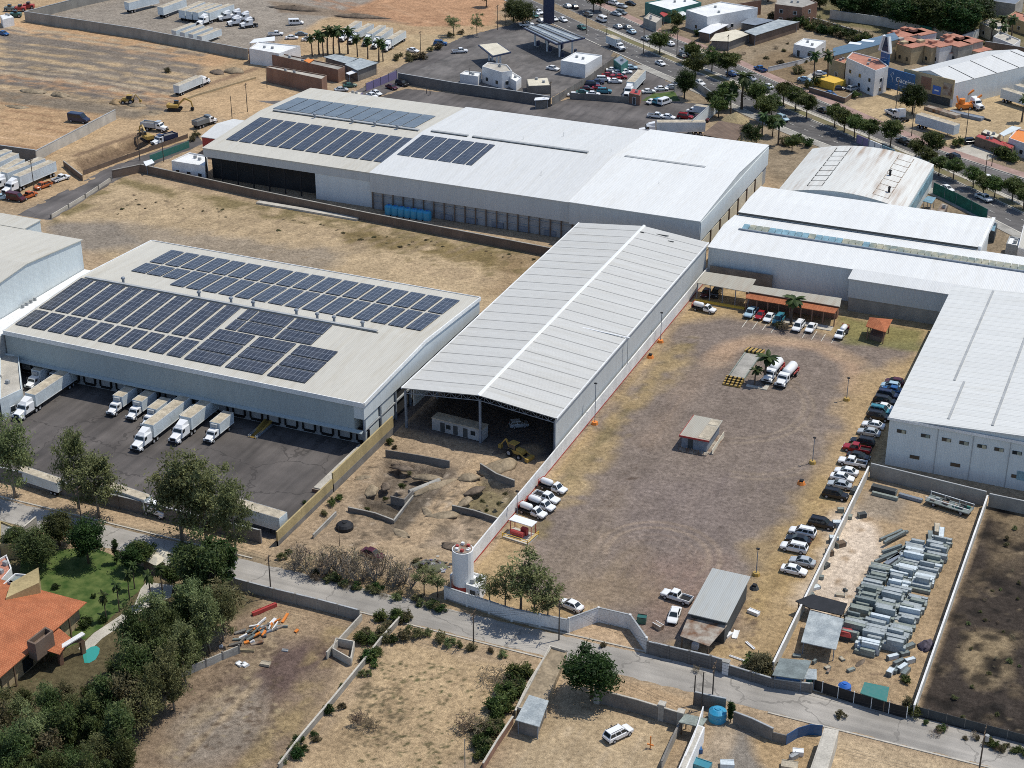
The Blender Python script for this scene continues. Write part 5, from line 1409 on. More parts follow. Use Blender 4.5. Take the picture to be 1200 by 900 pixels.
# big ribbed hall at the right edge
Rb=gable_building(-46.0,289.4,10,357.0,10.0,1.5,'large white hall with ribbed roof and small windows at the right edge',axis='y',name='ribbed_hall',mat='cool_wall',roof='ribbed_roof')
for a,b in (((1156,341),(1127,449)),((1127,449),(1114,494)),((1199,370),(1176,506))):
    A_=G(*a,10.4); B_=G(*b,10.4); x=(A_[0]+B_[0])/2; m=MB(); zz=10.2+1.5*(x+46)/28
    m.box(x-.22,min(A_[1],B_[1])+.1,zz,x+.22,max(A_[1],B_[1]),zz+.14); local(Rb,m,'roof_strip',M['trim_grey'])
for px,w in ((1057,2),(1085,2),(1109.5,2),(1130,2),(1151,2),(1171,2),(1192,2)):
    x=G(px,505+(px-1057)*.19,7.5)[0]; m=MB(); m.box(x-.85,289.3,7.3,x+.85,289.44,8.0); wd=local(Rb,m,'window',M['glass']); m=MB(); m.box(x+.05,289.26,7.3,x+.75,289.29,7.98); local(Rb,m,'pane',M['skylight'],wd)
for px in (1067,1115,1187):
    x=G(px,547+(px-1067)*.2,2.6)[0]; m=MB(); m.box(x-.9,289.3,2.4,x+.9,289.44,3.1); local(Rb,m,'window',M['glass'])
m=MB(); x=G(1198,557,2.6)[0]; m.box(x-.9,289.28,2.2,x+.9,289.44,4.0); local(Rb,m,'window',M['skyblue'])
for px in (1102,1143,1186):
    x=G(px,500+(px-1102)*.2,9)[0]; m=MB(); m.box(x-.05,289.3,0,x+.05,289.42,9.9); local(Rb,m,'wall_joint',M['trim_grey'])
m=MB(); m.box(-46.4,289.0,9.75,10,289.12,10.3); local(Rb,m,'roof_trim',M['trim_white'])
# ------------------------------------------------------------------ walls of the yards
wall([(-104.1,217.6),(-104.1,362.2)],3.0,'long white perimeter wall with a red stripe at its foot beside the gravel yard','white_conc',world=True,base=('red_paint',.28),coping=None,thick=.25)
wall([(522,702),(600,728),(666,741)],2.4,'grey-white wall along the road in front of the gravel yard','white_conc',base=('conc',.3),posts=4.0)
wall([(666.5,741),(701,728.5),(738,737),(757,764)],2.7,'white wall folding inwards around the gravel yard entrance','white_conc',posts=6.0)
wall([(759,766),(832,783),(848,788)],2.3,'dark block wall along the road below the zinc-roofed shed','block_dark',posts=3.2)
wall([(853,790),(905,806),(950,812)],1.7,'low dark block wall leading on towards the scrap yard','block_dark',posts=4)
o=thing('gate_pillar','short whitish gate pillar in the dark road wall','pillar',G(850,789.5)); m=MB(); m.box(-.5,-.35,-.1,.5,.35,2.3); m.build('shaft',M['white_wall'],o); m=MB(); m.box(-.6,-.45,2.303,.6,.45,2.5); m.build('cap',M['conc'],o)
wall([(-246,218.6),(-141.2,218.0)],2.6,'long dark wall between the dock yard and the road','block_dark',world=True,posts=5.0)
wall([(-138.0,218.3),(-138.0,238.5)],2.9,'lower ochre-topped wall closing the dock yard on the right','ochre',world=True,base=('conc_dark',1.0),coping=None,thick=.3)
wall([(-138.0,238.8),(-138.0,263.5)],4.0,'taller ochre wall between the docks and the earth plot','ochre',world=True,base=('conc_dark',1.6),coping=None,thick=.3)
o=thing('concrete_ramp','pale narrow concrete platform along the ochre wall in the dock yard','platform',(-140,245,0)); m=MB(); m.box(-141.4,237.5,-.05,-138.7,255.5,.9); local(o,m,'slab',M['conc_light']); m=MB(); m.box(-141.6,237.2,0,-138.6,237.45,.7); local(o,m,'step',M['brick'])
for px,py in ((302,507),(309,503)):
    x,y=G(px,py); o=thing('dock_ramp','yellow dock ramp beside the rightmost box truck' if px<305 else 'yellow dock ramp standing nearest the free dock doors','ramp',(x,254,0)); m=MB(); m.loft([[(-.7,-3,.02),(.7,-3,.02),(.7,-3,.1),(-.7,-3,.1)],[(-.7,3.8,.02),(.7,3.8,.02),(.7,3.8,1.1),(-.7,3.8,1.1)]]); m.build('deck',M['yellow_mach'],o); m=MB(); [m.box(s*.78-.05,-3,.02,s*.78+.05,3.7,.5) for s in (-1,1)]; m.build('guard_rail',M['steel'],o)
# scrap-yard walls
wall([(-47.9,215.8),(-47.9,283.2)],2.3,'pale wall between the gravel yard and the scrap yard','block_pale',world=True,coping='white_conc',posts=0)
wall([(-25.6,213.6),(-25.6,281)],2.3,'pale wall between the scrap yard and the burnt field','block_pale',world=True,coping='white_conc')
wall([(-47.6,283.4),(-25.9,281.2)],2.9,'brown block wall at the back of the scrap yard under the ribbed hall','block',world=True)
wall([(-25.3,281.2),(12,280)],2.6,'brown block wall at the back of the burnt field','block',world=True)
f=wall([(945,806),(1000,824),(1062,842)],2.0,'black mesh fence with white posts along the road side of the scrap yard','tarp',name='fence',cat='fence',coping=None,thick=.06,posts=3.0,post_mat='trim_white')
wall([(1066,836),(1130,853),(1205,873)],1.6,'dark wire fence along the road side of the burnt field','gutter',name='fence',cat='fence',coping=None,thick=.05,posts=3.0,post_mat='conc_dark')
# ------------------------------------------------------------------ earth plot: retaining walls of the excavations
wall([(452,535),(490,541),(527,548)],1.5,'longest concrete retaining wall of the pits, below the open shed','conc_dark',name='retaining_wall',z0=-1.9,coping=None)
wall([(458,590),(474,594),(484,583)],1.5,'short concrete corner wall standing in the middle of the pits','conc_dark',name='retaining_wall',z0=-1.9,coping='conc_dark')
wall([(408,599),(440,606),(461,614)],.8,'low concrete wall on the near side of the pits','conc_dark',name='retaining_wall',z0=-1.9,coping='conc')
wall([(461,614),(484,584)],.6,'low concrete kerb wall running along the dirt ramp','conc_dark',name='retaining_wall',z0=-1.9,coping='conc')
wall([(563,551),(582,563),(603,571)],1.4,'concrete retaining wall next to the backhoe','conc_dark',name='retaining_wall',z0=-1.9,coping='conc')
wall([(530,598),(556,604),(583,613)],1.0,'low concrete wall of the pit beside the white perimeter wall','conc_dark',name='retaining_wall',z0=-1.9,coping='conc')
wall([(367,631),(394,604)],.7,'low pale block wall beside the ochre wall','block',name='retaining_wall',z0=-1.9,coping='conc')
def mound(px,py,rx,ry,h,label,mat,rot=0,seed=0,name='earth_mound',cat='earth mound',kind=None):
    x,y=G(px,py); r=np.random.RandomState(seed); m=MB(); n=18
    rings=[]
    for k in range(6):
        u=k/5; rr=1-u; z=h*(1-(1-u)**2)
        rings.append([(rx*rr*(1+.16*math.sin(3*t+seed)+.12*r.randn())*math.cos(t)+.02, ry*rr*(1+.16*math.cos(2*t+seed)+.1*r.randn())*math.sin(t), z*(.85+.3*r.rand())-.05 if 0<k else -.1) for t in [2*math.pi*i/n for i in range(n)]])
    m.loft(rings); o=m.build(name,mat,None,True); o.location=(x,y,0); o.rotation_euler=(0,0,R(rot)); tag(o,label,cat,None,kind); return o
M['soil']=surf('loose_soil',(.30,.235,.155),.3,.6,bump=.12,fine=2.5); M['soil_dark']=surf('dark_soil',(.17,.13,.095),.35,.6,bump=.12,fine=2.5)
M['soil_orange']=surf('orange_soil',(.38,.26,.14),.3,.5,bump=.12,fine=2.5)
mound(585,548,5.0,2.6,1.1,'brown earth mound beside the dirt ramp near the backhoe',M['soil'],70,1)
mound(505,572,5.5,1.3,.9,'long earth bank between the two left pits',M['soil'],60,2)
o=mound(505,664,3.4,2.1,1.0,'grey heap of rubble and weeds beside the bare trees',surf('rubble',(.20,.18,.17),.5,1.2,bump=.2,c2=(.16,.17,.09)),10,4,'rubble_heap','rubble heap')
qr=random.Random(12)
for k in range(55):
    a,b=qr.gauss(0,1.7),qr.gauss(0,1.1); z=max(.05,.9-.16*(a*a+b*b*2)); r_=qr.uniform(.12,.42); m=MB(); m.bar((a-r_,b,z),(a+r_,b+qr.uniform(-r_,r_),z+qr.uniform(0,.3)),qr.uniform(.15,.5),qr.uniform(.1,.4)); m.build('fragment',M[qr.choice(('conc','purple_gate','conc_dark','gutter','conc_light','wood','trim_grey'))],o)
for k,(px,py,rx,ry,h) in enumerate(((470,548,2.4,1.2,.7),(500,560,3,1.1,.8),(548,560,2.2,1.4,.9),(556,575,2.6,1.0,.7),(545,588,2.4,1.0,.6),(435,575,2.2,1.4,.6),(452,570,1.6,1.0,.5),(500,600,2.0,.9,.5),(470,625,2.2,1.0,.4),(530,640,2.6,1.2,.5),(560,640,1.6,.9,.4),(425,560,1.8,1.1,.5),(585,530,2.2,1.0,.5))): mound(px,py,rx,ry,h,'rough spoil mound in the dug earth plot',M['soil' if k%3 else 'soil_dark'],20*k,70+k)['group']='spoil mounds of the earth plot'
mound(520,604,3.0,1.5,.6,'low soil heap on the edge of the dirt ramp',M['soil'],30,5)
x,y=G(404,619); o=thing('water_tank','black ribbed tank standing on the bare ground of the earth plot','tank',(x,y,0)); m=MB(); m.tube([(0,0,0),(0,0,.6),(0,0,1.0),(0,0,1.2)],[1.6,1.6,1.25,.45],16); m.build('tank_body',M['tarp'],o); m=MB(); m.tube([(0,0,1.21),(0,0,1.35)],.4,10); m.build('lid',M['chassis'],o)
x,y=G(480,580); 
o=thing('concrete_pipe','long pale concrete pipe lying beside the middle pit','pipe',(x,y,0)); x2,y2=G(515,566); m=MB(); m.tube([(x,y,.5),(x2,y2,.5)],.55,12); local(o,m,'pipe_body',M['conc'])
# objects under the open shed
x,y=G(539,508); o=thing('site_container','long whitish portable office with three dark doors under the open shed','container',(x,y,0),R(-4))
m=MB(); m.box(-5.6,-1.25,.12,5.6,1.25,2.7); m.build('wall',M['trim_grey'],o); m=MB(); m.box(-5.7,-1.35,2.703,5.7,1.35,2.85); m.build('roof',M['cargo_top'],o)
for a in (-3.2,-.3,1.9): m=MB(); m.box(a-.5,-1.29,.2,a+.5,-1.253,2.2); m.build('door',M['gutter'],o)
for a in (-1.9,3.6): m=MB(); m.box(a-.5,-1.29,1.1,a+.5,-1.253,2.0); m.build('window',M['glass'],o)
veh('hatchback_car','silver',608,497,35,'pale grey car parked in the shade under the open shed')
veh('backhoe_loader',None,604,529,-15,'yellow backhoe loader at the edge of the open shed',z=.9)
veh('sedan_car','maroon',437,649,-12,'dark red car half hidden behind the leafless trees')
# red and white tank tower
x,y=G(543,694); o=thing('tank_tower','white cylindrical tank tower with a red foot and rusty top beside the road','tank',(x,y,0))
m=MB(); m.tube([(0,0,-.1),(0,0,2.0)],1.82,20); m.build('base',M['red_paint'],o,False)
m=MB(); m.tube([(0,0,2.003),(0,0,8.6)],1.8,20); m.build('shell',M['white'],o); m=MB(); m.tube([(0,0,8.603),(0,0,8.75)],1.6,16); m.build('lid',M['rust'],o)
for a in range(7): m=MB(); m.box(math.cos(a)*1.1-.2,math.sin(a)*1.1-.25,8.6,math.cos(a)*1.1+.3,math.sin(a)*1.1+.2,9.0+.1*(a%3)); m.build('valve',M['red_paint' if a%2 else 'trim_white'],o)
flat_building([(552,672),(570,677),(562,692),(546,687)],2.6,'small white pump house at the foot of the tank tower','pump_house',mat='white_wall',roof='trim_white',z=2.6,door='gutter')
# ------------------------------------------------------------------ gravel yard furniture
hx0,hx1,hy0,hy1=-84.1,-78.2,279.8,289.0
o=thing('yard_hut','low hut with a red-edged greyish flat roof standing in the gravel yard','hut',((hx0+hx1)/2,(hy0+hy1)/2,0))
m=MB(); m.box(hx0+.3,hy0+.5,-.1,hx1-.5,hy1-.3,2.75); local(o,m,'wall',M['steel'])
m=MB(); m.box(hx0,hy0,2.77,hx1,hy1,2.98); rf=local(o,m,'roof',M['lam_dusty']); m=MB(); m.box(hx0-.06,hy0-.1,2.68,hx1+.06,hy0-.02,3.05); m.box(hx0-.1,hy0,2.68,hx0-.02,hy1,3.05); local(o,m,'roof_edge',M['red_paint'],rf)
for a in (.3,): m=MB(); m.box(hx1-2.3,hy0+.6,2.984,hx1-.15,hy1-3.2,3.03); m.box(hx1-2.2,hy1-2.7,2.984,hx1-.2,hy1-.5,3.03); local(o,m,'roof_panel',M['cargo_top'],rf)
m=MB(); m.box(hx0+.2,hy0-.9,.02,hx1-.1,hy0+.45,.22); m.box(hx1-.45,hy0+.2,.02,hx1+.9,hy1-1,.2); local(o,m,'deck',M['rust'])
for i in range(12): m=MB(); xx=hx0+.2+i*.5; m.box(xx,hy0-.95,.22,xx+.07,hy0-.88,1.1); local(o,m,'railing_bar',M['wood'])
m=MB(); m.box(hx1+.62,hy0+.2,.2,hx1+.72,hy1-1,1.15); local(o,m,'side_railing',M['cream'])
m=MB(); m.box(hx0+1.6,hy0+.44,.3,hx0+2.6,hy0+.497,2.3); local(o,m,'door',M['gutter'])
# weighbridge
c0=G(872,431); o=thing('weighbridge','yard weighbridge with a grey deck and yellow striped barriers at both ends','weighbridge',c0)
m=MB(); m.box(-1.5,-6.5,.05,1.5,6.5,.45); m.build('deck',M['conc'],o)
for s in (-1,1): m=MB(); m.box(s*1.65-.1,-6.5,.05,s*1.65+.1,6.5,.6); m.build('side_beam',M['galv_green'],o)
for s in (-1,1):
    for k in range(4):
        m=MB(); y0=s*6.6+s*k*.85; m.box(-1.9,min(y0,y0+s*.5),.05,1.9,max(y0,y0+s*.5),.95-.18*k); m.build('barrier',M['yellow_mach'],o)
        m=MB()
        for q in range(4): m.box(-1.5+q*.9,min(y0,y0+s*.5)-.01,.3,-1.15+q*.9,max(y0,y0+s*.5)+.01,.97-.18*k); 
        m.build('stripe',M['black'],o)
o=thing('kerb_island','pale concrete edging strip between the palm and the tanker trucks','kerb',G(908,440)); m=MB(); m.prism([(-.6,-7.5),(.3,-7.5),(.3,6),(-.6,6)],-.05,.18); m.prism([(-4.2,-7.5),(-.603,-7.5),(-.603,-6.6),(-4.2,-6.6)],-.05,.18); m.build('edging',M['conc_light'],o)
def yard_lamp(px,py,h,label,base='yellow_mach'):
    o=pole(px,py,h,label,arm=False,name='yard_lamp',r=.09,mat='steel'); o['category']='lamp post'
    m=MB(); m.tube([(0,0,-.05),(0,0,.55)],[.75,.6],8); m.build('drum_base',M[base],o); m=MB(); m.box(-.28,-.18,h,.28,.18,h+.2); m.build('lamp_head',M['chassis'],o)
yard_lamp(992,469,5.0,'lamp post with a yellow drum foot next to the palm and tanker trucks')
yard_lamp(952,543,5.5,'lamp post with a yellow drum foot nearest the red pickup in the car row')
yard_lamp(886,674,5.2,'lamp post with a yellow drum foot beside the zinc-roofed shed')
yard_lamp(697,497,9,'tall lamp post with an orange foot halfway along the white perimeter wall','orange')
yard_lamp(774,401,7,'lamp post with an orange foot where the white wall meets the far shelters','orange')
yard_lamp(606,610,6,'lamp post with an orange foot beside the parked gas pickups','orange')
for px,py,lb in ((939,567,'yellow striped drum standing alone on the dry verge of the gravel yard'),(762,419,'orange drum standing at the foot of the white perimeter wall'),(884,690,'dark drum standing behind the zinc-roofed shed')):
    o=thing('drum',lb,'drum',G(px,py)); mt=M['gutter'] if px==884 else M['orange']; m=MB(); m.tube([(0,0,0),(0,0,.55)],[.85,.6],8); m.build('drum_body',mt,o); m=MB(); m.box(-.35,-.35,.55,.35,.35,.9); m.build('cap',M['chassis'],o)
# gas filling stand
x,y=G(610,629); o=thing('filling_stand','small gas filling stand with a white roof, red tanks and yellow rails','filling stand',(x,y,0),R(-8))
m=MB(); m.box(-2.6,-1.9,0,2.6,1.9,.25); m.build('slab',M['conc_light'],o)
m=MB(); m.box(-2.5,.1,2.6,2.2,2.1,2.75); m.build('roof',M['white'],o)
for s in (-2.3,2.0):
    for t_ in (.3,1.9): m=MB(); m.box(s-.06,t_-.06,.25,s+.06,t_+.06,2.597); m.build('post',M['red_paint'],o)
m=MB(); m.tube([(-1.6,-.5,.9),(.9,-.5,.9)],.5,12); m.build('gas_tank',M['red_paint'],o); m=MB(); m.box(-.2,.3,.25,1.0,1.1,1.6); m.build('pump',M['red_paint'],o)
m=MB()
for a,b in (((-2.6,-1.9),(2.6,-1.9)),((2.6,-1.9),(2.6,1.9))):
    for z in (.6,1.0): m.bar((*a,z),(*b,z),.09)
    m.bar((*a,.25),(*a,1.05),.1); m.bar((*b,.25),(*b,1.05),.1)
m.build('guard_rail',M['yellow'],o)
# shelters along the skylight hall
o=thing('canopy','wide dusty beige carport roof beside the white wall at the far end of the yard','carport',(-96,355,0)); p=GP([(826,320),(886,329),(877,343),(817,332)],4.2)
m=MB(); m.loft([[(x,y,4.2+.25*(i in (0,1))) for i,(x,y) in enumerate(p)],[(x,y,4.34+.25*(i in (0,1))) for i,(x,y) in enumerate(p)]]); local(o,m,'roof',M['lam_dusty'])
for i in range(5):
    u=i/4; x=p[3][0]+(p[2][0]-p[3][0])*u; y=p[3][1]+(p[2][1]-p[3][1])*u+.3; m=MB(); m.box(x-.09,y-.09,-.05,x+.09,y+.09,4.17); local(o,m,'post',M['steel'])
m=MB(); m.box(-103.2,361.3,-.05,-88,361.6,4.0); local(o,m,'back_wall',M['conc_dark'])
m=MB(); a=G(813,353); b=G(872,363); m.prism([(a[0],a[1]),(b[0],b[1]),(b[0],b[1]+.8),(a[0],a[1]+.8)],0,.35); local(o,m,'wheel_stop',M['yellow'])
veh('hatchback_car','maroon',827,342,'S','dark red car parked under the dusty beige carport',z=1)
veh('suv_car','black',839,342,'S','black car parked under the dusty beige carport',z=1)
o=thing('arcade','long low arcade with an orange tiled front roof behind the parked cars','arcade',(-80,355,0)); za=3.3
p=GP([(874,344),(984,362.5),(978,368),(874,350)],za); q=GP([(878,336),(986,352),(984,362),(874,343.5)],za+.5)
m=MB(); m.loft([[(p[0][0],p[0][1],za+.7),(p[1][0],p[1][1],za+.7),(p[2][0],p[2][1],za),(p[3][0],p[3][1],za)],[(p[0][0],p[0][1],za+.85),(p[1][0],p[1][1],za+.85),(p[2][0],p[2][1],za+.15),(p[3][0],p[3][1],za+.15)]]); local(o,m,'tiled_roof',M['tile'])
m=MB(); m.loft([[(x,y,za+.9) for x,y in q],[(x,y,za+1.05) for x,y in q]]); local(o,m,'flat_roof',M['lam_dusty'])
m=MB(); m.prism([(q[0][0]+.3,q[0][1]-.3),(q[1][0]-.3,q[1][1]-.3),(q[1][0]-.3,q[1][1]-2.2),(q[0][0]+.3,q[0][1]-2.2)],-.05,za+.8); local(o,m,'wall',M['brick'])
for i in range(9):
    u=i/8; x=p[3][0]+(p[2][0]-p[3][0])*u; y=p[3][1]+(p[2][1]-p[3][1])*u+.4; m=MB(); m.box(x-.12,y-.12,-.05,x+.12,y+.12,za); local(o,m,'post',M['brick'])
m=MB(); m.prism([(p[3][0],p[3][1]-2.2),(p[2][0],p[2][1]-2.2),(p[2][0],p[2][1]+.2),(p[3][0],p[3][1]+.2)],-.05,.14); local(o,m,'walkway',M['conc_light'])
p=GP([(1019,372),(1046,374.5),(1038,389.5),(1014.5,382.5)],3.2); c=ctr(p)
o=thing('tiled_kiosk','small kiosk with a hipped orange tile roof on the grass','kiosk',(c[0],c[1],0)); m=MB(); n=len(p)
m.loft([[(x,y,3.1) for x,y in p],[(x,y,3.25) for x,y in p],[(c[0]+(x-c[0])*.15,c[1]+(y-c[1])*.15,4.3) for x,y in p]]); local(o,m,'roof',M['tile'])
for x,y in inset(p,.5): m=MB(); m.box(x-.1,y-.1,-.05,x+.1,y+.1,3.09); local(o,m,'post',M['brick'])
m=MB(); m.prism(inset(p,.9),-.05,1.1); local(o,m,'low_wall',M['brick_brown'])
m=MB()
for px in (874,886,897,908,944,955,966,978):
    a=G(px+2.5,374+(px-874)*.17); m.poly([(a[0]-.07,a[1]-5,.012),(a[0]+.07,a[1]-5,.012),(a[0]+.07,a[1],.012),(a[0]-.07,a[1],.012)])
struct(m.build('parking_line',surf('line_paint',(.6,.58,.5),.3,1.)))
# zinc-roofed shed by the road
o=thing('yard_shed','grey zinc-roofed shed with a lower rusty lean-to beside the road wall','shed',(-61,226,0))
p=GP([(834.7,666.4),(879.6,676.3),(852,730.6),(806,719.5)],4.3); m=MB(); m.prism(p,4.3,4.45); local(o,m,'roof',M['lam_roof'])
q=inset(p,.4); m=MB(); m.prism(q,-.1,4.28); local(o,m,'wall',M['gutter'])
p=GP([(806,725.5),(852,735.5),(831,756),(797,744)],3.2); m=MB(); m.loft([[(p[0][0],p[0][1],3.5),(p[1][0],p[1][1],3.5),(p[2][0],p[2][1],2.9),(p[3][0],p[3][1],2.9)],[(p[0][0],p[0][1],3.6),(p[1][0],p[1][1],3.6),(p[2][0],p[2][1],3.0),(p[3][0],p[3][1],3.0)]]); local(o,m,'lean_to_roof',M['rust'])
for x,y in inset(p,.3)[2:]: m=MB(); m.box(x-.1,y-.1,-.05,x+.1,y+.1,2.88); local(o,m,'post',M['wood'])
m=MB(); x,y=ctr(p); m.box(x-1.2,y-.8,0,x-.2,y+.2,1.0); local(o,m,'bench',M['trim_white'])
def slab_thing(name,cat,label,px,py,l,w_,h,rot,mat,rim=None):
    x,y=G(px,py); o=thing(name,label,cat,(x,y,0),R(rot)); m=MB()
    m.loft([[(-l/2,-w_/2,.02),(l/2,-w_/2,.02),(l/2,w_/2,.02),(-l/2,w_/2,.02)],[(-l/2,-w_/2,h),(l/2,-w_/2,h),(l/2,w_/2,h),(-l/2,w_/2,h)]]); m.build('panel',M[mat],o)
    m=MB()
    for s in (-1,1): m.box(-l/2,s*(w_/2-.05)-.05,h+.003,l/2,s*(w_/2-.05)+.05,h+.09)
    m.build('edge_rail',M[rim or mat],o); return o
slab_thing('discarded_tub','tub','white discarded bathtub on the dry grass behind the zinc shed',883,719,2.0,.9,.5,-15,'white')
slab_thing('board','board','upright-lying white board nearest the lean-to of the zinc shed',862,744,2.3,.9,.15,95,'white')
slab_thing('board','board','small white board leaning near the lean-to corner',854,745,1.6,.6,.3,70,'white')
slab_thing('board','board','long thin white plank on the ground near the palm by the road',879,757,2.3,.4,.12,-38,'white')
slab_thing('board','board','white planks lying by the dark road wall right of the zinc shed',866,773,3.4,.35,.12,-10,'white')
slab_thing('scrap_crate','crate','rusty brown crate beside the white sedan in the gravel yard',771,736,1.7,.9,.8,-25,'rust','trim_white')
slab_thing('waste_bin','bin','dark green waste skip inside the entrance wall corner',752,729,1.5,1.2,1.1,10,'car_green','chassis')
# ------------------------------------------------------------------ vehicles in the gravel yard
g='cars parked beside the ribbed hall'
ROW=[('hatchback_car','maroon',1048,447.5,'W','maroon hatchback, farthest of the car row beside the ribbed hall'),
('hatchback_car','sky',1043.5,452,'W','pale blue car, second from the far end of the car row'),
('sedan_car','blue',1045.5,457,'W','bright blue car tucked against the ribbed hall near the far end of the row'),
('suv_car','navy',1041,463.5,'E','dark blue car, fourth from the far end of the row'),
('suv_car','black',1037,470.5,'E','black suv with brownish sheen between a navy and a white car'),
('sedan_car','white',1033.5,477,'W','white car between a black suv and a grey one in the long row'),
('suv_car','teal',1032,482,'E','grey-green car squeezed next to the corner of the ribbed hall'),
('suv_car','black',1030,488.5,'E','black suv just below the hall corner, above two light cars'),
('sedan_car','white',1023.5,498,'W','white sedan above a silver sedan beside the hall wall'),
('sedan_car','silver',1018.5,506.5,'W','silver sedan beside the hall wall, above a gap in the row'),
('suv_car','black',1010.5,518.5,'W','black suv parked just above the red pickup'),
('pickup_truck','red',1004,526,'W','red pickup, the only red vehicle in the car row'),
('sedan_car','black',1006,535,'E','black sedan just below the red pickup'),
('pickup_truck','white',999,542,'W','white pickup at the top corner of the scrap yard wall'),
('sedan_car','white',992,552.5,'W','white car directly below the white pickup by the scrap yard wall'),
('sedan_car','white',987,559.5,'E','white and yellow car between a white and a silver one'),
('sedan_car','silver',984,568,'W','silver car above the lone black suv by the scrap yard wall'),
('suv_car','black',979,580,'E','black suv parked alone below the row by the scrap yard wall'),
('suv_car','black',963,614,'E','black suv parked alone beside the middle of the scrap yard wall'),
('suv_car','white',940.5,624,'W','white suv with dark side windows above a black car'),
('sedan_car','black',935.5,632.5,'W','black car squeezed between two white suvs'),
('suv_car','white',930.5,642,'W','white suv, lower of the pair around a black car'),
('sedan_car','silver',940.5,658,'W','silver sedan above the nearest white sedan by the scrap yard wall'),
('sedan_car','white',930.5,668,'E','white sedan, nearest of the cars by the scrap yard wall')]
for a in ROW: veh(*a,group=g)
veh('pickup_truck','white',793,699.5,172,'white pickup with an open dark bed beside the zinc shed')
veh('sedan_car','white',790,721,-83,'white sedan facing the road beside the zinc shed')
veh('sedan_car','white',669,709,165,'white car half hidden behind the roadside trees')
g='small gas pickups parked along the white wall'
veh('gas_pickup_truck','white',648,571.5,-12,'white gas pickup standing farthest up of the four by the wall',g)
veh('pickup_truck','white',640,583.5,-12,'white pickup with an empty bed between two gas pickups',g)
veh('gas_pickup_truck','white',634,592,-12,'white gas pickup, third of the four by the wall',g)
veh('gas_pickup_truck','white',624,600,-12,'white gas pickup nearest the road of the four by the wall',g)
veh('gas_pickup_truck','white',825,362,-8,'white gas pickup standing across the far end of the yard')
veh('gas_tanker_truck','white',906,438,-94,'white gas tanker truck under the palm, left of the pair')
veh('gas_tanker_truck','white',922,443,-96,'white gas tanker truck with pink flank, right of the pair')
g='cars parked in front of the arcade'
for a in (('pickup_truck','sky',880,366.5,-94,'pale blue pickup leftmost in the row before the arcade'),('sedan_car','red',891.5,369,-94,'dark red car in the row before the arcade'),('sedan_car','white',901.5,372,-94,'white car next to the dark red one before the arcade'),('suv_car','teal',912.5,375,-94,'blue-grey suv beside the palm before the arcade'),('suv_car','white',935.5,383,-94,'white suv right of the palm before the arcade'),('sedan_car','white',950.5,384,-94,'white car between empty bays before the arcade'),('gas_pickup_truck','white',986,391,-95,'white gas pickup at the right end of the row before the arcade')): veh(*a,group=g)
# ------------------------------------------------------------------ lorries in the dock yard
g='lorries backed up to the loading docks'
def dock(kind,px,py,label,L,dx=0):
    x,y=G(px,py); s=.9 if kind=='box_truck' else .95; return veh(kind,None,0,0,'S',label,g,world=(x+dx,y+L*s/2),scale=s)
dock('box_truck',129,489,'white box truck, leftmost of the docked group',9.2)
dock('box_truck',152,494.5,'white box truck, second of the docked group',9.2)
dock('box_truck',169,504,'white box truck tucked beside the nearest long semi trailer',9.2)
dock('semi_truck',158.5,531,'white semi truck with a long trailer, its cab farthest out of the docked group',19.4)
dock('box_truck',207,513,'white box truck between the two long semi trailers',9.2)
dock('semi_truck',203,522,'white semi truck whose cab hides behind the large tree',19.4)
dock('box_truck',243,521,'white box truck with violet markings, rightmost of the docked group',9.2)
dock('semi_truck',20,494,'white semi truck parked apart at the left side of the dock yard',19.4)
dock('box_truck',33,458,'white box truck at the far left docks, in front',9.2)
dock('box_truck',58,452,'white box truck at the far left docks, behind the lone semi truck',9.2)
x,y=G(49,572); veh('cargo_trailer',None,0,0,173,'white trailer without tractor standing inside the road wall at the left',world=(x,y),scale=.72)
x,y=G(158,595); veh('semi_truck',None,0,0,-8,'white semi truck parked along the road wall between the big trees',world=(x,y),scale=.78)
x,y=G(297,615); veh('cargo_trailer',None,0,0,-5,'pale trailer parked at the corner of the road wall and ochre wall',world=(x,y),scale=.95)
# ------------------------------------------------------------------ scrap yard
srng=random.Random(3)
def duct(x,y,l,w_,h,z,mat,label,rot=0,grp='galvanised ducts stacked in the scrap yard'):
    o=thing('metal_duct',label,'metal duct',(x,y,z),R(rot),grp); m=MB(); m.box(-l/2,-w_/2,0,l/2,w_/2,h); m.build('casing',M[mat],o)
    for s in (-1,1): m=MB(); m.box(s*l/2-.06,-w_/2-.03,-.0,s*l/2+.02,w_/2+.03,h+.03); m.build('flange',M['galv_dark'],o)
    return o
NEARS='galvanised duct in the nearest column of stacked ducts'
for col_,(x0,y0,y1,l,lb) in enumerate(((-39.3,229.6,252.5,3.5,'dull galvanised duct in the left column of the stacked ducts'),(-35.6,226.4,262.5,3.6,'bright galvanised duct in the middle column of the stacked ducts'),(-31.9,229.2,265.5,3.6,'bright galvanised duct in the right column of the stacked ducts'))):
    y=y0; k=0
    while y<y1:
        wd=srng.uniform(.4,.95); h=srng.uniform(.6,1.15); k+=1
        if not (col_==0 and 9<k<12) and not(col_==2 and 22<k<25):
            x=x0+srng.uniform(-.3,.3)+(y-y0)*.035; mt=srng.choice(('galv','galv_green','galv_dark','galv_green') if col_==0 else ('galv','galv','cargo','galv_green','galv'))
            duct(x,y+wd/2,l*srng.uniform(.88,1.08),wd,h,.05,mt,lb,srng.uniform(-1.8,1.8))
            if srng.random()<.5: duct(x+srng.uniform(-.5,.5),y+wd/2,l*srng.uniform(.55,1.0),wd*.94,h*.8,.06+h,mt,lb.replace('duct in','duct on top in'),srng.uniform(-1.5,1.5))
        y+=wd+srng.uniform(.02,.09)
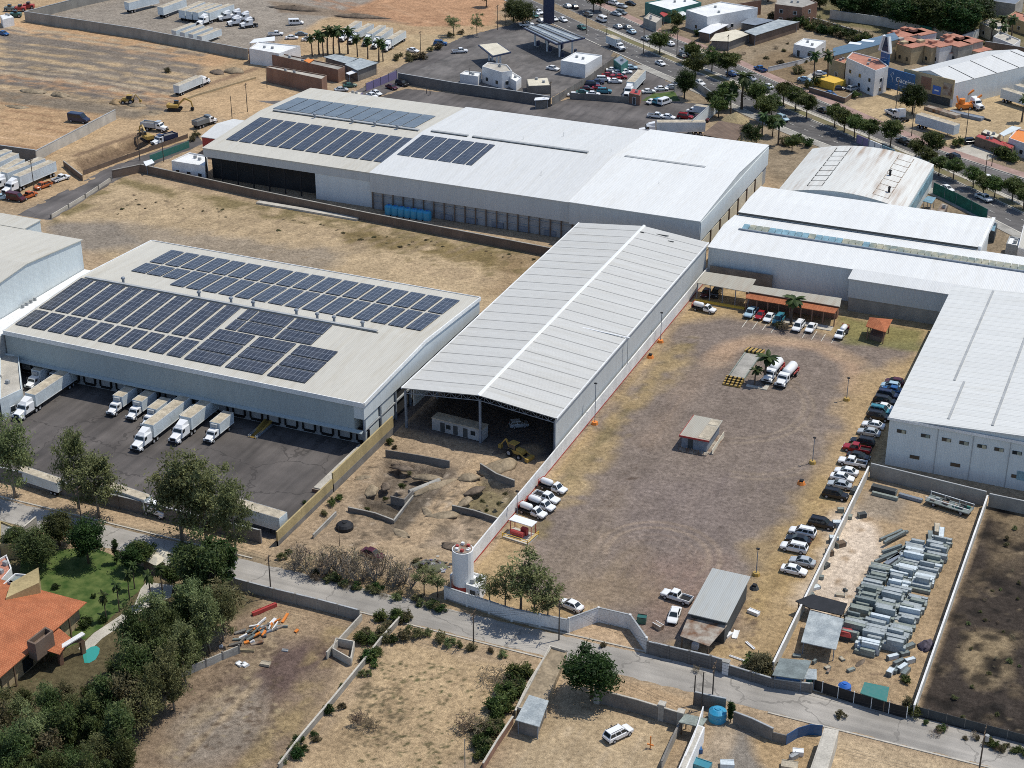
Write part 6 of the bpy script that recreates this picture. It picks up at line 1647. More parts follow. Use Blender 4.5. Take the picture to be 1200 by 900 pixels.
for k in range(9):
    p=G(1045+srng.uniform(-9,12),640+srng.uniform(-16,26)); duct(p[0],p[1],srng.uniform(4,6.5),.45,.5,.05+.3*(k%3),'galv_dark','long dark channel in the leaning bundle behind the ducts',62+srng.uniform(-9,9),'channels bundled behind the ducts')
for px,py,l,w_,h,rot,mt,lb in ((1048,658,5.5,.9,.8,68,'steel','blue-grey steel channel at the head of the bundle'),(1036,577,4.6,1.2,1.0,-5,'gutter','dark fat duct lying by the back wall of the scrap yard'),(1037,583,4.8,.6,.6,-5,'galv_green','thin grey duct in front of the dark fat duct'),(1067,585,4.4,.7,.6,-8,'steel','bluish duct lying alone by the back wall'),(1098,622,.9,3.0,.7,10,'cargo_top','rusty tan duct behind the middle column of ducts'),(1090,632,.7,3.6,.7,12,'galv_dark','dark narrow duct standing crosswise between the duct columns'),(1103,628,.9,3.4,.8,8,'cargo','white duct lying crosswise at the end of the duct columns')):
    p=G(px,py); duct(p[0],p[1],l,w_,h,.05,mt,lb,rot,'loose ducts lying about the scrap yard')
for k,(px,py) in enumerate(((1046,772),(1053,778),(1060,768),(1064,760),(1057,785),(1050,787),(1043,790),(1066,777),(1061,790))):
    p=G(px,py); duct(p[0],p[1],srng.uniform(1.4,2.4),srng.uniform(.6,1.0),srng.uniform(.5,.9),.05,srng.choice(('galv','cargo','galv_dark','cargo_top')),'odd duct piece in the loose heap by the right-hand scrap yard wall',srng.uniform(40,80),'loose duct heap by the right wall')
for k,(px,py) in enumerate(((1010,606),(1001,577),(985,600),(981,617),(977,635),(972,650),(968,665),(961,678),(985,640),(993,607),(955,690),(950,700))):
    p=G(px,py); duct(p[0],p[1],srng.uniform(.9,2.0),srng.uniform(.7,1.3),srng.uniform(.5,1.1),.05,srng.choice(('galv_green','galv_dark','cargo','wood','gutter')),'scrap box lying along the left-hand scrap yard wall',srng.uniform(0,90),'scrap boxes along the left wall')
p=G(1112,596); o=thing('scrap_wagon','flatbed wagon heaped with dark and reddish scrap at the back of the scrap yard','wagon',(p[0],p[1],0),R(-12))
m=MB(); m.box(-4.2,-1.3,.8,4.2,1.3,1.0); m.build('bed',M['galv_dark'],o)
for s in (-1,1): m=MB(); m.bar((-4.2,s*1.25,1.7),(4.2,s*1.25,1.7),.12); [m.bar((a,s*1.25,1.0),(a,s*1.25,1.7),.09) for a in (-4.1,-1.4,1.4,4.1)]; m.build('side_frame',M['trim_white'],o)
for x in (-2.6,2.6):
    for s in (-1,1): wheel(o,x,s*1.0,.42)
for k in range(14): m=MB(); a,b=srng.uniform(-3.6,3.4),srng.uniform(-.9,.9); m.box(a,b,1.003,a+srng.uniform(.4,1.2),b+.4,1.2+srng.uniform(.1,.6)); m.build('scrap_piece',M[srng.choice(('red_paint','teal','gutter','galv','rust'))],o)
canopy_roof([(949,716),(989,726),(980,759),(939,750)],2.8,'corrugated zinc shelter in the scrap yard','shelter',roof='galv',slope=.5)
canopy_roof([(932,705),(952,697),(993,708),(987,722),(948,713)],2.3,'black tarpaulin shelter behind the zinc shelter','tarp_shelter',roof='tarp',post='wood')
canopy_roof([(905,792),(914,772),(951,775),(941,797)],2.5,'dark felt-roofed shack with blue walls by the road','shack',roof='galv_dark',walls='sign_blue')
canopy_roof([(942,796),(944,784),(957,785),(957,797)],2.2,'small grey lean-to beside the dark felt-roofed shack','lean_to',roof='galv',walls='teal')
canopy_roof([(1013,800),(1042,806),(1039,823),(1008,813)],2.2,'green sheet roof beside the mesh fence','shelter',roof='teal',post='wood')
p=G(991,748); o=thing('covered_machine','machine under a red cover beside the zinc shelter','machine',(p[0],p[1],0)); m=MB(); m.box(-.8,-.8,0,.8,.8,1.1); m.build('crate',M['gutter'],o); m=MB(); m.loft([[(-1,-1,.9),(1,-1,.9),(1,1,.9),(-1,1,.9)],[(-.7,-.7,1.6),(.7,-.6,1.5),(.7,.7,1.6),(-.7,.7,1.5)]]); m.build('cover',M['red_paint'],o)
def tank(px,py,r,h,mat,label):
    x,y=G(px,py); o=thing('water_tank',label,'tank',(x,y,0)); m=MB(); m.tube([(0,0,0),(0,0,h*.25),(0,0,h*.27),(0,0,h*.5),(0,0,h*.52),(0,0,h*.78),(0,0,h)],[r,r,r*1.04,r*1.04,r,r,r*.55],18); m.build('tank_body',M[mat],o); m=MB(); m.tube([(0,0,h+.003),(0,0,h+.14)],r*.35,12); m.build('lid',M[mat],o); return o
tank(989,812,1.0,1.8,'blue','bright blue round water tank beside the mesh fence of the scrap yard')
mound(1008,777,1.6,.5,.3,'dark pointed metal sheet heap in the middle of the scrap yard clearing',M['soil_dark'],75,8,'scrap_heap','scrap heap')
mound(1085,757,2.0,1.2,.9,'purplish heap of rags against the right-hand scrap yard wall',surf('rags',(.10,.085,.11),.5,1.5),80,9,'scrap_heap','scrap heap')
# ------------------------------------------------------------------ lots south of the road
wall([(262,686),(322,702),(372,714),(421,727)],2.0,'brown block wall along the road side of the left-hand vacant lot','block',posts=5)
wall([(327,903),(352,870),(390,825),(425,782),(446,755),(471,727)],1.1,'low weathered block wall between the two vacant lots','block',coping='conc_light')
wall([(566,903),(583,875),(601,848)],1.3,'brick garden wall at the edge of the lot with the zinc shed','brick',coping='conc_light')
wall([(604,842),(620,808),(645,768)],1.4,'plastered wall beside the dusty terrace','tan_wall',coping='conc_light')
wall([(645,766),(664,770)],.9,'short concrete wall at the corner of the dusty terrace','conc')
wall([(703,824),(745,835),(797,851)],2.4,'dark retaining wall under the earth terrace by the road','conc_dark',posts=0,coping='conc_light')
for px,py,lb in ((775,843,'concrete pillar in the middle of the dark retaining wall'),(700,823,'concrete pillar beside the big ficus tree'),(797,852,'concrete pillar at the right end of the dark retaining wall')):
    o=thing('pillar',lb,'pillar',G(px,py)); m=MB(); m.box(-.45,-.45,-.1,.45,.45,2.9); m.build('shaft',M['conc'],o); m=MB(); m.box(-.55,-.55,2.903,.55,.55,3.05); m.build('cap',M['conc_light'],o)
p=GP([(390,760),(394,748),(415,752),(411,772)],1.4)
o=thing('ruin','roofless concrete room overgrown at the edge of the vacant lot','ruin',(*ctr(p),0))
for i in range(4):
    a,b=p[i],p[(i+1)%4]; m=MB(); rail(m,offs([a,b],.1),offs([a,b],-.1),-.05,1.5); local(o,m,'wall',M['conc_light'])
a=GP([(383,772),(424,727)]); m=MB(); rail(m,offs(a,.12),offs(a,-.12),-.05,1.3); local(o,m,'long_wall',M['conc_light'])
# compound with the zinc shed and the terrace
p=GP([(606,838),(644,765),(664,771),(634,846)],.2); o=thing('terrace','dusty raised concrete terrace beside the big ficus tree','terrace',(*ctr(p),0)); m=MB(); m.prism(p,-.05,1.3); local(o,m,'slab',M['soil']); m=MB(); q=inset(p,.2); [m.prism([p[i],p[(i+1)%4],q[(i+1)%4],q[i]],1.303,1.7) for i in (0,1,3)]; local(o,m,'kerb',M['conc_light'])
canopy_roof([(620,815),(643,822),(632,850),(604,842)],2.9,'small zinc-roofed shed at the near end of the dusty terrace','shed',roof='galv',walls='conc_dark',slope=.4)
veh('suv_car','white',724.5,860,60,'white suv parked on the pale concrete yard below the retaining wall')
# ------------------------------------------------------------------ people
def person(px,py,h,label,rot,top,leg,stride=.12,world=None):
    x,y=world or G(px,py); s=h/1.72
    J=dict(pel=(0,0,.95,.135),bel=(0,0,1.1,.13),che=(.01,0,1.3,.15),nk=(.01,0,1.46,.06),hd=(.03,0,1.56,.085),hd2=(.02,0,1.68,.08),
      lh=(0,.1,.9,.1),lk=(stride,.11,.5,.07),la=(stride*.3,.11,.09,.05),lt=(stride*.3+.16,.12,.04,.04),
      rh=(0,-.1,.9,.1),rk=(-stride*.2,-.11,.5,.07),ra=(-stride,-.11,.09,.05),rt=(-stride+.16,-.12,.04,.04),
      ls=(0,.19,1.4,.065),le=(-.05,.25,1.13,.048),lw=(.06,.25,.9,.036),lf=(.09,.24,.80,.03),
      rs=(0,-.19,1.4,.065),re=(.02,-.26,1.13,.048),rw=(.14,-.23,.93,.036),rf=(.18,-.22,.84,.03))
    E_=[('pel','bel'),('bel','che'),('che','nk'),('nk','hd'),('hd','hd2'),('pel','lh'),('lh','lk'),('lk','la'),('la','lt'),('pel','rh'),('rh','rk'),('rk','ra'),('ra','rt'),('che','ls'),('ls','le'),('le','lw'),('lw','lf'),('che','rs'),('rs','re'),('re','rw'),('rw','rf')]
    ks=list(J); me=bpy.data.meshes.new('person_skeleton'); me.from_pydata([J[k][:3] for k in ks],[(ks.index(a),ks.index(b)) for a,b in E_],[])
    tmp=bpy.data.objects.new('person_skeleton',me); COL.objects.link(tmp); sk=tmp.modifiers.new('skin','SKIN'); sb=tmp.modifiers.new('sub','SUBSURF'); sb.levels=1; sb.render_levels=1
    for i,k in enumerate(ks): me.skin_vertices[0].data[i].radius=(J[k][3],)*2
    me.skin_vertices[0].data[0].use_root=True
    dg=bpy.context.evaluated_depsgraph_get(); m2=bpy.data.meshes.new_from_object(tmp.evaluated_get(dg)); bpy.data.objects.remove(tmp)
    for mt in (M['skin'],top,leg,M['gutter']): m2.materials.append(mt)
    for p in m2.polygons:
        c=p.center; p.material_index=0 if c.z>1.47 or (abs(c.y)>.2 and c.z<1.05) else 1 if c.z>.98 else 2 if c.z>.1 else 3
        p.use_smooth=True
    o=link('person',m2); tag(o,label,'person'); o.location=(x,y,.02); o.rotation_euler=(0,0,R(rot)); o.scale=(s,s,s)
    m=MB(); m.ell((.01,0,1.69),(.1,.09,.085),10,6); m.ell((-.03,0,1.62),(.085,.088,.1),10,6); m.build('hair',M['gutter'],o,True)
    return o
M['skin']=surf('skin',(.30,.17,.11),.1,3.)
person(715.8,861,1.72,'person in dark clothes standing beside the white suv',20,M['black'],M['chassis'])
# ------------------------------------------------------------------ compounds at the bottom right
wall([(813,826),(826,829),(850,834)],2.4,'dark wall along the road between the timber posts and the blue tank','conc_dark')
wall([(859,848),(880,856),(905,868)],2.2,'dark wall along the road right of the blue tank','conc_dark')
wall([(905,868),(922,872)],1.6,'curved dark low wall before the blue sheeting','conc_dark',coping=None)
wall([(921,873),(934,865),(948,861),(963,862)],1.9,'blue sheet hoarding around a small yard by the road','sign_blue',coping=None,thick=.08)
wall([(775,903),(785,880),(797,855)],1.6,'low mossy wall between the pale yard and the long roof','conc',coping='conc_dark')
tank(840.5,843,1.35,2.0,'cyan','bright blue round water tank standing by the road compound')
flat_building([(795,900),(817,849),(826,852),(804,903)],2.8,'long narrow room with a pale flat roof behind the low mossy wall','outbuilding',mat='white_wall',roof='conc_light',z=2.8,parapet=0,extras=False)
wall([(802,905),(812,882),(823,846)],2.9,'white painted wall with blue marks along the long narrow room','white_wall',coping=None,thick=.15)
canopy_roof([(795,847),(803,837),(829,843),(822,853)],2.4,'grey-green sheet porch at the end of the long narrow room','porch',roof='galv_green',post='wood')
flat_building([(966,852.5),(983,856),(969,905),(948,905)],3.0,'long plain concrete block building running back from the road','outbuilding',mat='conc_light',roof='conc_light',z=3.0,parapet=0,extras=False)
x,y=G(824,812); 
for px,py,h,lb in ((813,826,5.5,'short timber post behind the road wall, left of three'),(822,832,7.0,'timber post behind the road wall, middle of three')): pole(px,py,h,lb,arm=False)
pole(834,829,8.3,'timber utility pole with crossarm at the roadside, right of three')
o=pole(1147,905,8.0,'utility pole with a transformer at the bottom right corner'); m=MB(); m.tube([(.35,.25,5.6),(.35,.25,6.6)],.33,10); m.build('transformer',M['trim_grey'],o)
pole(318,700,8.3,'utility pole where the road wall meets the left-hand vacant lot')
pole(545,905,6.0,'thin grey post in the middle lot at the bottom edge',arm=False,r=.08,mat='conc')
pole(555,758,7.0,'utility pole on the verge above the middle vacant lot')
pole(655,750,7.6,'utility pole beside the leaning roadside trees')
pole(398//1,640,4.0,'thin post among the leafless trees',arm=False,r=.06)
pole(97,622,9.2,'utility pole with crossarm between the garden trees and the dock wall')
for px,py,l,w_,rot,mt,lb in ((816,881,1.6,1.2,30,'sign_blue','blue plastic crate in the pale compound yard'),(820,898,3.2,1.6,-6,'car_teal','dark teal covered trailer at the bottom edge of the compound'),(852,898,2.0,1.2,20,'cargo','pale sheet heap in the little yard by the blue hoarding'),(935,884,1.6,1.0,15,'white','white rubbish heap in the yard behind the blue hoarding'),(925,900,2.4,1.6,10,'cargo_top','heap of pale planks in the corner of the yard by the blue hoarding'),(930,889,1.4,.7,60,'trim_grey','grey rubbish piece behind the blue hoarding')):
    slab_thing('crate' if 'crate' in lb else 'scrap_heap','crate' if 'crate' in lb else 'scrap heap',lb,px,py,l,w_,.7,rot,mt)
x,y=G(762,877); o=thing('post','short red post standing in the pale yard','post',(x,y,0)); m=MB(); m.bar((0,0,-.1),(0,0,2.2),.14); m.build('shaft',M['orange'],o); m=MB(); m.box(-.5,-.08,.6,.5,.08,.75); m.build('crossbar',M['orange'],o)
# wreckage and clutter on the left-hand vacant lot
for k,(px,py,l,w_,h,rot,mt,lb) in enumerate(((310,716,4.6,.55,.6,62,'red_paint','red scrap beam lying against the road wall of the left lot'),(286,763,3.4,.4,.3,18,'tan_wall','tan beam lying below the wreck heap'),(281,779,.9,1.2,.3,70,'white','small white frame left of the lot track'),(287,780,.9,1.2,.3,70,'white','small white frame right of its twin on the lot'),(311,779,1.6,1.0,.35,10,'cargo_top','pale heap of sacks on the dark earth of the left lot'),(334,763,1.0,.5,.2,15,'trim_grey','grey scrap sheet on the left lot'))):
    slab_thing('scrap_piece','scrap',lb,px,py,l,w_,h,rot,mt,'trim_grey' if mt=='white' else None)
x,y=G(302,742); o=thing('wreck_heap','heap of white, red and dark wreckage on the left-hand vacant lot','wreck heap',(x,y,0),R(58))
for k in range(46):
    a,b=srng.gauss(0,2.6),srng.gauss(0,1.1); l_,r_=srng.uniform(.5,2.3),srng.uniform(-.7,.7); z=max(0,.9-abs(a)*.22-abs(b)*.3)*srng.random(); m=MB(); w_=srng.uniform(.15,.6)
    m.bar((a-l_/2*math.cos(r_),b-l_/2*math.sin(r_),z+.12),(a+l_/2*math.cos(r_),b+l_/2*math.sin(r_),z+srng.uniform(.1,.6)),w_,srng.uniform(.12,.4)); m.build('scrap_piece',M[srng.choice(('white','trim_white','gutter','galv_dark','orange','cargo','conc_dark','steel','white','rust'))],o)
# ------------------------------------------------------------------ villa with the orange roof
V=thing('villa','villa with a large hipped orange tile roof beside the lawn','house',(-162,170,0))
vx0,vx1,vy0,vy1=-172,-155.4,150,184.8
m=MB(); m.box(vx0,vy0,-.1,vx1,vy1,3.95); local(V,m,'wall',M['tan_wall'])
e=1.0; h0,h1=4.0,6.6; xr=(vx0+vx1)/2
m=MB(); 
A_=[(vx0-e,vy0-e,h0),(vx1+e,vy0-e,h0),(vx1+e,vy1+e,h0),(vx0-e,vy1+e,h0)]; r0,r1=(xr,vy0+8,h1),(xr,vy1-8,h1)
m.poly([A_[0],A_[1],r0]); m.poly([A_[1],A_[2],r1,r0]); m.poly([A_[2],A_[3],r1]); m.poly([A_[3],A_[0],r0,r1]); m.poly([(x,y,z-.12) for x,y,z in A_[::-1]])
for i in range(4):
    a,b=A_[i],A_[(i+1)%4]; m.poly([a,(a[0],a[1],a[2]-.12),(b[0],b[1],b[2]-.12),b])
local(V,m,'roof',M['tile'])
p=GP([(31,750),(41,754),(62,738),(53,733)],6.3); m=MB(); q=inset(p,.3); [m.prism([p[i],p[(i+1)%4],q[(i+1)%4],q[i]],3.0,6.1) for i in range(4)]; m.prism(q,3.0,5.2); local(V,m,'chimney',M['brick_brown'])
for i in range(5):
    y=vy0+3+i*7; m=MB(); m.box(vx1+.75,y,-.1,vx1+.95,y+.25,3.86); local(V,m,'post',M['wood'])
for i in range(4): m=MB(); y=vy0+5+i*7.5; m.box(vx1+.003,y,.2,vx1+.06,y+2.4,2.6); local(V,m,'window',M['glass'])
p=GP([(43,763),(70,768),(83,748),(64,736)],3.0); m=MB(); m.loft([[(x,y,3.0+.6*(i in (0,3))) for i,(x,y) in enumerate(p)],[(x,y,3.15+.6*(i in (0,3))) for i,(x,y) in enumerate(p)]]); local(V,m,'porch_roof',M['tile'])
m=MB(); a=GP([(8,708),(47,690),(46,672),(14,690)],5.2); m.prism(a,-.1,6.4); local(V,m,'rear_wall',M['ochre'])
o=thing('garden_arch','brick garden arch with a white coping beside the pool','arch',G(85,772)); a=G(71,782); b=G(97,769); L=math.hypot(b[0]-a[0],b[1]-a[1]); o.rotation_euler=(0,0,math.atan2(b[1]-a[1],b[0]-a[0]))
m=MB()
for s in (-1,1): m.box(s*L/2-.35,-.3,-.1,s*L/2+.35,.3,2.4)
for i in range(8):
    t0,t1=math.pi*i/8,math.pi*(i+1)/8; ra=L/2-.2
    m.loft([[(math.cos(t)*r_,y,2.4+.55*math.sin(t)*r_/ra*1.2) for r_,y in ((ra-.5,-.3),(ra+.5,-.3),(ra+.5,.3),(ra-.5,.3))] for t in (t0,t1)])
m.build('arch_wall',M['brick'],o); m=MB(); m.loft([[(x,-.45,z) for x,z in ((-L/2-.5,2.9),(L/2+.5,3.5),(L/2+.5,3.7),(-L/2-.5,3.1))],[(x,.45,z) for x,z in ((-L/2-.5,2.9),(L/2+.5,3.5),(L/2+.5,3.7),(-L/2-.5,3.1))]]); m.build('coping',M['white_wall'],o)
flat_building([(0,612),(24,622),(20,640),(0,640)],2.6,'low ochre courtyard building behind the garden trees at the left edge','outbuilding',mat='ochre',roof='conc',z=2.6)
wall([(-8,662),(20,640),(44,620)],2.5,'long grey garden wall running up to the road at the left','conc',coping='conc_light')
flat_building([(-6,660),(8,652),(14,668),(0,684)],3.2,'small red-roofed room behind the grey garden wall','outbuilding',mat='white_wall',roof='tile_faded',z=3.2)
flat_building([(0,690),(18,674),(40,676),(10,705)],4.0,'bluish flat roof behind the ochre gable of the villa','outbuilding',mat='white_wall',roof='galv_dark',z=4.0)
for k,(px,py,s_) in enumerate(((181,653,1),(192,650,1.3),(202,655,1),(208,660,.8))):
    x,y=G(px,py,2.5); o=thing('garden_pavilion','pale stepped pavilion roof in the trees by the road','pavilion',(x,y,0),R(-15),'stepped pavilion roofs'); m=MB(); m.box(-1.6*s_,-1.2,-.1,1.6*s_,1.2,2.3); m.build('wall',M['brick_brown'],o); m=MB(); m.loft([[(-2*s_,-1.5,2.3),(2*s_,-1.5,2.3),(2*s_,1.5,2.3),(-2*s_,1.5,2.3)],[(-1.2*s_,-.3,3.0),(1.2*s_,-.3,3.0),(1.2*s_,.3,3.0),(-1.2*s_,.3,3.0)]]); m.build('roof',M['cream'],o)
x,y=G(222,790); o=thing('lot_fence','weathered concrete slab fence under the edge of the grove','fence',(x,y,0),R(62))
m=MB(); m.box(-9,-.1,-.1,9,.1,1.4); m.build('fence_panel',M['conc'],o)
for a in range(7): m=MB(); m.box(-9+a*3-.1,-.16,-.1,-9+a*3+.1,.16,1.6); m.build('post',M['conc_dark'],o)

# overhead cable along the road
PTS=[(97,622,8.7),(318,700,7.8),(555,758,6.5),(655,750,7.1),(834,829,7.8),(1147,905,7.5)]
o=thing('overhead_cable','overhead cable run sagging from pole to pole along the road','cable',G(555,758))
for dy in (-.7,0,.7):
    m=MB(); q=[(*G(a,b),h) for a,b,h in PTS]; w_=[]
    for a,b in zip(q[:-1],q[1:]):
        for i in range(8): u=i/8; w_.append((a[0]+(b[0]-a[0])*u,a[1]+(b[1]-a[1])*u+dy,a[2]+(b[2]-a[2])*u-3.2*u*(1-u)))
    m.tube(w_,.022,4); local(o,m,'wire',M['black'])
for k in range(34):
    px=srng.uniform(925,1055); py=srng.uniform(690,800)
    if 945<px<995 and 700<py<765: continue
    p=G(px,py)
    if p[0]<-46.6 or p[1]<219: continue
    duct(p[0],p[1],srng.uniform(.5,1.6),srng.uniform(.3,.8),srng.uniform(.2,.7),.03,srng.choice(('galv_green','galv_dark','wood','gutter','cargo_top','rust')),'small scrap piece scattered around the clearing of the scrap yard',srng.uniform(0,180),'scattered scrap in the clearing')
# ------------------------------------------------------------------ north-west: field wall, side street, earthworks
wall([(132,209),(166,202),(300,232),(430,259),(645,301)],2.3,'long brown brick wall between the bare field and the white warehouse','brick_brown',coping='conc',thick=.3)
wall([(302,238),(350,246),(420,258)],.5,'low pale kerb running behind the long brown field wall','conc_light',coping=None,thick=1.6)
wall([(60,256),(100,232),(130,212)],1.0,'low pale kerb wall along the side street at the bare field','conc_light',coping=None,posts=9,post_mat='conc_dark')
wall([(98,205),(150,186),(220,162)],1.3,'rusty wire fence along the excavation beside the side street','brick_brown',name='fence',cat='fence',coping=None,thick=.06,posts=5,post_mat='wood')
wall([(176,190),(222,173)],2.0,'teal sheet hoarding beside the guard canopy','teal',name='fence',cat='fence',coping=None,thick=.08)
wall([(30,25),(160,45),(291,70)],3.6,'long grey wall across the earthworks in front of the trailer lot','block',thick=.3)
wall([(30,24.5),(90,9),(152,-5)],3.4,'grey wall running away on the left side of the trailer lot','block',thick=.3)
wall([(43,189),(90,164),(136,140)],3.0,'sunlit pale wall running into the earthworks','block_pale',thick=.3)
wall([(-10,182),(43,189.5)],3.4,'dark shaded wall behind the parked white trailers','block_dark',thick=.3)
wall([(75,195),(97,212)],1.6,'low brown wall at the corner of the excavation','brick_brown',coping='conc')
wall([(215,118),(232,112),(300,92)],.6,'low earth-coloured kerb at the edge of the orange fill','tan_wall',coping=None)
for k,(px,py,rx,ry,h,lb,mt) in enumerate(((40,108,9,3,1.6,'long spoil heap at the left of the earthworks','soil'),(70,112,6,3,1.8,'spoil heap next to the long one in the earthworks','soil'),(136,121,4,3,2.2,'pointed orange spoil heap beside the small excavator','soil_orange'),(160,124,5,2.5,1.4,'low spoil heap beside the yellow loader','soil'),(255,85,5,3,1.6,'dark soil heap next to the dark semi trailer','soil_dark'),(275,84,6,3.5,2.4,'grey soil heap at the end of the long grey wall','soil'),(182,132,4,2,1.2,'heap of broken yellow ground beside the excavator','soil'),(20,126,7,2.5,1.2,'low brown heap at the left edge of the earthworks','soil'),(345,11,16,3.5,2.4,'dark spoil bank on the edge of the orange field','soil_dark'),(420,20,16,3,2.0,'second dark spoil bank on the edge of the orange field','soil_dark'))): mound(px,py,rx*.62,ry*.7,h*.62,lb,M[mt],rng.uniform(-20,20),30+k)
def h2(a,b): # heading of a vehicle from its tail pixel to its nose pixel
    p,q=G(*a,1),G(*b,1); return math.degrees(math.atan2(q[1]-p[1],q[0]-p[0]))
def veh2(kind,color,tail,nose,label,group=None,scale=1.0,z=1.2):
    return veh(kind,color,(tail[0]+nose[0])/2,(tail[1]+nose[1])/2,h2(tail,nose),label,group,z=z,scale=scale)
veh2('van','navy',(81,137),(104,140),'dark box van standing alone on the orange earth',scale=1.25)
veh2('dump_truck','silver',(169,147),(193,150),'grey and white dump truck in the middle of the earthworks')
veh2('dump_truck','grey',(231,146),(249,140),'grey dump truck beside the end of the white warehouse')
veh2('dump_truck','navy',(201,161),(184,166),'dark blue dump truck beside the yellow excavator')
veh('excavator',None,173,163,150,'yellow excavator loading beside the dark blue dump truck')
veh('excavator',None,205,127,20,'yellow excavator digging at the corner of the orange fill')
veh('backhoe_loader',None,151,119,-160,'yellow loader working by the spoil heaps')
veh2('semi_truck','white',(208,108),(243,93),'semi truck with a dark trailer at the end of the grey ground',scale=.85)
veh('sedan_car','blue',4,39,-10,'blue car at the upper left edge of the earthworks')
g='trailers in the upper lot'
for t_,n_,lb in (((150,9),(183,1),'long pale trailer, leftmost in the upper trailer lot'),((186,16),(218,4),'white trailer by itself left of the trailer group'),((213,19),(238,8),'pale trailer, first of the close group in the upper lot'),((222,20),(248,10),'pale trailer, second of the close group in the upper lot'),((230,21),(257,11),'pale trailer, third of the close group in the upper lot')): veh2('cargo_trailer',None,t_,n_,lb,g,z=2)
veh2('semi_truck',None,(272,11),(232,25),'white semi truck at the right of the close trailer group',g,z=2)
for px,py,lb in ((266,22,'white tractor unit nearest the close trailer group'),(278,20,'white tractor unit, rear one of the cluster'),(288,23,'white tractor unit in the middle of the cluster'),(292,30,'white tractor unit, nearest of the cluster'),(277,28,'white tractor unit at the front left of the cluster')): veh('truck_tractor',None,px,py,-130,lb,'tractor units in the upper lot')
for k in range(4): veh2('cargo_trailer',None,(209+k*10,38+k*2.2),(222+k*10,33+k*2.2),'white trailer showing its roof over the long grey wall','trailers behind the long grey wall',.8,2)
g='trailers behind the side street'
for t_,n_,lb in (((-32,200),(10,184),'white trailer, farthest of the left-edge row'),((-22,206),(20,187),'pale trailer, second of the left-edge row'),((-14,216),(30,192),'tall white trailer, third of the left-edge row')): veh2('cargo_trailer',None,t_,n_,lb,g,z=2)
veh2('semi_truck',None,(64,196),(3,222),'white semi truck with windows along its trailer, nearest of the left-edge row',g,z=2)
veh2('semi_truck',None,(48,194),(-8,216),'white semi truck behind the windowed trailer',g,z=2)
veh2('pickup_truck','orange',(57,213),(43,218),'orange pickup with a dark bed beside the side street'); veh2('pickup_truck','white',(62,210),(80,204),'white pickup beside the side street')
veh2('van','maroon',(13,229),(24,231),'dark van with a pinkish top at the left edge by the street'); veh2('pickup_truck','orange',(28,229),(38,225),'rust-red truck at the left edge by the street'); veh('sedan_car','sky',1,231,40,'bright blue car cut by the left edge beside the street')
flat_building([(0,18),(10,16),(16,20),(3,23)],3.0,'small pale container office at the upper left','container_office',mat='white_wall',roof='trim_white',z=3.0,parapet=0)
for px,py,mt,lb in ((24,13,'red_paint','red farm machine at the upper left'),(34,10,'red_paint','second red farm machine at the upper left'),(19,20,'car_green','green machine beside the pale container office'),(12,13,'galv_dark','grey machine behind the pale container office')):
    x,y=G(px,py); o=thing('machine',lb,'machine',(x,y,0),.4); m=MB(); m.box(-2,-1,.5,2,1,1.6); m.build('body',M[mt],o); m=MB(); m.box(-.6,-.7,1.603,.6,.7,2.5); m.build('cab',M['glass'],o)
    for s in (-1.4,1.4):
        for q in (-1,1): wheel(o,s,q*1.0,.6)
# brick compound by the corner
flat_building([(312,80),(317,78),(383,89.5),(377,94)],4.6,'long brown brick building with a cluttered pale roof at the street corner','brick_building',mat='brick',roof='conc_light',z=4.6,seed=2)
flat_building([(291,59),(297,57),(404,79),(396,83)],4.0,'long brown brick range behind the cluttered pale roof','brick_building',mat='brick',roof='conc',z=4.0,seed=3)
flat_building([(292,58),(303,50),(352,55),(327,64)],4.8,'white flat-roofed house behind the brick range','house',mat='white_wall',roof='trim_white',z=4.8)
canopy_roof([(292,51),(298,46),(322,43),(322,48)],3.6,'thin white canopy behind the white flat-roofed house','canopy',roof='white')
for q,z,lb in (([(379,67),(392,64),(421,69),(406,75)],3.8,'blue-grey metal roof under the palms, left part'),([(404,76),(421,68),(443,74),(419,83)],3.8,'blue-grey metal roof under the palms, right part'),([(405,86),(418,81),(421,84),(409,88)],3.0,'small white canopy by the street corner')):
    canopy_roof(q,z,lb,'shed',roof='galv' if z>3.5 else 'white',walls='conc_dark' if z>3.5 else None)
p=GP([(356,71),(361,69),(368,70),(362,74)],4.4); o=thing('awning','small orange awning on the brick range','awning',(*ctr(p),0)); m=MB(); m.prism(p,4.3,4.5); local(o,m,'cover',M['orange']); [local(o,MB().box(x-.06,y-.06,0,x+.06,y+.06,4.297),'post',M['steel']) for x,y in inset(p,.2)]
g='palms by the blue-grey roofs'
for k,(px,py,h) in enumerate(((366,66,8),(374,64,9),(384,64,10.5),(391,63,9.5),(398,63,10.5),(408,63,10),(419,67,8),(431,69,8),(444,72,8.5),(379,66,8.5),(449,72,7))): palm(px,py,h,'palm in the cluster over the blue-grey roofs',g,crown=1.0)
g='trailers beyond the palms'
for t_,n_,lb in (((418,31),(402,41),'white trailer, leftmost beyond the palms'),((432,34),(413,44),'white trailer, second beyond the palms'),((446,36),(430,46),'semi truck, third beyond the palms'),((456,38),(439,50),'semi truck, fourth beyond the palms'),((472,41),(451,54),'semi truck, rightmost beyond the palms')): veh2('semi_truck',None,t_,n_,lb,g,.85,2)
g='cars behind the white house'
for kd,cl,px,py,lb in (('van','white',347,27,'white box van behind the white flat-roofed house'),('sedan_car','white',342,44,'pale car behind the white flat-roofed house, left'),('sedan_car','grey',353,40,'dark car behind the white flat-roofed house'),('sedan_car','white',361,46,'white car beside the left palm'),('pickup_truck','white',323,40,'white pickup near the thin white canopy')): veh(kd,cl,px,py,30,lb,g)
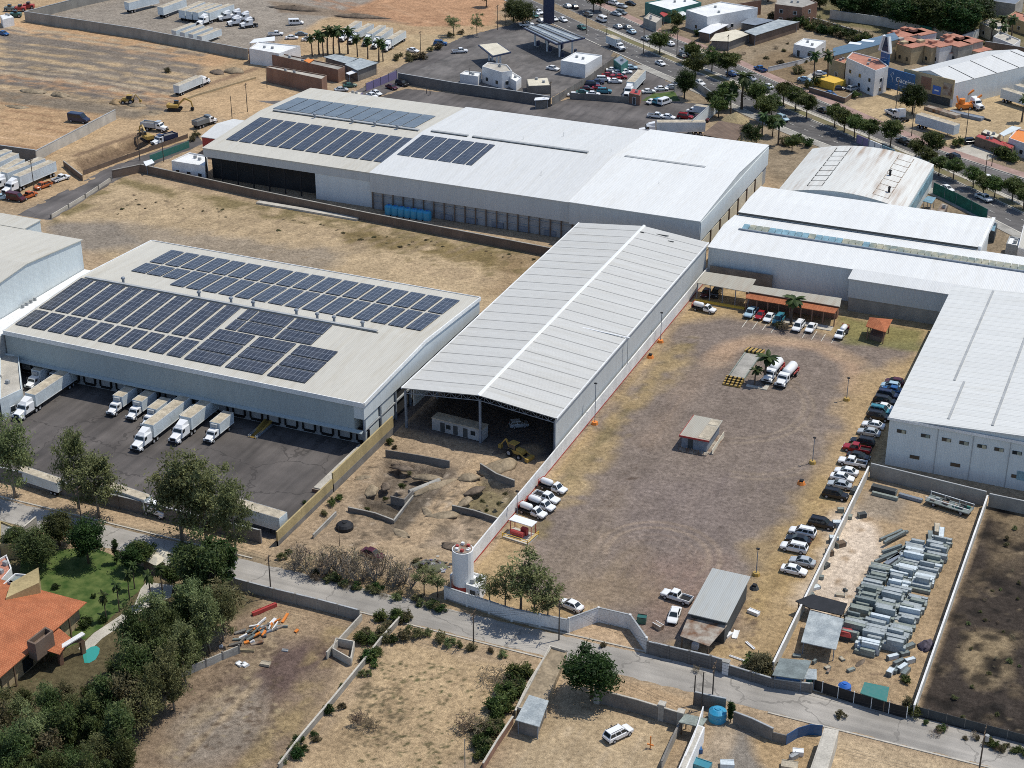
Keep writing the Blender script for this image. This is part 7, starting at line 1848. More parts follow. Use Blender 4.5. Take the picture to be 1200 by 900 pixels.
for kd,cl,px,py,hd,lb in (('sedan_car','silver',400,105,40,'silver car at the street corner by the brick building'),('sedan_car','green',410,100,40,'olive car parked at the street corner behind the silver one'),('suv_car','blue',516,51,20,'blue car on the sand beside the street'),('sedan_car','white',484,59,-10,'white car on the sand left of the blue one'),('pickup_truck','white',539,60,35,'white pickup driving up the side street'),('sedan_car','maroon',459,102,-20,'dark red car in the back lot by the dark wall'),('suv_car','black',471,98,-20,'black car in the back lot by the dark wall'),('sedan_car','white',436,112,-25,'white car by the violet-grey gate, in front'),('sedan_car','white',441,109,-25,'white car by the violet-grey gate, behind'),('pickup_truck','white',450,123,20,'white pickup beyond the solar roof, in front'),('pickup_truck','white',446,121,20,'white pickup beyond the solar roof, behind'),('sedan_car','white',648,80,-10,'white car on the filling station forecourt')): veh(kd,cl,px,py,hd,lb)
flat_building([(402,111),(412,107),(425,108.5),(418,114)],3.0,'small guard hut with a pale yellow roof beside the violet-grey gate','guard_hut',mat='purple_gate',roof='cream',z=3.0,parapet=0,door='gutter')
wall([(429,107),(446,100),(465,92)],2.6,'violet-grey sliding gate at the back lot','purple_gate',name='gate',cat='gate',coping=None,thick=.08,posts=5,post_mat='chassis')
wall([(467,97),(530,108),(600,118),(645,125)],3.2,'dark grey wall around the filling station','block_dark',thick=.3)
wall([(647,124),(690,98),(722,74)],2.6,'dark mesh fence between the filling station and the car lot','conc_dark',name='fence',cat='fence',coping=None,thick=.08,posts=5)
person(500,110,1.75,'person in dark clothes walking across the back lot, left of two',30,M['navy'],M['chassis']); person(504,111.5,1.7,'person in dark clothes walking across the back lot, right of two',30,M['black'],M['car_navy'])
# ------------------------------------------------------------------ filling station
p=GP([(613,32.5),(640,27),(686,44),(652,51.5)],6.0)
o=thing('station_canopy','large blue-edged filling station canopy with pale roof ribs','canopy',(*ctr(p),0))
m=MB(); m.prism(p,5.5,6.0); local(o,m,'fascia',M['navy']); m=MB(); m.prism(inset(p,.3),6.003,6.08); local(o,m,'roof',M['steel'])
for u in (.12,.3,.5,.7,.9):
    a=[p[0][i]+(p[1][i]-p[0][i])*u for i in (0,1)]; b=[p[3][i]+(p[2][i]-p[3][i])*u for i in (0,1)]; m=MB(); m.bar((*a,6.16),(*b,6.16),1.2 if u in(.3,.7) else .6,.15); local(o,m,'roof_rib',M['galv' if u in (.3,.7) else 'gutter'])
for u in (.15,.5,.85):
    for v in (.3,.75):
        x=sum(w_*p[i][0] for i,w_ in enumerate(((1-u)*(1-v),(1-u)*v,u*v,u*(1-v)))); y=sum(w_*p[i][1] for i,w_ in enumerate(((1-u)*(1-v),(1-u)*v,u*v,u*(1-v))))
        m=MB(); m.box(x-.25,y-.25,-.05,x+.25,y+.25,5.49); local(o,m,'column',M['trim_white']); 
        t_=thing('fuel_pump','dark fuel pump under the filling station canopy','fuel pump',(x+1.2,y,0),0,'fuel pumps'); m=MB(); m.box(-.45,-.9,0,.45,.9,.2); m.build('island',M['conc'],t_); m=MB(); m.box(-.3,-.6,.203,.3,.6,1.9); m.build('cabinet',M['navy'],t_)
p=GP([(560,52.5),(583,50),(599,61),(577,66)],5.0); o=thing('station_canopy','smaller dark-edged canopy with a cream roof beside the white station house','canopy',(*ctr(p),0)); m=MB(); m.prism(p,4.6,5.0); local(o,m,'fascia',M['navy']); m=MB(); m.prism(inset(p,.4),5.003,5.1); local(o,m,'roof',M['cream'])
for x,y in inset(p,3): m=MB(); m.box(x-.25,y-.25,-.05,x+.25,y+.25,4.59); local(o,m,'column',M['trim_white'])
x,y=G(643,27.5); o=thing('price_pylon','tall dark blue filling station pylon with white marks at the top','sign',(x,y,0),R(20)); m=MB(); m.box(-2.0,-.35,-.1,2.0,.35,12.5); m.build('panel',M['navy'],o)
m=MB(); m.prism([(-1.5,-.42),(-.9,-.42),(-.9,-.36),(-1.5,-.36)],9.8,11.9); m.bar((-.6,-.4,11.8),(.2,-.4,10.4),.3,.08); m.bar((.2,-.4,10.4),(1.5,-.4,12.0),.3,.08); m.bar((-1.2,-.4,9.4),(1.4,-.4,9.4),.25,.08); m.bar((-1.2,-.4,8.8),(1.0,-.4,8.8),.16,.08); m.build('lettering',M['white'],o)
flat_building([(565,79),(572,74),(594,77),(600,84),(588,86)],5.0,'white station house with a two-level flat roof','station_house',mat='white_wall',roof='conc_light',z=5.0,win=4)
flat_building([(539,88),(545,84),(564,86),(560,91)],2.6,'low white annexe left of the white station house','annexe',mat='white_wall',roof='trim_white',z=2.6)
flat_building([(590,88),(598,84),(611,92),(605,97)],2.8,'white annexe right of the white station house','annexe',mat='white_wall',roof='trim_white',z=2.8)
flat_building([(657,72),(675,62),(705.5,66),(686,77)],4.2,'white shop with a white flat roof and a dark base stripe by the pumps','shop',mat='white_wall',roof='trim_white',z=4.2,seed=5)
flat_building([(617,93),(642,91),(645,100),(619,101)],2.8,'hut with a pale yellow roof behind the dark grey wall','hut',mat='conc_dark',roof='cream',z=2.8,parapet=0)
canopy_roof([(627,115),(645,113),(643,117),(626,118)],2.8,'dark hut with a white roof in the back lot',name='hut',roof='white',walls='conc_dark')
# car lot
g='cars packed in the small car lot'
for k,(kd,cl,px,py,lb) in enumerate((('sedan_car','white',673,111,'white car at the left corner of the packed car lot'),('sedan_car','green',683,108,'dark green car next to the left corner of the car lot'),('sedan_car','white',695,110,'white car with a teal neighbour in the car lot'),('suv_car','teal',708,107,'teal suv at the front of the car lot'),('suv_car','navy',694,99,'dark blue suv at the left of the car lot'),('sedan_car','red',702,103,'red car behind the teal suv'),('suv_car','white',707,93,'white suv at the left of the red cars'),('sedan_car','white',721,95,'white car in front of the red cars'),('sedan_car','red',713,88,'red car, left one of the red block'),('sedan_car','red',719,91,'red car in the middle of the red block'),('sedan_car','red',727,90,'red car, right one of the red block'),('sedan_car','white',718,82,'white car behind the red block, left'),('sedan_car','white',725,85,'white car behind the red block, middle'),('sedan_car','white',733,84,'white car behind the red block, right'),('sedan_car','silver',730,79,'silver car at the back of the car lot'),('sedan_car','sky',739,79,'pale blue car at the back right of the car lot'),('sedan_car','navy',700,96,'navy car between the dark suv and the white suv'),('sedan_car','maroon',688,104,'maroon car in the second row of the car lot'))): veh(kd,cl,px,py,20,lb,g)
veh2('semi_truck',None,(755,86),(731,112),'white semi truck with a white trailer beside the car lot',z=2)
wall([(668,116),(700,118),(737,121)],2.0,'dark rail fence along the front of the car lot','conc_dark',name='fence',cat='fence',coping=None,thick=.06,posts=4)
flat_building([(737,109),(741,104),(752,106),(750,112)],3.2,'small dark red gatehouse at the back lot','gatehouse',mat='brick',roof='red_paint',z=3.2,parapet=0,door='gutter')
flat_building([(719,70),(727,65),(736,71),(728,77)],3.4,'dark green-grey kiosk at the top of the car lot','kiosk',mat='car_green' if False else 'teal',roof='steel',z=3.4,parapet=0)
for k,(kd,cl,px,py,hd,lb) in enumerate((('sedan_car','white',760,107,35,'white car, first of three along the green strip'),('sedan_car','white',775,104,35,'white car, second of three along the green strip'),('sedan_car','silver',788,102,35,'silver car, third of three along the green strip'),('sedan_car','white',764,119,70,'white car parked below the green strip'),('suv_car','teal',772,119,70,'dark teal car parked below the green strip'),('van','white',779,120,70,'white van parked below the green strip'),('pickup_truck','white',769,136,5,'white pickup behind the long black-sided semi'),('sedan_car','white',783,137,0,'white-roofed car behind the long semi, left'),('suv_car','red',803,137,0,'reddish suv behind the long semi'),('suv_car','maroon',822,140,5,'dark suv at the end of the pale sheet wall'))): veh(kd,cl,px,py,hd,lb,'cars at the end of the back lot')
veh('box_truck',None,818,132,175,'white box truck by the pale sheet wall',scale=.8)
veh2('semi_truck',None,(818,150),(658,150) if False else (757,150),'long dark-sided semi truck behind the white warehouse',z=2)
wall([(810,158),(828,142),(846,126)],4.2,'tall pale blue sheet wall at the end of the back lot','cool_wall',thick=.2)
wall([(790,108),(812,102),(822,108),(850,128)],2.2,'grey wall at the corner between the back lot and the avenue','conc',thick=.25)
sheet('lawn',[(752,118),(765,110),(790,107),(797,118),(775,119)],.03,M['lawn'],jag=.2)
canopy_roof([(822,158),(843,142),(876,148),(862,166)],4.0,'flat maroon roof among the palms by the avenue','hall',roof='red_paint' if False else 'brick_brown',walls='conc_dark')
for px,py,lb in ((862,139,'straw-coloured palapa roof behind the maroon roof'),(874,160,'straw-coloured palapa roof right of the maroon roof')):
    x,y=G(px,py,3); o=thing('palapa',lb,'palapa',(x,y,0)); m=MB(); m.tube([(0,0,2.4),(0,0,2.6),(0,0,5.0)],[4.2,4.0,.2],14); m.build('thatch',M['straw'],o)
    for a in range(5): m=MB(); m.bar((3.2*math.cos(a*1.257),3.2*math.sin(a*1.257),-.1),(3.2*math.cos(a*1.257),3.2*math.sin(a*1.257),2.6),.2); m.build('post',M['wood'],o)
# green hoarding, small yard behind the long halls
wall([(1093,227),(1120,240),(1156,259)],3.2,'dark green mesh hoarding along the avenue','green_mesh',name='fence',cat='fence',coping=None,thick=.08,posts=6,post_mat='steel')
wall([(1070,245),(1090,222)],2.4,'pale low wall beside the arched hall','conc_light')
canopy_roof([(1081,236),(1087,230),(1097,232),(1092,239)],2.8,'small pale blue sheet roof in the scrap corner by the hoarding','shelter',roof='skyblue')
flat_building([(1098,247),(1104,238),(1111,240),(1106,250)],2.4,'small dark brown shack by the green hoarding','shack',mat='brick_brown',roof='rust',z=2.4,parapet=0)
mound(1088,247,2.2,1.6,1.0,'heap of brown and white rubbish near the green hoarding',M['rust'],0,60,'rubbish_heap','rubbish heap')
flat_building([(1155,268),(1160,260),(1169,262),(1166,272)],3.0,'dark shed with a pale blue canopy at the stepped end of the rear hall','shed',mat='gutter',roof='skyblue',z=3.0,parapet=0)
flat_building([(1179,287),(1183,278),(1197,281),(1194,290)],3.2,'small white block with a grey front at the right edge','block',mat='trim_grey',roof='trim_white',z=3.2)
flat_building([(1193,290),(1200,262),(1225,268),(1220,298)],4.5,'pale yellow-white hall cut by the right edge','hall',mat='white_wall',roof='beige_roof',z=4.5,parapet=0)
# ------------------------------------------------------------------ traffic on the avenue
for kd,cl,px,py,hd,lb in (('pickup_truck','white',617,29,35,'white pickup turning off the avenue by the filling station'),('sedan_car','white',632,14,'A','white car near the junction, far side of the pylon'),('sedan_car','white',634,24,'B','white car just left of the blue pylon'),('sedan_car','white',649,22,'A','white car just right of the blue pylon'),('sedan_car','white',660,23,'A','white car crossing the open asphalt right of the pylon'),('sedan_car','green',626,18,'A','dark green car left of the pylon'),('suv_car','white',625,17,30,'white suv under the trees at the junction'),('sedan_car','silver',665,7,'B','silver car leading the far lane at the top'),('sedan_car','black',673,8,'B','black car following the silver one at the top'),('suv_car','grey',689,17,'B','dark suv in the far lane near the top'),('van','white',705,23,'B','white van in the far lane'),('sedan_car','green',682,32,'A','green and white taxi in the near lane'),('sedan_car','silver',724,31,'B','silver car in the far lane behind the white van'),('sedan_car','grey',735,32,'B','dark car in the outer far lane'),('sedan_car','sky',740,37,'B','pale blue car in the inner far lane'),('sedan_car','silver',757,45,'B','silver car alone in the far lane'),('sedan_car','white',774,74,'A','white car alone in the near lane below the median'),('sedan_car','white',785,51,'B','white car half hidden by a median tree'),('sedan_car','black',799,66,'B','black car in shade before the long dark truck'),('sedan_car','white',820,97,'A','white car emerging from the dark tree in the near lane'),('sedan_car','blue',857,86,'B','blue car beside the round tree in the far lane'),('sedan_car','white',870,87,'B','white car next to the blue one in the far lane'),('pickup_truck','blue',891,81,'B','blue truck turning beside the open lot'),('sedan_car','silver',880,92,'B','silver car half hidden behind the tall palm'),('sedan_car','black',964,129,'B','black car in the far lane in front of the shops'),('suv_car','sky',917,139,'A','bluish suv under the trees of the near lane'),('sedan_car','white',900,101,'B','white car in front of the palm in the far lane'),('pickup_truck','black',1059,166,'B','dark truck in the far lane beside the old trailer'),('sedan_car','white',1110,221,'A','white sedan in the near lane beside the green hoarding'),('pickup_truck','white',1153,232,'A','pale pickup with a rack in the near lane'),('sedan_car','white',1156,208,'B','white car in the far lane at the right'),('suv_car','black',1117,184,'B','dark car in the far lane above the median trees')): veh(kd,cl,px,py,hd,lb,'traffic on the avenue')
veh("box_truck",None,722,52,math.degrees(ave_dir(722,52)),'white box truck in the near lane by the car lot',z=1.5)
veh('semi_truck',None,815,63,math.degrees(ave_dir(815,63))+180,'truck with a white cab and long dark trailer in the far lane',z=1.8,scale=.85)
g='cars parked beyond the avenue'
for kd,cl,px,py,lb in (('sedan_car','silver',722,16,'silver car parked beyond the avenue, front left'),('suv_car','grey',728,15,'grey suv parked beyond the avenue, front right'),('sedan_car','silver',729,7,'silver car parked beyond the avenue, rear right'),('suv_car','white',720,4,'white suv parked beyond the avenue, rear left'),('sedan_car','grey',712,2,'grey car parked beyond the avenue at the top edge'),('sedan_car','black',739,4,'black car parked beside the teal-fronted shop')): veh(kd,cl,px,py,-20,lb,g)
# ------------------------------------------------------------------ buildings beyond the avenue
flat_building([(804,13),(845,3),(888,10),(829,21)],6.0,'white house with a cream-edged white roof and brick flank beyond the avenue','house',mat='white_wall',roof='trim_white',z=6.0,seed=9,win=6)
wall([(832,29),(860,22),(891,17)],5.4,'tall brick flank wall against the white house','brick',coping=None,thick=.3)
flat_building([(756,4),(800,-4),(822,4),(786,13)],4.5,'white-roofed shops with a teal front at the top','shop',mat='teal',roof='trim_white',z=4.5,seed=4)
canopy_roof([(773,16),(782,10),(787,15),(778,20)],3.4,'small red awning beside the teal-fronted shops',roof='red_paint')
canopy_roof([(794,14),(800,13),(806,17),(799,19)],3.2,'small white tent roof beside the red awning',roof='white')
flat_building([(754,22),(761,16),(776,22),(769,28)],2.8,'grey concrete kiosk beyond the pink pavement','kiosk',mat='conc',roof='conc_light',z=2.8)
canopy_roof([(818,37),(837,27),(854,29),(832,40)],3.2,'white stall roof beyond the avenue','stall',roof='white',walls='brick_brown')
canopy_roof([(832,48),(838,40),(862,35),(879,40),(855,49)],3.2,'yellowish and white stall roof beside the white one','stall',roof='cream',walls='conc_dark')
canopy_roof([(872,37),(898,28),(912,23),(936,26),(885,42)],3.6,'long pale grey shed roof running away beyond the avenue','shed',roof='galv',walls='brick_brown')
canopy_roof([(868,27),(880,20),(908,24),(885,30)],3.0,'dark blue-grey roof beside the brick flank wall','shed',roof='steel',walls='conc_dark')
wall([(873,49),(905,42),(936,35)],3.0,'brown wall along the rough open lot','brick_brown')
flat_building([(908,6),(912,-5),(940,-4),(958,4),(940,10)],6.5,'red-brown brick house at the top edge','house',mat='brick',roof='conc',z=6.5,win=5)
flat_building([(930,53),(942,46),(968,49),(955,58)],3.6,'small white-roofed house at the edge of the rough lot','house',mat='white_wall',roof='trim_white',z=3.6,win=4,door='gutter')
wall([(900,84),(935,76),(975,64)],1.4,'low pale wall in front of the small white-roofed house','white_conc')
p=[(976,57),(1048,38.5),(1054,46),(1022,55),(977,66)]; q=GP(p,7.0); o=thing('blue_roof_hall','hall with a ragged blue panelled roof behind the white shop house','hall',(*ctr(q),0)); 
if m_area(q)<0: q=q[::-1]
m=MB(); m.prism(inset(q,.4),-.1,6.95); local(o,m,'wall',M['tan_wall']); m=MB(); m.prism(q,7.0,7.2); local(o,m,'roof',corrugated('blue_sheet',(.10,.17,.24),'x',.8,0,dirt=.4,dirtc=(.3,.34,.38)))
for px,py in ((1002,51),(1017,48)): a=G(px,py,7.2); m=MB(); m.box(a[0]-2,a[1]-1.3,7.203,a[0]+2,a[1]+1.3,7.3); local(o,m,'roof_light',M['white'])
flat_building([(992,69),(999,62),(1030,70),(1041,79),(1026,84)],8.0,'white two-storey shop house with a red roof terrace','shop_house',mat='white_wall',roof='tile_faded',z=8.0,win=4.5,door='steel',seed=1)
flat_building([(972,70),(977,66),(993,70),(990,76)],5.5,'tan house squeezed left of the white shop house','house',mat='tan_wall',roof='tile_faded',z=5.5,win=4)
x,y=G(1034,101); o=thing('pylon_sign','tall signpost with a blue panel and a white triangular emblem on top','sign',(x,y,0),R(-35)); m=MB(); m.tube([(0,0,-.1),(0,0,8)],.35,10); m.build('shaft',M['navy'],o)
m=MB(); m.box(-1.8,-.3,7.2,1.8,.3,11.0); m.build('panel',M['sign_blue'],o); m=MB(); m.prism([(-1.9,-.35),(1.9,-.35),(1.9,.35),(-1.9,.35)],11.003,11.3); 
m.bar((-2.4,-.3,11.3),(-1.1,-.3,16.4),1.0,.6); m.bar((2.4,-.3,11.3),(1.1,-.3,16.4),1.0,.6); m.build('emblem',M['white'],o); m=MB(); m.loft([[(-1.8,-.15,11.4),(1.8,-.15,11.4),(1.8,.15,11.4),(-1.8,.15,11.4)],[(-.6,-.15,16),(.6,-.15,16),(.6,.15,16),(-.6,.15,16)]]); m.bar((-.7,-.22,13.2),(.7,-.22,13.2),.3,.1); m.build('emblem_back',M['navy'],o)
m=MB(); m.bar((-1.3,-.33,9.3),(1.2,-.33,9.5),.3,.06); m.bar((-1.0,-.33,8.5),(.9,-.33,8.6),.18,.06); m.build('lettering',M['white'],o)
# big store with the blue sign
z=7.5; A_,B_,C_,D_=G(1060,84,z),G(1119,98,z),G(1225,72,z),G(1157,60,z)
o=thing('store','store with a pitched white roof, tan poster front and a big blue sign','store',(*ctr([A_,B_,C_,D_]),0))
mid=lambda a,b:((a[0]+b[0])/2,(a[1]+b[1])/2); F_,K_=mid(A_,B_),mid(D_,C_)
m=MB(); q=[A_,F_,B_,C_,K_,D_]; hz=lambda x,y: 9.6 if min(math.hypot(x-F_[0],y-F_[1]),math.hypot(x-K_[0],y-K_[1]))<.01 else 7.4
m.prism(q,-.1,7,lambda x,y:hz(x,y)-.05); local(o,m,'wall',M['pale_wall'])
for a,b,c,d in ((A_,F_,K_,D_),(F_,B_,C_,K_)):
    m=MB(); za=[hz(*p) for p in (a,b,c,d)]; m.loft([[(*p,zz+.02) for p,zz in zip((a,b,c,d),za)],[(*p,zz+.2) for p,zz in zip((a,b,c,d),za)]]); local(o,m,'roof',M['white_roof_b'])
for u in (.2,.45,.7,.92):
    a=(F_[0]+(K_[0]-F_[0])*u,F_[1]+(K_[1]-F_[1])*u); b=(B_[0]+(C_[0]-B_[0])*u,B_[1]+(C_[1]-B_[1])*u); m=MB(); m.bar((*a,9.83),(*b,7.65),.3,.1); local(o,m,'roof_seam',M['gutter'])
S0,S1=G(1041,80,8),G(1072,89,8); L=math.hypot(S1[0]-S0[0],S1[1]-S0[1]); ang=math.atan2(S1[1]-S0[1],S1[0]-S0[0]); nx,ny=math.sin(ang),-math.cos(ang)
def on_face(a,b,u0,u1,z0,z1,d0,d1):
    dx,dy=b[0]-a[0],b[1]-a[1]; l_=math.hypot(dx,dy); n_=(dy/l_,-dx/l_); P=lambda u,d:(a[0]+dx*u+n_[0]*d,a[1]+dy*u+n_[1]*d); m=MB(); m.prism([P(u0,d0),P(u1,d0),P(u1,d1),P(u0,d1)],z0,z1); return m
local(o,on_face(A_,B_,.0,1.0,2.6,8.6,.02,.35),'facade',M['tan_wall'])
local(o,on_face(A_,B_,.36,.56,3.8,7.6,.36,.44),'poster',M['brick']); local(o,on_face(A_,B_,.60,.76,2.9,5.6,.36,.44),'poster',M['blue']); local(o,on_face(A_,B_,.80,.97,3.4,7.2,.36,.44),'poster',M['rust']); local(o,on_face(A_,B_,.64,.72,4.0,4.4,.45,.5),'poster_mark',M['white'])
local(o,on_face(A_,B_,.1,.95,.0,2.5,.02,.2),'shopfront',M['gutter'])
local(o,on_face(S0,S1,0,1,1.8,8.2,-.4,0),'sign_panel',M['sign_blue'])
def text3d(root, s, a, b, u0, z0, size, name, mat, d=.03):
    cu=bpy.data.curves.new('lettering','FONT'); cu.body=s; cu.size=size; cu.extrude=.02; t_=bpy.data.objects.new('lettering',cu); COL.objects.link(t_)
    dg=bpy.context.evaluated_depsgraph_get(); me=bpy.data.meshes.new_from_object(t_.evaluated_get(dg)); bpy.data.objects.remove(t_)
    dx,dy=b[0]-a[0],b[1]-a[1]; l_=math.hypot(dx,dy); n_=(dy/l_,-dx/l_); px,py=a[0]+dx*u0+n_[0]*d,a[1]+dy*u0+n_[1]*d
    X=Matrix(((dx/l_,0,n_[0],px),(dy/l_,0,n_[1],py),(0,1,0,z0),(0,0,0,1))); me.transform(Matrix.Translation(-root.location)@X); me.materials.clear(); me.materials.append(mat); return link(name,me,root)
text3d(o,'Gaceinas',S0,S1,.32,4.6,2.3,'lettering',M['white'])
m=MB(); dx,dy=(S1[0]-S0[0])/L,(S1[1]-S0[1])/L
def sp(u,zz): return (S0[0]+dx*L*u+nx*.05,S0[1]+dy*L*u+ny*.05,zz)
for a,b in (((.12,6.2),(.2,7.2)),((.12,6.2),(.2,5.4)),((.2,7.2),(.24,6.5)),((.2,5.4),(.2,4.2))): m.bar(sp(*a),sp(*b),.22,.06)
m.bar(sp(.34,3.7),sp(.84,3.7),.16,.06); local(o,m,'emblem',M['white'])
# trailers, machines and stands around the store
veh2('cargo_trailer',None,(1080,142),(1116,153),'old pale trailer rusting on the verge before the store',z=2)
veh2('cargo_trailer',None,(1163,107),(1230,128),'long grey trailer at the right edge beside the store',z=2); veh2('cargo_trailer',None,(1180,103),(1245,122),'pinkish white trailer behind the long grey one at the right edge',z=2); veh2('cargo_trailer',None,(1192,96),(1260,112),'white trailer cut by the right edge',z=2)
for px,py,lb in ((1121,122,'orange drill machine with a raised mast before the store'),(1130,128,'orange crane machine lying folded before the store')):
    x,y=G(px,py); o=thing('machine',lb,'machine',(x,y,0),.6); m=MB(); m.box(-2.5,-1.1,.6,2.2,1.1,1.8); m.build('body',M['orange'],o); m=MB(); m.bar((1.5,0,1.8),(5.5,.5,4.0),.5); m.bar((-2,0,1.8),(-3.2,-.6,4.6),.4); m.build('mast',M['orange'],o); m=MB(); m.tube([(-1,0,1.8),(-1,0,3.4)],.9,10); m.build('drum',M['orange'],o)
    for s in (-1.6,1.4):
        for q_ in (-1,1): wheel(o,s,q_*1.0,.5)
veh2('truck_tractor','white',(1139,121),(1146,124),'white tractor unit with a dark tank beside the orange machines'); slab_thing('steel_beam','beam','bundle of dark steel beams on the ground before the orange machines',1132,137,11,2.2,.9,-18,'steel'); slab_thing('steel_beam','beam','single long dark beam lying on the sand before the orange machines',1150,139,7,.4,.4,-30,'gutter'); slab_thing('flatbed','flatbed','rusty flatbed behind the old pale trailer',1104,133,12,2.6,1.0,-28,'rust')
veh2('pickup_truck','white',(1044,130),(1052,134),'white pickup truck parked under the pole before the store',scale=1.3); veh2('truck_tractor','black',(1060,138),(1050,133),'dark truck unit in the shade of the store tree')
veh('suv_car','black',1138,166,40,'dark suv parked by the yellow-roofed stand'); veh('suv_car','black',1161,171,40,'dark suv parked before the maroon shop row')
flat_building([(1150,155),(1154,151),(1172,158),(1168,162)],3.2,'low stand with a pale yellow roof by the sandy lot','stand',mat='brick_brown',roof='cream',z=3.2,parapet=0)
flat_building([(1143,160),(1147,157),(1190,170),(1186,175)],2.8,'maroon-edged shop row along the pale forecourt','shop_row',mat='brick_brown',roof='red_paint',z=2.8,parapet=0)
canopy_roof([(1171,157),(1186,148),(1197,150),(1176,160)],4.4,'pale blue-white sheet canopy at the right edge','canopy',roof='cool_wall')
flat_building([(1182,163),(1192,152),(1225,160),(1225,178)],4.0,'shop with an orange and white front at the right edge','shop',mat='white_wall',roof='orange',z=4.0,win=3)
sheet('forecourt',[(1115,176),(1140,168),(1170,172),(1172,182),(1150,190)],.02,M['conc_light'])
wall([(972,22),(1035,31),(1092,43),(1118,50)],3.2,'long pale wall in front of the tall dark trees','block_pale',thick=.3)
wall([(1124,53),(1146,45)],3.2,'white wall section at the end of the long pale wall','white_conc',thick=.3)
wall([(1077,41),(1091,44)],3.6,'dark green gate in the long pale wall','green_mesh',name='gate',cat='gate',coping=None,thick=.4)
wall([(1153,62),(1178,66),(1212,72)],4.0,'brown wall at the right edge behind the store','brick_brown',thick=.3)
wall([(935,22),(960,28),(1010,43)],1.6,'dark hedge-topped wall along the grassy lane','block_dark')
# housing estate with faded red roofs
hrng=random.Random(8); k=0
for row in range(4):
    for j in range(9):
        px=1054+j*13+row*4+hrng.uniform(-2,2); py=43+row*6.4+j*2.2+hrng.uniform(-1,1)
        if px>1150 or (px>1100 and py>70+ (px-1100)*-.1) or (py>62 and px>1076+(0)): continue
        x,y=G(px,py,3); a=R(-32)+hrng.uniform(-.05,.05); l_,w_=hrng.uniform(6,8.5),hrng.uniform(5.5,7.5); h_=hrng.choice((3.2,5.6,5.8))
        o=thing('terrace_house','small house with a faded red flat roof in the dense estate behind the store','house',(x,y,0),a,'houses of the estate'); m=MB(); m.box(-l_/2,-w_/2,-.1,l_/2,w_/2,h_); m.build('wall',M[hrng.choice(('white_wall','cream','conc','tan_wall'))],o)
        m=MB(); m.box(-l_/2-.15,-w_/2-.15,h_+.003,l_/2+.15,w_/2+.15,h_+.2); m.build('roof',M['tile_faded'],o); m=MB(); m.box(-l_/2+.5,-w_/2+.5,h_+.203,-l_/2+2.4,-w_/2+2.8,h_+1.0); m.build('stair_head',M[hrng.choice(('conc','tan_wall','tile_faded','tile_faded'))],o)
        for s in (-1,1): m=MB(); m.box(s*l_*.25-.5,-w_/2-.04,1.0,s*l_*.25+.5,-w_/2-.003,2.2); m.build('window',M['glass'],o)
flat_building([(1148,28),(1160,22),(1182,30),(1170,38)],4.0,'sand-coloured house among the palms at the top right','house',mat='cream',roof='conc_light',z=4,win=4); flat_building([(1164,44),(1172,38),(1196,48),(1188,54)],3.4,'low pale building right of the palms at the top right','house',mat='white_wall',roof='conc_light',z=3.4,win=4)
flat_building([(1118,-4),(1135,-10),(1200,-2),(1190,6)],5,'grey-blue roofed building at the top right corner','building',mat='conc',roof='steel',z=5); flat_building([(1180,20),(1190,14),(1215,22),(1210,30)],4,'brownish house at the right edge under the top corner','house',mat='tan_wall',roof='tile_faded',z=4,win=4)
# small walled plots before the shop house
wall([(948,108),(990,121),(1002,112)],1.6,'brown low wall of the plot with the yellow patch','brick_brown'); slab_thing('canopy_sheet','canopy','yellow sheet roof in the small walled plot before the shop house',972,101,8,6,2.4,-25,'yellow')
veh('sedan_car','blue',973,110,-30,'blue car in the small walled plot under the yellow sheet'); veh('sedan_car','white',961,86,10,'white car beside the tall palms before the tan house'); veh('suv_car','silver',1000,104,60,'silver suv in front of the white shop house'); veh('sedan_car','sky',943,93,-5,'pale blue car on the plot before the tall palms'); veh('sedan_car','navy',983,103,20,'dark car at the foot of the white shop house')
sheet('forecourt',[(937,95),(950,86),(965,90),(950,100)],.02,M['conc_light'])
# ------------------------------------------------------------------ trees of the avenue and the north
g='median trees of the avenue'
for k,(px,py,h) in enumerate(((904,136,7),(918,124,8),(932,130,8),(945,139,8),(978,149,7.5),(989,156,7.5),(1001,162,7.5),(1018,167,7.5),(1043,172,8.5),(1073,186,6),(1086,196,6),(1100,206,6),(1117,211,6.5),(1140,221,6.5),(1152,229,6),(1165,233,6.5),(1186,236,7),(1199,246,6.5))): tree('street',px,py,h,'leafy green tree in the row along the avenue median',g,1.1)
tree('street',1091,186,8.5,'taller bright tree across from the old trailer')
g='trees at the upper part of the avenue'
for k,(kd,px,py,h,w_,lb) in enumerate((('street',773,63,8,1.2,'lone tree on the median above the open near lane'),('street',811,74,7.5,1.1,'tree beside the cab of the long dark truck'),('street',834,84,8,1.1,'tree beside the tail of the long dark truck'),('street',852,91,9,1.2,'rounded tree by the corner of the open lot'),('round',802,116,9.5,.9,'big dark rounded tree at the corner of the back lot'),('street',814,97,10,1.0,'slender tree above the dark rounded one'),('round',835,124,5,1.1,'low dark bush tree at the grey corner wall'),('street',852,128,9,1.1,'dark tree at the foot of the tall palm'),('street',886,128,9,1.1,'tree right of the tall palm'),('street',896,143,8,1.1,'tree between the palapa roofs and the avenue'),('round',880,172,7,1.0,'dense tree beside the right palapa roof'),('street',842,138,7,1.1,'tree behind the pale sheet wall'),('street',905,160,7,1.0,'palm-like tree on the near pavement'),('round',1069,134,9.5,1.1,'big dark tree in front of the store'),('street',928,178,5,1.2,'low green tree by the corner of the white warehouse'))): tree(kd,px,py,h,lb,g,w_)
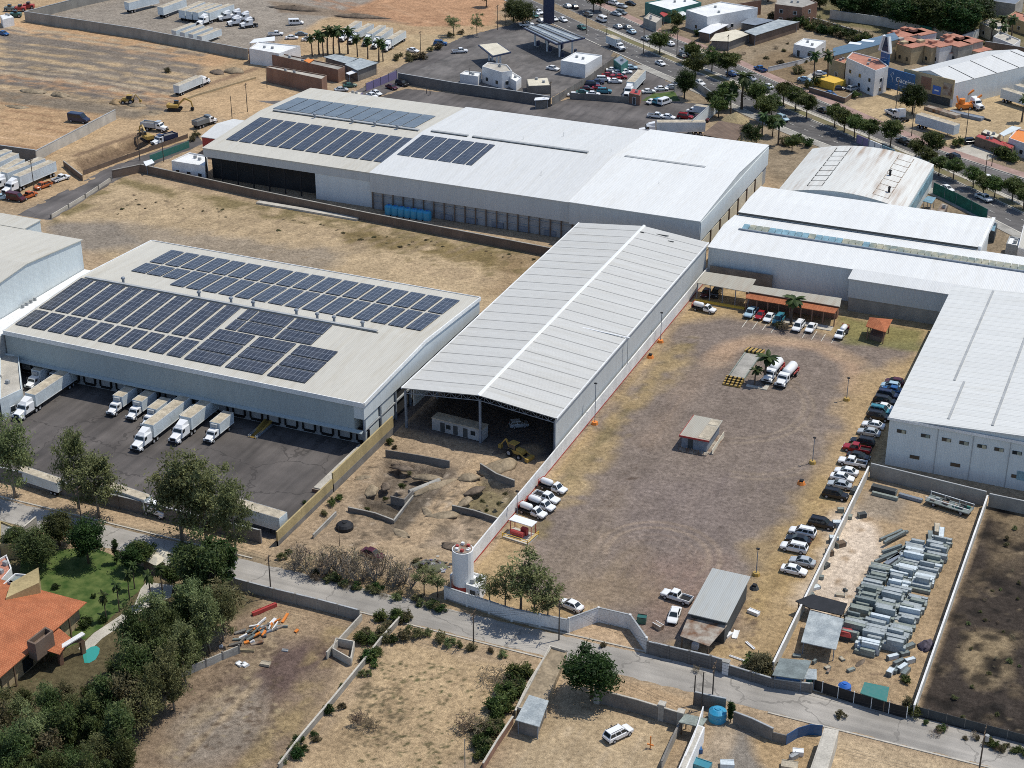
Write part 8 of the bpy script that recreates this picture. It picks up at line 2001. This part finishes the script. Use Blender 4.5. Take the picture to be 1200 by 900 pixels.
palm(869,128,13,'tall palm rising above the maroon roof'); palm(856,137,8,'palm left of the tall one by the maroon roof'); palm(912,170,9,'palm on the bare plot beside the avenue'); palm(893,160,8,'palm beside the right palapa roof'); palm(953,96,11,'shaggy palm before the tan house, left of two',crown=.8); palm(969,98,11.5,'shaggy palm before the tan house, right of two',crown=.8)
for px,py,h in ((1161,50,9),(1172,45,9),(1185,46,9),(1176,50,7),(1197,143,9)): palm(px,py,h,'palm among the pale houses at the top right' if py<100 else 'palm beside the sandy lot at the right edge','palms at the right edge')
tree('grove',613,31,10,'dense tree cluster by the junction, left',None,1.3); tree('grove',602,26,9,'dense tree cluster by the junction, right of the sandy field',None,1.2); tree('thin',532,42,8,'small green tree on the sand beside the side street',None,1.5); tree('thin',559,42,9,'bare-looking tree on the edge of the orange field',None,1.1); tree('street',570,8,7,'tree at the top of the orange field',None,1.1)
tree('street',695,14,9,'tree at the far pavement near the top, left',None,1.0); tree('street',703,13,8,'tree at the far pavement near the top, right',None,1.1); tree('street',792,36,7,'tree before the red awning',None,1.1)
g='big dark trees at the top right'
for k,(px,py,h) in enumerate(((997,22,10),(1012,22,11),(1030,24,10),(1048,30,11),(1062,36,13),(1078,38,14),(1092,42,14),(1104,44,15),(1118,46,15),(1128,44,14),(1140,38,14),(1010,12,11),(1036,14,11),(1060,20,12),(1085,26,13),(1110,30,14),(1135,28,14),(1150,18,10),(985,14,8),(960,10,7),(900,2,8),(960,-4,8),(1170,12,8),(1190,10,8),(1128,16,10))): tree(('round','grove')[k%2],px,py,h,'large dark tree in the dense row behind the long pale wall',g,1.15)
g='hedge bushes along the grassy lane'
for k in range(26): px=905+k*4.6; py=18+k*1.35+hrng.uniform(-2,5); shrub(hrng.choice(('olive','green','dark')),px,py,hrng.uniform(1.6,3),'bush along the grassy lane at the top right',g)
for px,py,r_,kd in ((1100,172,1.8,'dark'),(1122,172,2.2,'green'),(948,104,2,'green'),(960,100,2.4,'dark'),(1003,115,1.6,'green'),(935,86,2,'olive'),(980,88,2,'dark'),(1038,103,2.6,'dark'),(848,40,2.2,'olive'),(820,42,2,'dark'),(830,46,2.2,'dark'),(1178,186,2.5,'green'),(1186,190,2.2,'green'),(1170,183,2,'dark'),(790,38,1.8,'green'),(920,170,2,'olive'),(936,168,2.2,'green'),(846,125,2,'green'),(945,172,2,'dark')): shrub(kd,px,py,r_,'bush in a plot along the avenue','bushes along the avenue')
for k in range(24): px=845+hrng.random()*120; py=48+hrng.random()*30; shrub(hrng.choice(('dry','olive','dry')),px,py,hrng.uniform(.6,1.3),'scrubby weed on the rough open lot','weeds on the rough lot',tall=.7)
g='weeds by the side street'
for px,py in ((470,66),(478,68),(486,70),(494,69),(504,60),(515,58),(465,70),(528,44),(540,40),(225,165),(230,160),(196,85),(480,72)): shrub('olive',px,py,hrng.uniform(1,1.8),'weed bush on the verge of the side street',g)
for px,py,h,lb in ((493,67,9,'timber utility pole beside the white car on the sand'),(290,131,9,'timber utility pole by the corner of the solar roof'),(272,139,7,'shorter timber pole left of the solar roof corner'),(583,35,9,'timber utility pole at the edge of the orange field'),(592,30,8,'second timber pole at the edge of the orange field'),(164,188,8,'timber utility pole beside the excavation'),(192,190,7,'timber utility pole beside the teal hoarding'),(41,228,10,'utility pole in front of the windowed trailer'),(313,103,6,'pole at the corner of the brick building'),(687,40,7,'pole on the near kerb of the avenue at the top'),(711,42,8,'pole on the median tip'),(754,63,9,'pole on the median beside the box truck'),(793,66,9,'pole on the far pavement before the stalls'),(852,68,8,'pole at the corner of the rough lot'),(845,114,7,'pole on the near kerb by the grey corner wall'),(1049,134,11,'tall pole before the blue store sign'),(1068,160,11,'tall pole before the store tree'),(1131,166,10,'pole by the sandy lot'),(1162,195,7,'pole by the pale forecourt'),(1055,207,6,'short pole at the back of the arched hall'),(1153,214,8,'pole on the median at the right'),(645,125,8,'pole at the corner of the dark grey wall'),(550,97,5,'short pole by the low white annexe')): pole(px,py,h,lb,arm=h>7.5)
# hoarding billboards by the arched hall
x,y=G(1025,180); o=thing('billboard','low billboard with pale panels behind the arched hall','billboard',(x,y,0),ave_dir(1025,180))
for k,mt in enumerate(('purple_gate','white','skyblue')): m=MB(); m.box(-8+k*5.5,-.15,1.0,-3+k*5.5,.15,3.4); m.build('panel',M[mt],o)
for k in range(7): m=MB(); m.box(-8+k*2.6,-.3,-.1,-7.8+k*2.6,-.17,3.2); m.build('post',M['steel'],o)
# ------------------------------------------------------------------ trees
g='tall grey-green trees along the dock yard wall'
tree('eucalyptus',18,583,18,'tall grey-green tree standing leftmost along the dock yard wall',g,.85)
tree('eucalyptus',92,596,18.5,'tall two-topped tree between the white trailers, rear stem',g,.55)
tree('eucalyptus',116,606,14.5,'tall bushy tree between the white trailers, front stem',g,1.0)
tree('eucalyptus',214,634,19,'broad grey-green tree in front of the docked lorries, left half',g,.95)
tree('eucalyptus',243,640,18.5,'broad grey-green tree in front of the docked lorries, right half',g,.95)
tree('eucalyptus',277,655,17.5,'slim grey-green tree at the right end of the group by the dock yard wall',g,.55)
g='thin roadside trees below the gravel yard'
for px,py,h,w_,lb in ((574,714,8,.9,'small thin tree left of the roadside group near the tank tower'),(592,718,10,.9,'thin grey tree, second of the roadside group near the tank tower'),(610,722,13.5,1.1,'tallest thin grey tree of the roadside group below the gravel yard'),(626,730,11,1.2,'thin grey tree in front of the white road wall'),(641,735,9,1.1,'thin grey tree at the right end of the roadside group'),(497,697,6.0,1.2,'weedy grey tree by the rubble heap'),(513,700,5.5,1.2,'weedy grey tree left of the tank tower')): tree('thin',px,py,h,lb,g,w_)
tree('round',693,818,8.6,'big dense dark ficus tree on the bend of the road',None,1.08)
g='leafless trees along the earth plot'
for k,(px,py,h) in enumerate(((357,668,5.4),(372,672,5.2),(386,668,5.6),(399,676,5.4),(413,674,5.8),(426,680,5.2),(440,682,5.6),(455,680,5.8),(468,686,5.0),(364,676,4.4),(407,683,4.6),(482,690,4.6),(434,672,4.6),(350,662,4.8),(378,677,5),(392,670,5.2),(420,668,5),(447,674,5.4),(461,688,4.8),(475,684,5),(418,684,4.4),(399,666,4.8),(345,670,4.2))): bare(px,py,h,'leafless tree in the row between the earth plot and the road',g)
# villa garden
g='garden trees of the villa'
for k,(kd,px,py,h,w_,lb) in enumerate((('grove',45,668,8,1.3,'broad tree at the head of the lawn, left'),('round',104,660,8.5,.95,'rounded dense tree at the head of the lawn, right'),('grove',70,640,7,1.2,'tree behind the two lawn-head trees'),('column',137,660,5.5,1.1,'slim dark cypress by the road behind the lawn'),('round',158,668,5,1.1,'low rounded tree right of the slim cypress'),('street',170,664,5,1.1,'bright tree beside the stepped pavilion roofs'),('round',216,668,5,1.1,'low dark tree right of the stepped pavilion roofs'),('column',252,686,11,1.3,'tall dark columnar tree beside the road, left of two'),('column',268,690,12,1.3,'tall dark columnar tree beside the road, right of two'),('street',205,690,5.5,1.1,'bright green garden tree next to the curved path'),('pine',232,708,13,.9,'dark conifer right of the curved path'),('pine',252,716,13.5,.9,'dark conifer by the road wall corner'),('olive',262,740,10,1.1,'ragged brownish tree above the wreck heap'),('grove',20,648,5.5,1.2,'tree behind the grey garden wall at the left edge'))): tree(kd,px,py,h,lb,g,w_)
g='slim palms on the lawn'
for px,py,h in ((125,727,6.0),(140,717,6.4),(152,702,6.2),(158,690,5.8),(178,708,7.2),(191,700,7.0)): palm(px,py,h,'slim young palm in the row along the curved garden path' if px<170 else 'slim palm standing on the pale forecourt of the path',g,crown=.62)
for px,py,r_ in ((122,728,1.0),(98,734,1.3),(110,700,.6),(66,690,.8)): shrub('dark',px,py,r_,'rounded dark shrub on the lawn','shrubs on the lawn')
# the grove
g='dark trees massed in the grove at the bottom left'
frng=random.Random(4); P_=[]
poly=[(-10,842),(60,836),(118,826),(155,800),(172,768),(205,752),(232,748),(236,772),(222,802),(206,832),(186,858),(160,888),(140,930),(100,975),(-20,975)]
def inpoly(x,y,p):
    ins=False
    for i in range(len(p)):
        a,b=p[i],p[(i+1)%len(p)]
        if (a[1]>y)!=(b[1]>y) and x<(b[0]-a[0])*(y-a[1])/(b[1]-a[1])+a[0]: ins=not ins
    return ins
tries=0
while len(P_)<54 and tries<6000:
    tries+=1; x,y=frng.uniform(-20,250),frng.uniform(705,960)
    if inpoly(x,y,poly) and all(math.hypot(x-a,(y-b)*1.5)>23 for a,b in P_): P_.append((x,y))
for k,(px,py) in enumerate(sorted(P_,key=lambda q:q[1])):
    edge=px>165; h=frng.uniform(5.5,7.5) if py<850 and px<150 else frng.uniform(8,14) if px>150 else frng.uniform(7,11.5)
    kd=frng.choice(('grove','pine','pine','pine','eucalyptus','olive')) if not edge else frng.choice(('grove','pine','eucalyptus','olive'))
    tree(kd,px,py,h,{'grove':'dark broadleaf tree merging into the grove beside the villa','pine':'dark feathery conifer merging into the grove beside the villa','eucalyptus':'grey-green upright tree merging into the grove beside the villa','olive':'paler tree on the ragged edge of the grove'}[kd],g,frng.uniform(.68,1.0))
for px,py,h,lb in ((228,752,13,'tall ragged grey-green tree at the top of the grove, left'),(246,765,12.5,'tall ragged grey-green tree at the top of the grove, middle'),(262,752,11,'tall ragged grey-green tree above the wreck heap')): tree('eucalyptus',px,py,h,lb,'ragged tall trees beside the wreck heap',.75)
# shrubs and weeds of the lots
g='shrubs between the two vacant lots'
for k in range(20):
    u=frng.random(); px=335+u*130+frng.uniform(-14,16); py=895-u*150+frng.uniform(-9,9)
    shrub(frng.choice(('green','olive','dark','grey')),px,py,frng.uniform(.5,1.2),'green shrub along the low wall between the vacant lots',g)
for k in range(20):
    px=frng.uniform(425,478); py=frng.uniform(722,768)+(450-px)*.55
    shrub(frng.choice(('green','dark','olive')),px,py,frng.uniform(.7,1.4),'green shrub in the thicket beside the concrete ruin',g)
g='shrubs along the verge above the middle lot'
for k_,(px,py,r_) in enumerate(((478,742,1.6),(490,748,1.8),(502,745,1.3),(515,752,1.9),(526,757,1.7),(551,762,1.4),(538,758,1.1),(575,765,1.0),(590,770,1.2))): shrub('olive' if k_%2 else 'grey',px,py,r_*.65,'dark shrub on the verge between the road and the middle lot',g)
g='shrubs on the right side of the middle lot'
for k in range(30):
    u=frng.random(); px=618-u*62+frng.uniform(-13,9); py=790+u*105+frng.uniform(-9,9)
    shrub(frng.choice(('green','dark','olive','green')),px,py,frng.uniform(.8,1.7),'green shrub in the thicket on the right side of the middle lot',g)
for px,py,r_ in ((583,800,2.2),(548,853,2.0),(560,858,2.1),(425,850,1.9),(433,855,1.6)): shrub('dry',px,py,r_,'dry brown bush on the bare middle lot','dry bushes on the middle lot')
for px,py,r_,kd in ((356,590+0,.8,'dark'),(388,592,1.6,'green'),(398,586,1.4,'green'),(380,604,1.2,'olive'),(458,520,1.5,'green'),(463,526,1.1,'olive'),(472,572,1.3,'green'),(452,587,1.0,'green'),(330,655,1.4,'grey'),(338,650,1.3,'dark'),(480,556,.9,'olive'),(565,590,.9,'olive'),(575,585,.8,'dry'),(585,592,.9,'olive'),(570,600,.8,'green'),(592,580,.8,'olive'),(430,598,.9,'green'),(497,668,1.6,'grey'),(488,660,1.2,'olive')): shrub(kd,px,py,r_*.6,'shrub growing in the pits of the earth plot','shrubs of the earth plot')
for k in range(34):
    px=frng.uniform(360,520); py=675+(px-360)*.24+frng.uniform(-3,4); shrub(frng.choice(('dark','olive','grey','dry')),px,py,frng.uniform(.6,1.1),'shrub under the leafless trees along the road','shrubs under the leafless trees')
for px,py,r_,kd in ((706,758,.6,'olive'),(816,786,.9,'dry'),(884,781,1.9,'green'),(893,786,2.2,'olive'),(900,780,1.5,'dry'),(920,388,2.0,'dry'),(914,384,1.3,'olive'),(1062,800,.9,'green'),(1070,838,1.3,'green'),(1064,826,1.0,'olive'),(985,840,.8,'olive')): shrub(kd,px,py,r_,'roadside shrub near the yard walls','shrubs near the yard walls')
tree('olive',888,792,4.2,'small ragged tree over the low block wall by the road',None,1.3)
for k in range(26):
    px=frng.uniform(1085,1205); py=846+(px-1085)*.24+frng.uniform(2,14); shrub(frng.choice(('green','olive','dry')),px,py,frng.uniform(.4,.9),'low weed clump along the fence of the burnt field','weeds along the burnt field')
for k in range(60):
    px=frng.uniform(1095,1205); py=frng.uniform(600,850)
    if px>1085+(850-py)*.33*.3+ (845-py)*.3: shrub(frng.choice(('dry','dry','grey','olive')),px,py,frng.uniform(.25,.6),'scorched weed clump on the burnt field','scorched weeds on the burnt field')
tree('column',856,846,4.6,'small dark cypress beside the blue water tank',None,1.2)
palm(896,447,7.2,'bushy palm between the weighbridge and the tanker trucks',crown=1.35); palm(884,452,4.6,'shorter palm at the near end of the weighbridge',crown=1.3); palm(927,380,8.0,'palm in front of the arcade',crown=1.3)
g='weeds along the long brown field wall'
for k in range(60):
    u=frng.random(); px=100+u*540; py=(238-u*18 if u<.1 else 222+(px-140)*.155)+abs(frng.gauss(0,6))+4; shrub(frng.choice(('olive','dry','dry','dry')),px,py,frng.uniform(.3,.7),'weed clump along the edge of the long bare field',g,tall=.35)
for o in PROTO.values():
    for c in list(o.children_recursive): bpy.data.objects.remove(c)
    bpy.data.objects.remove(o)
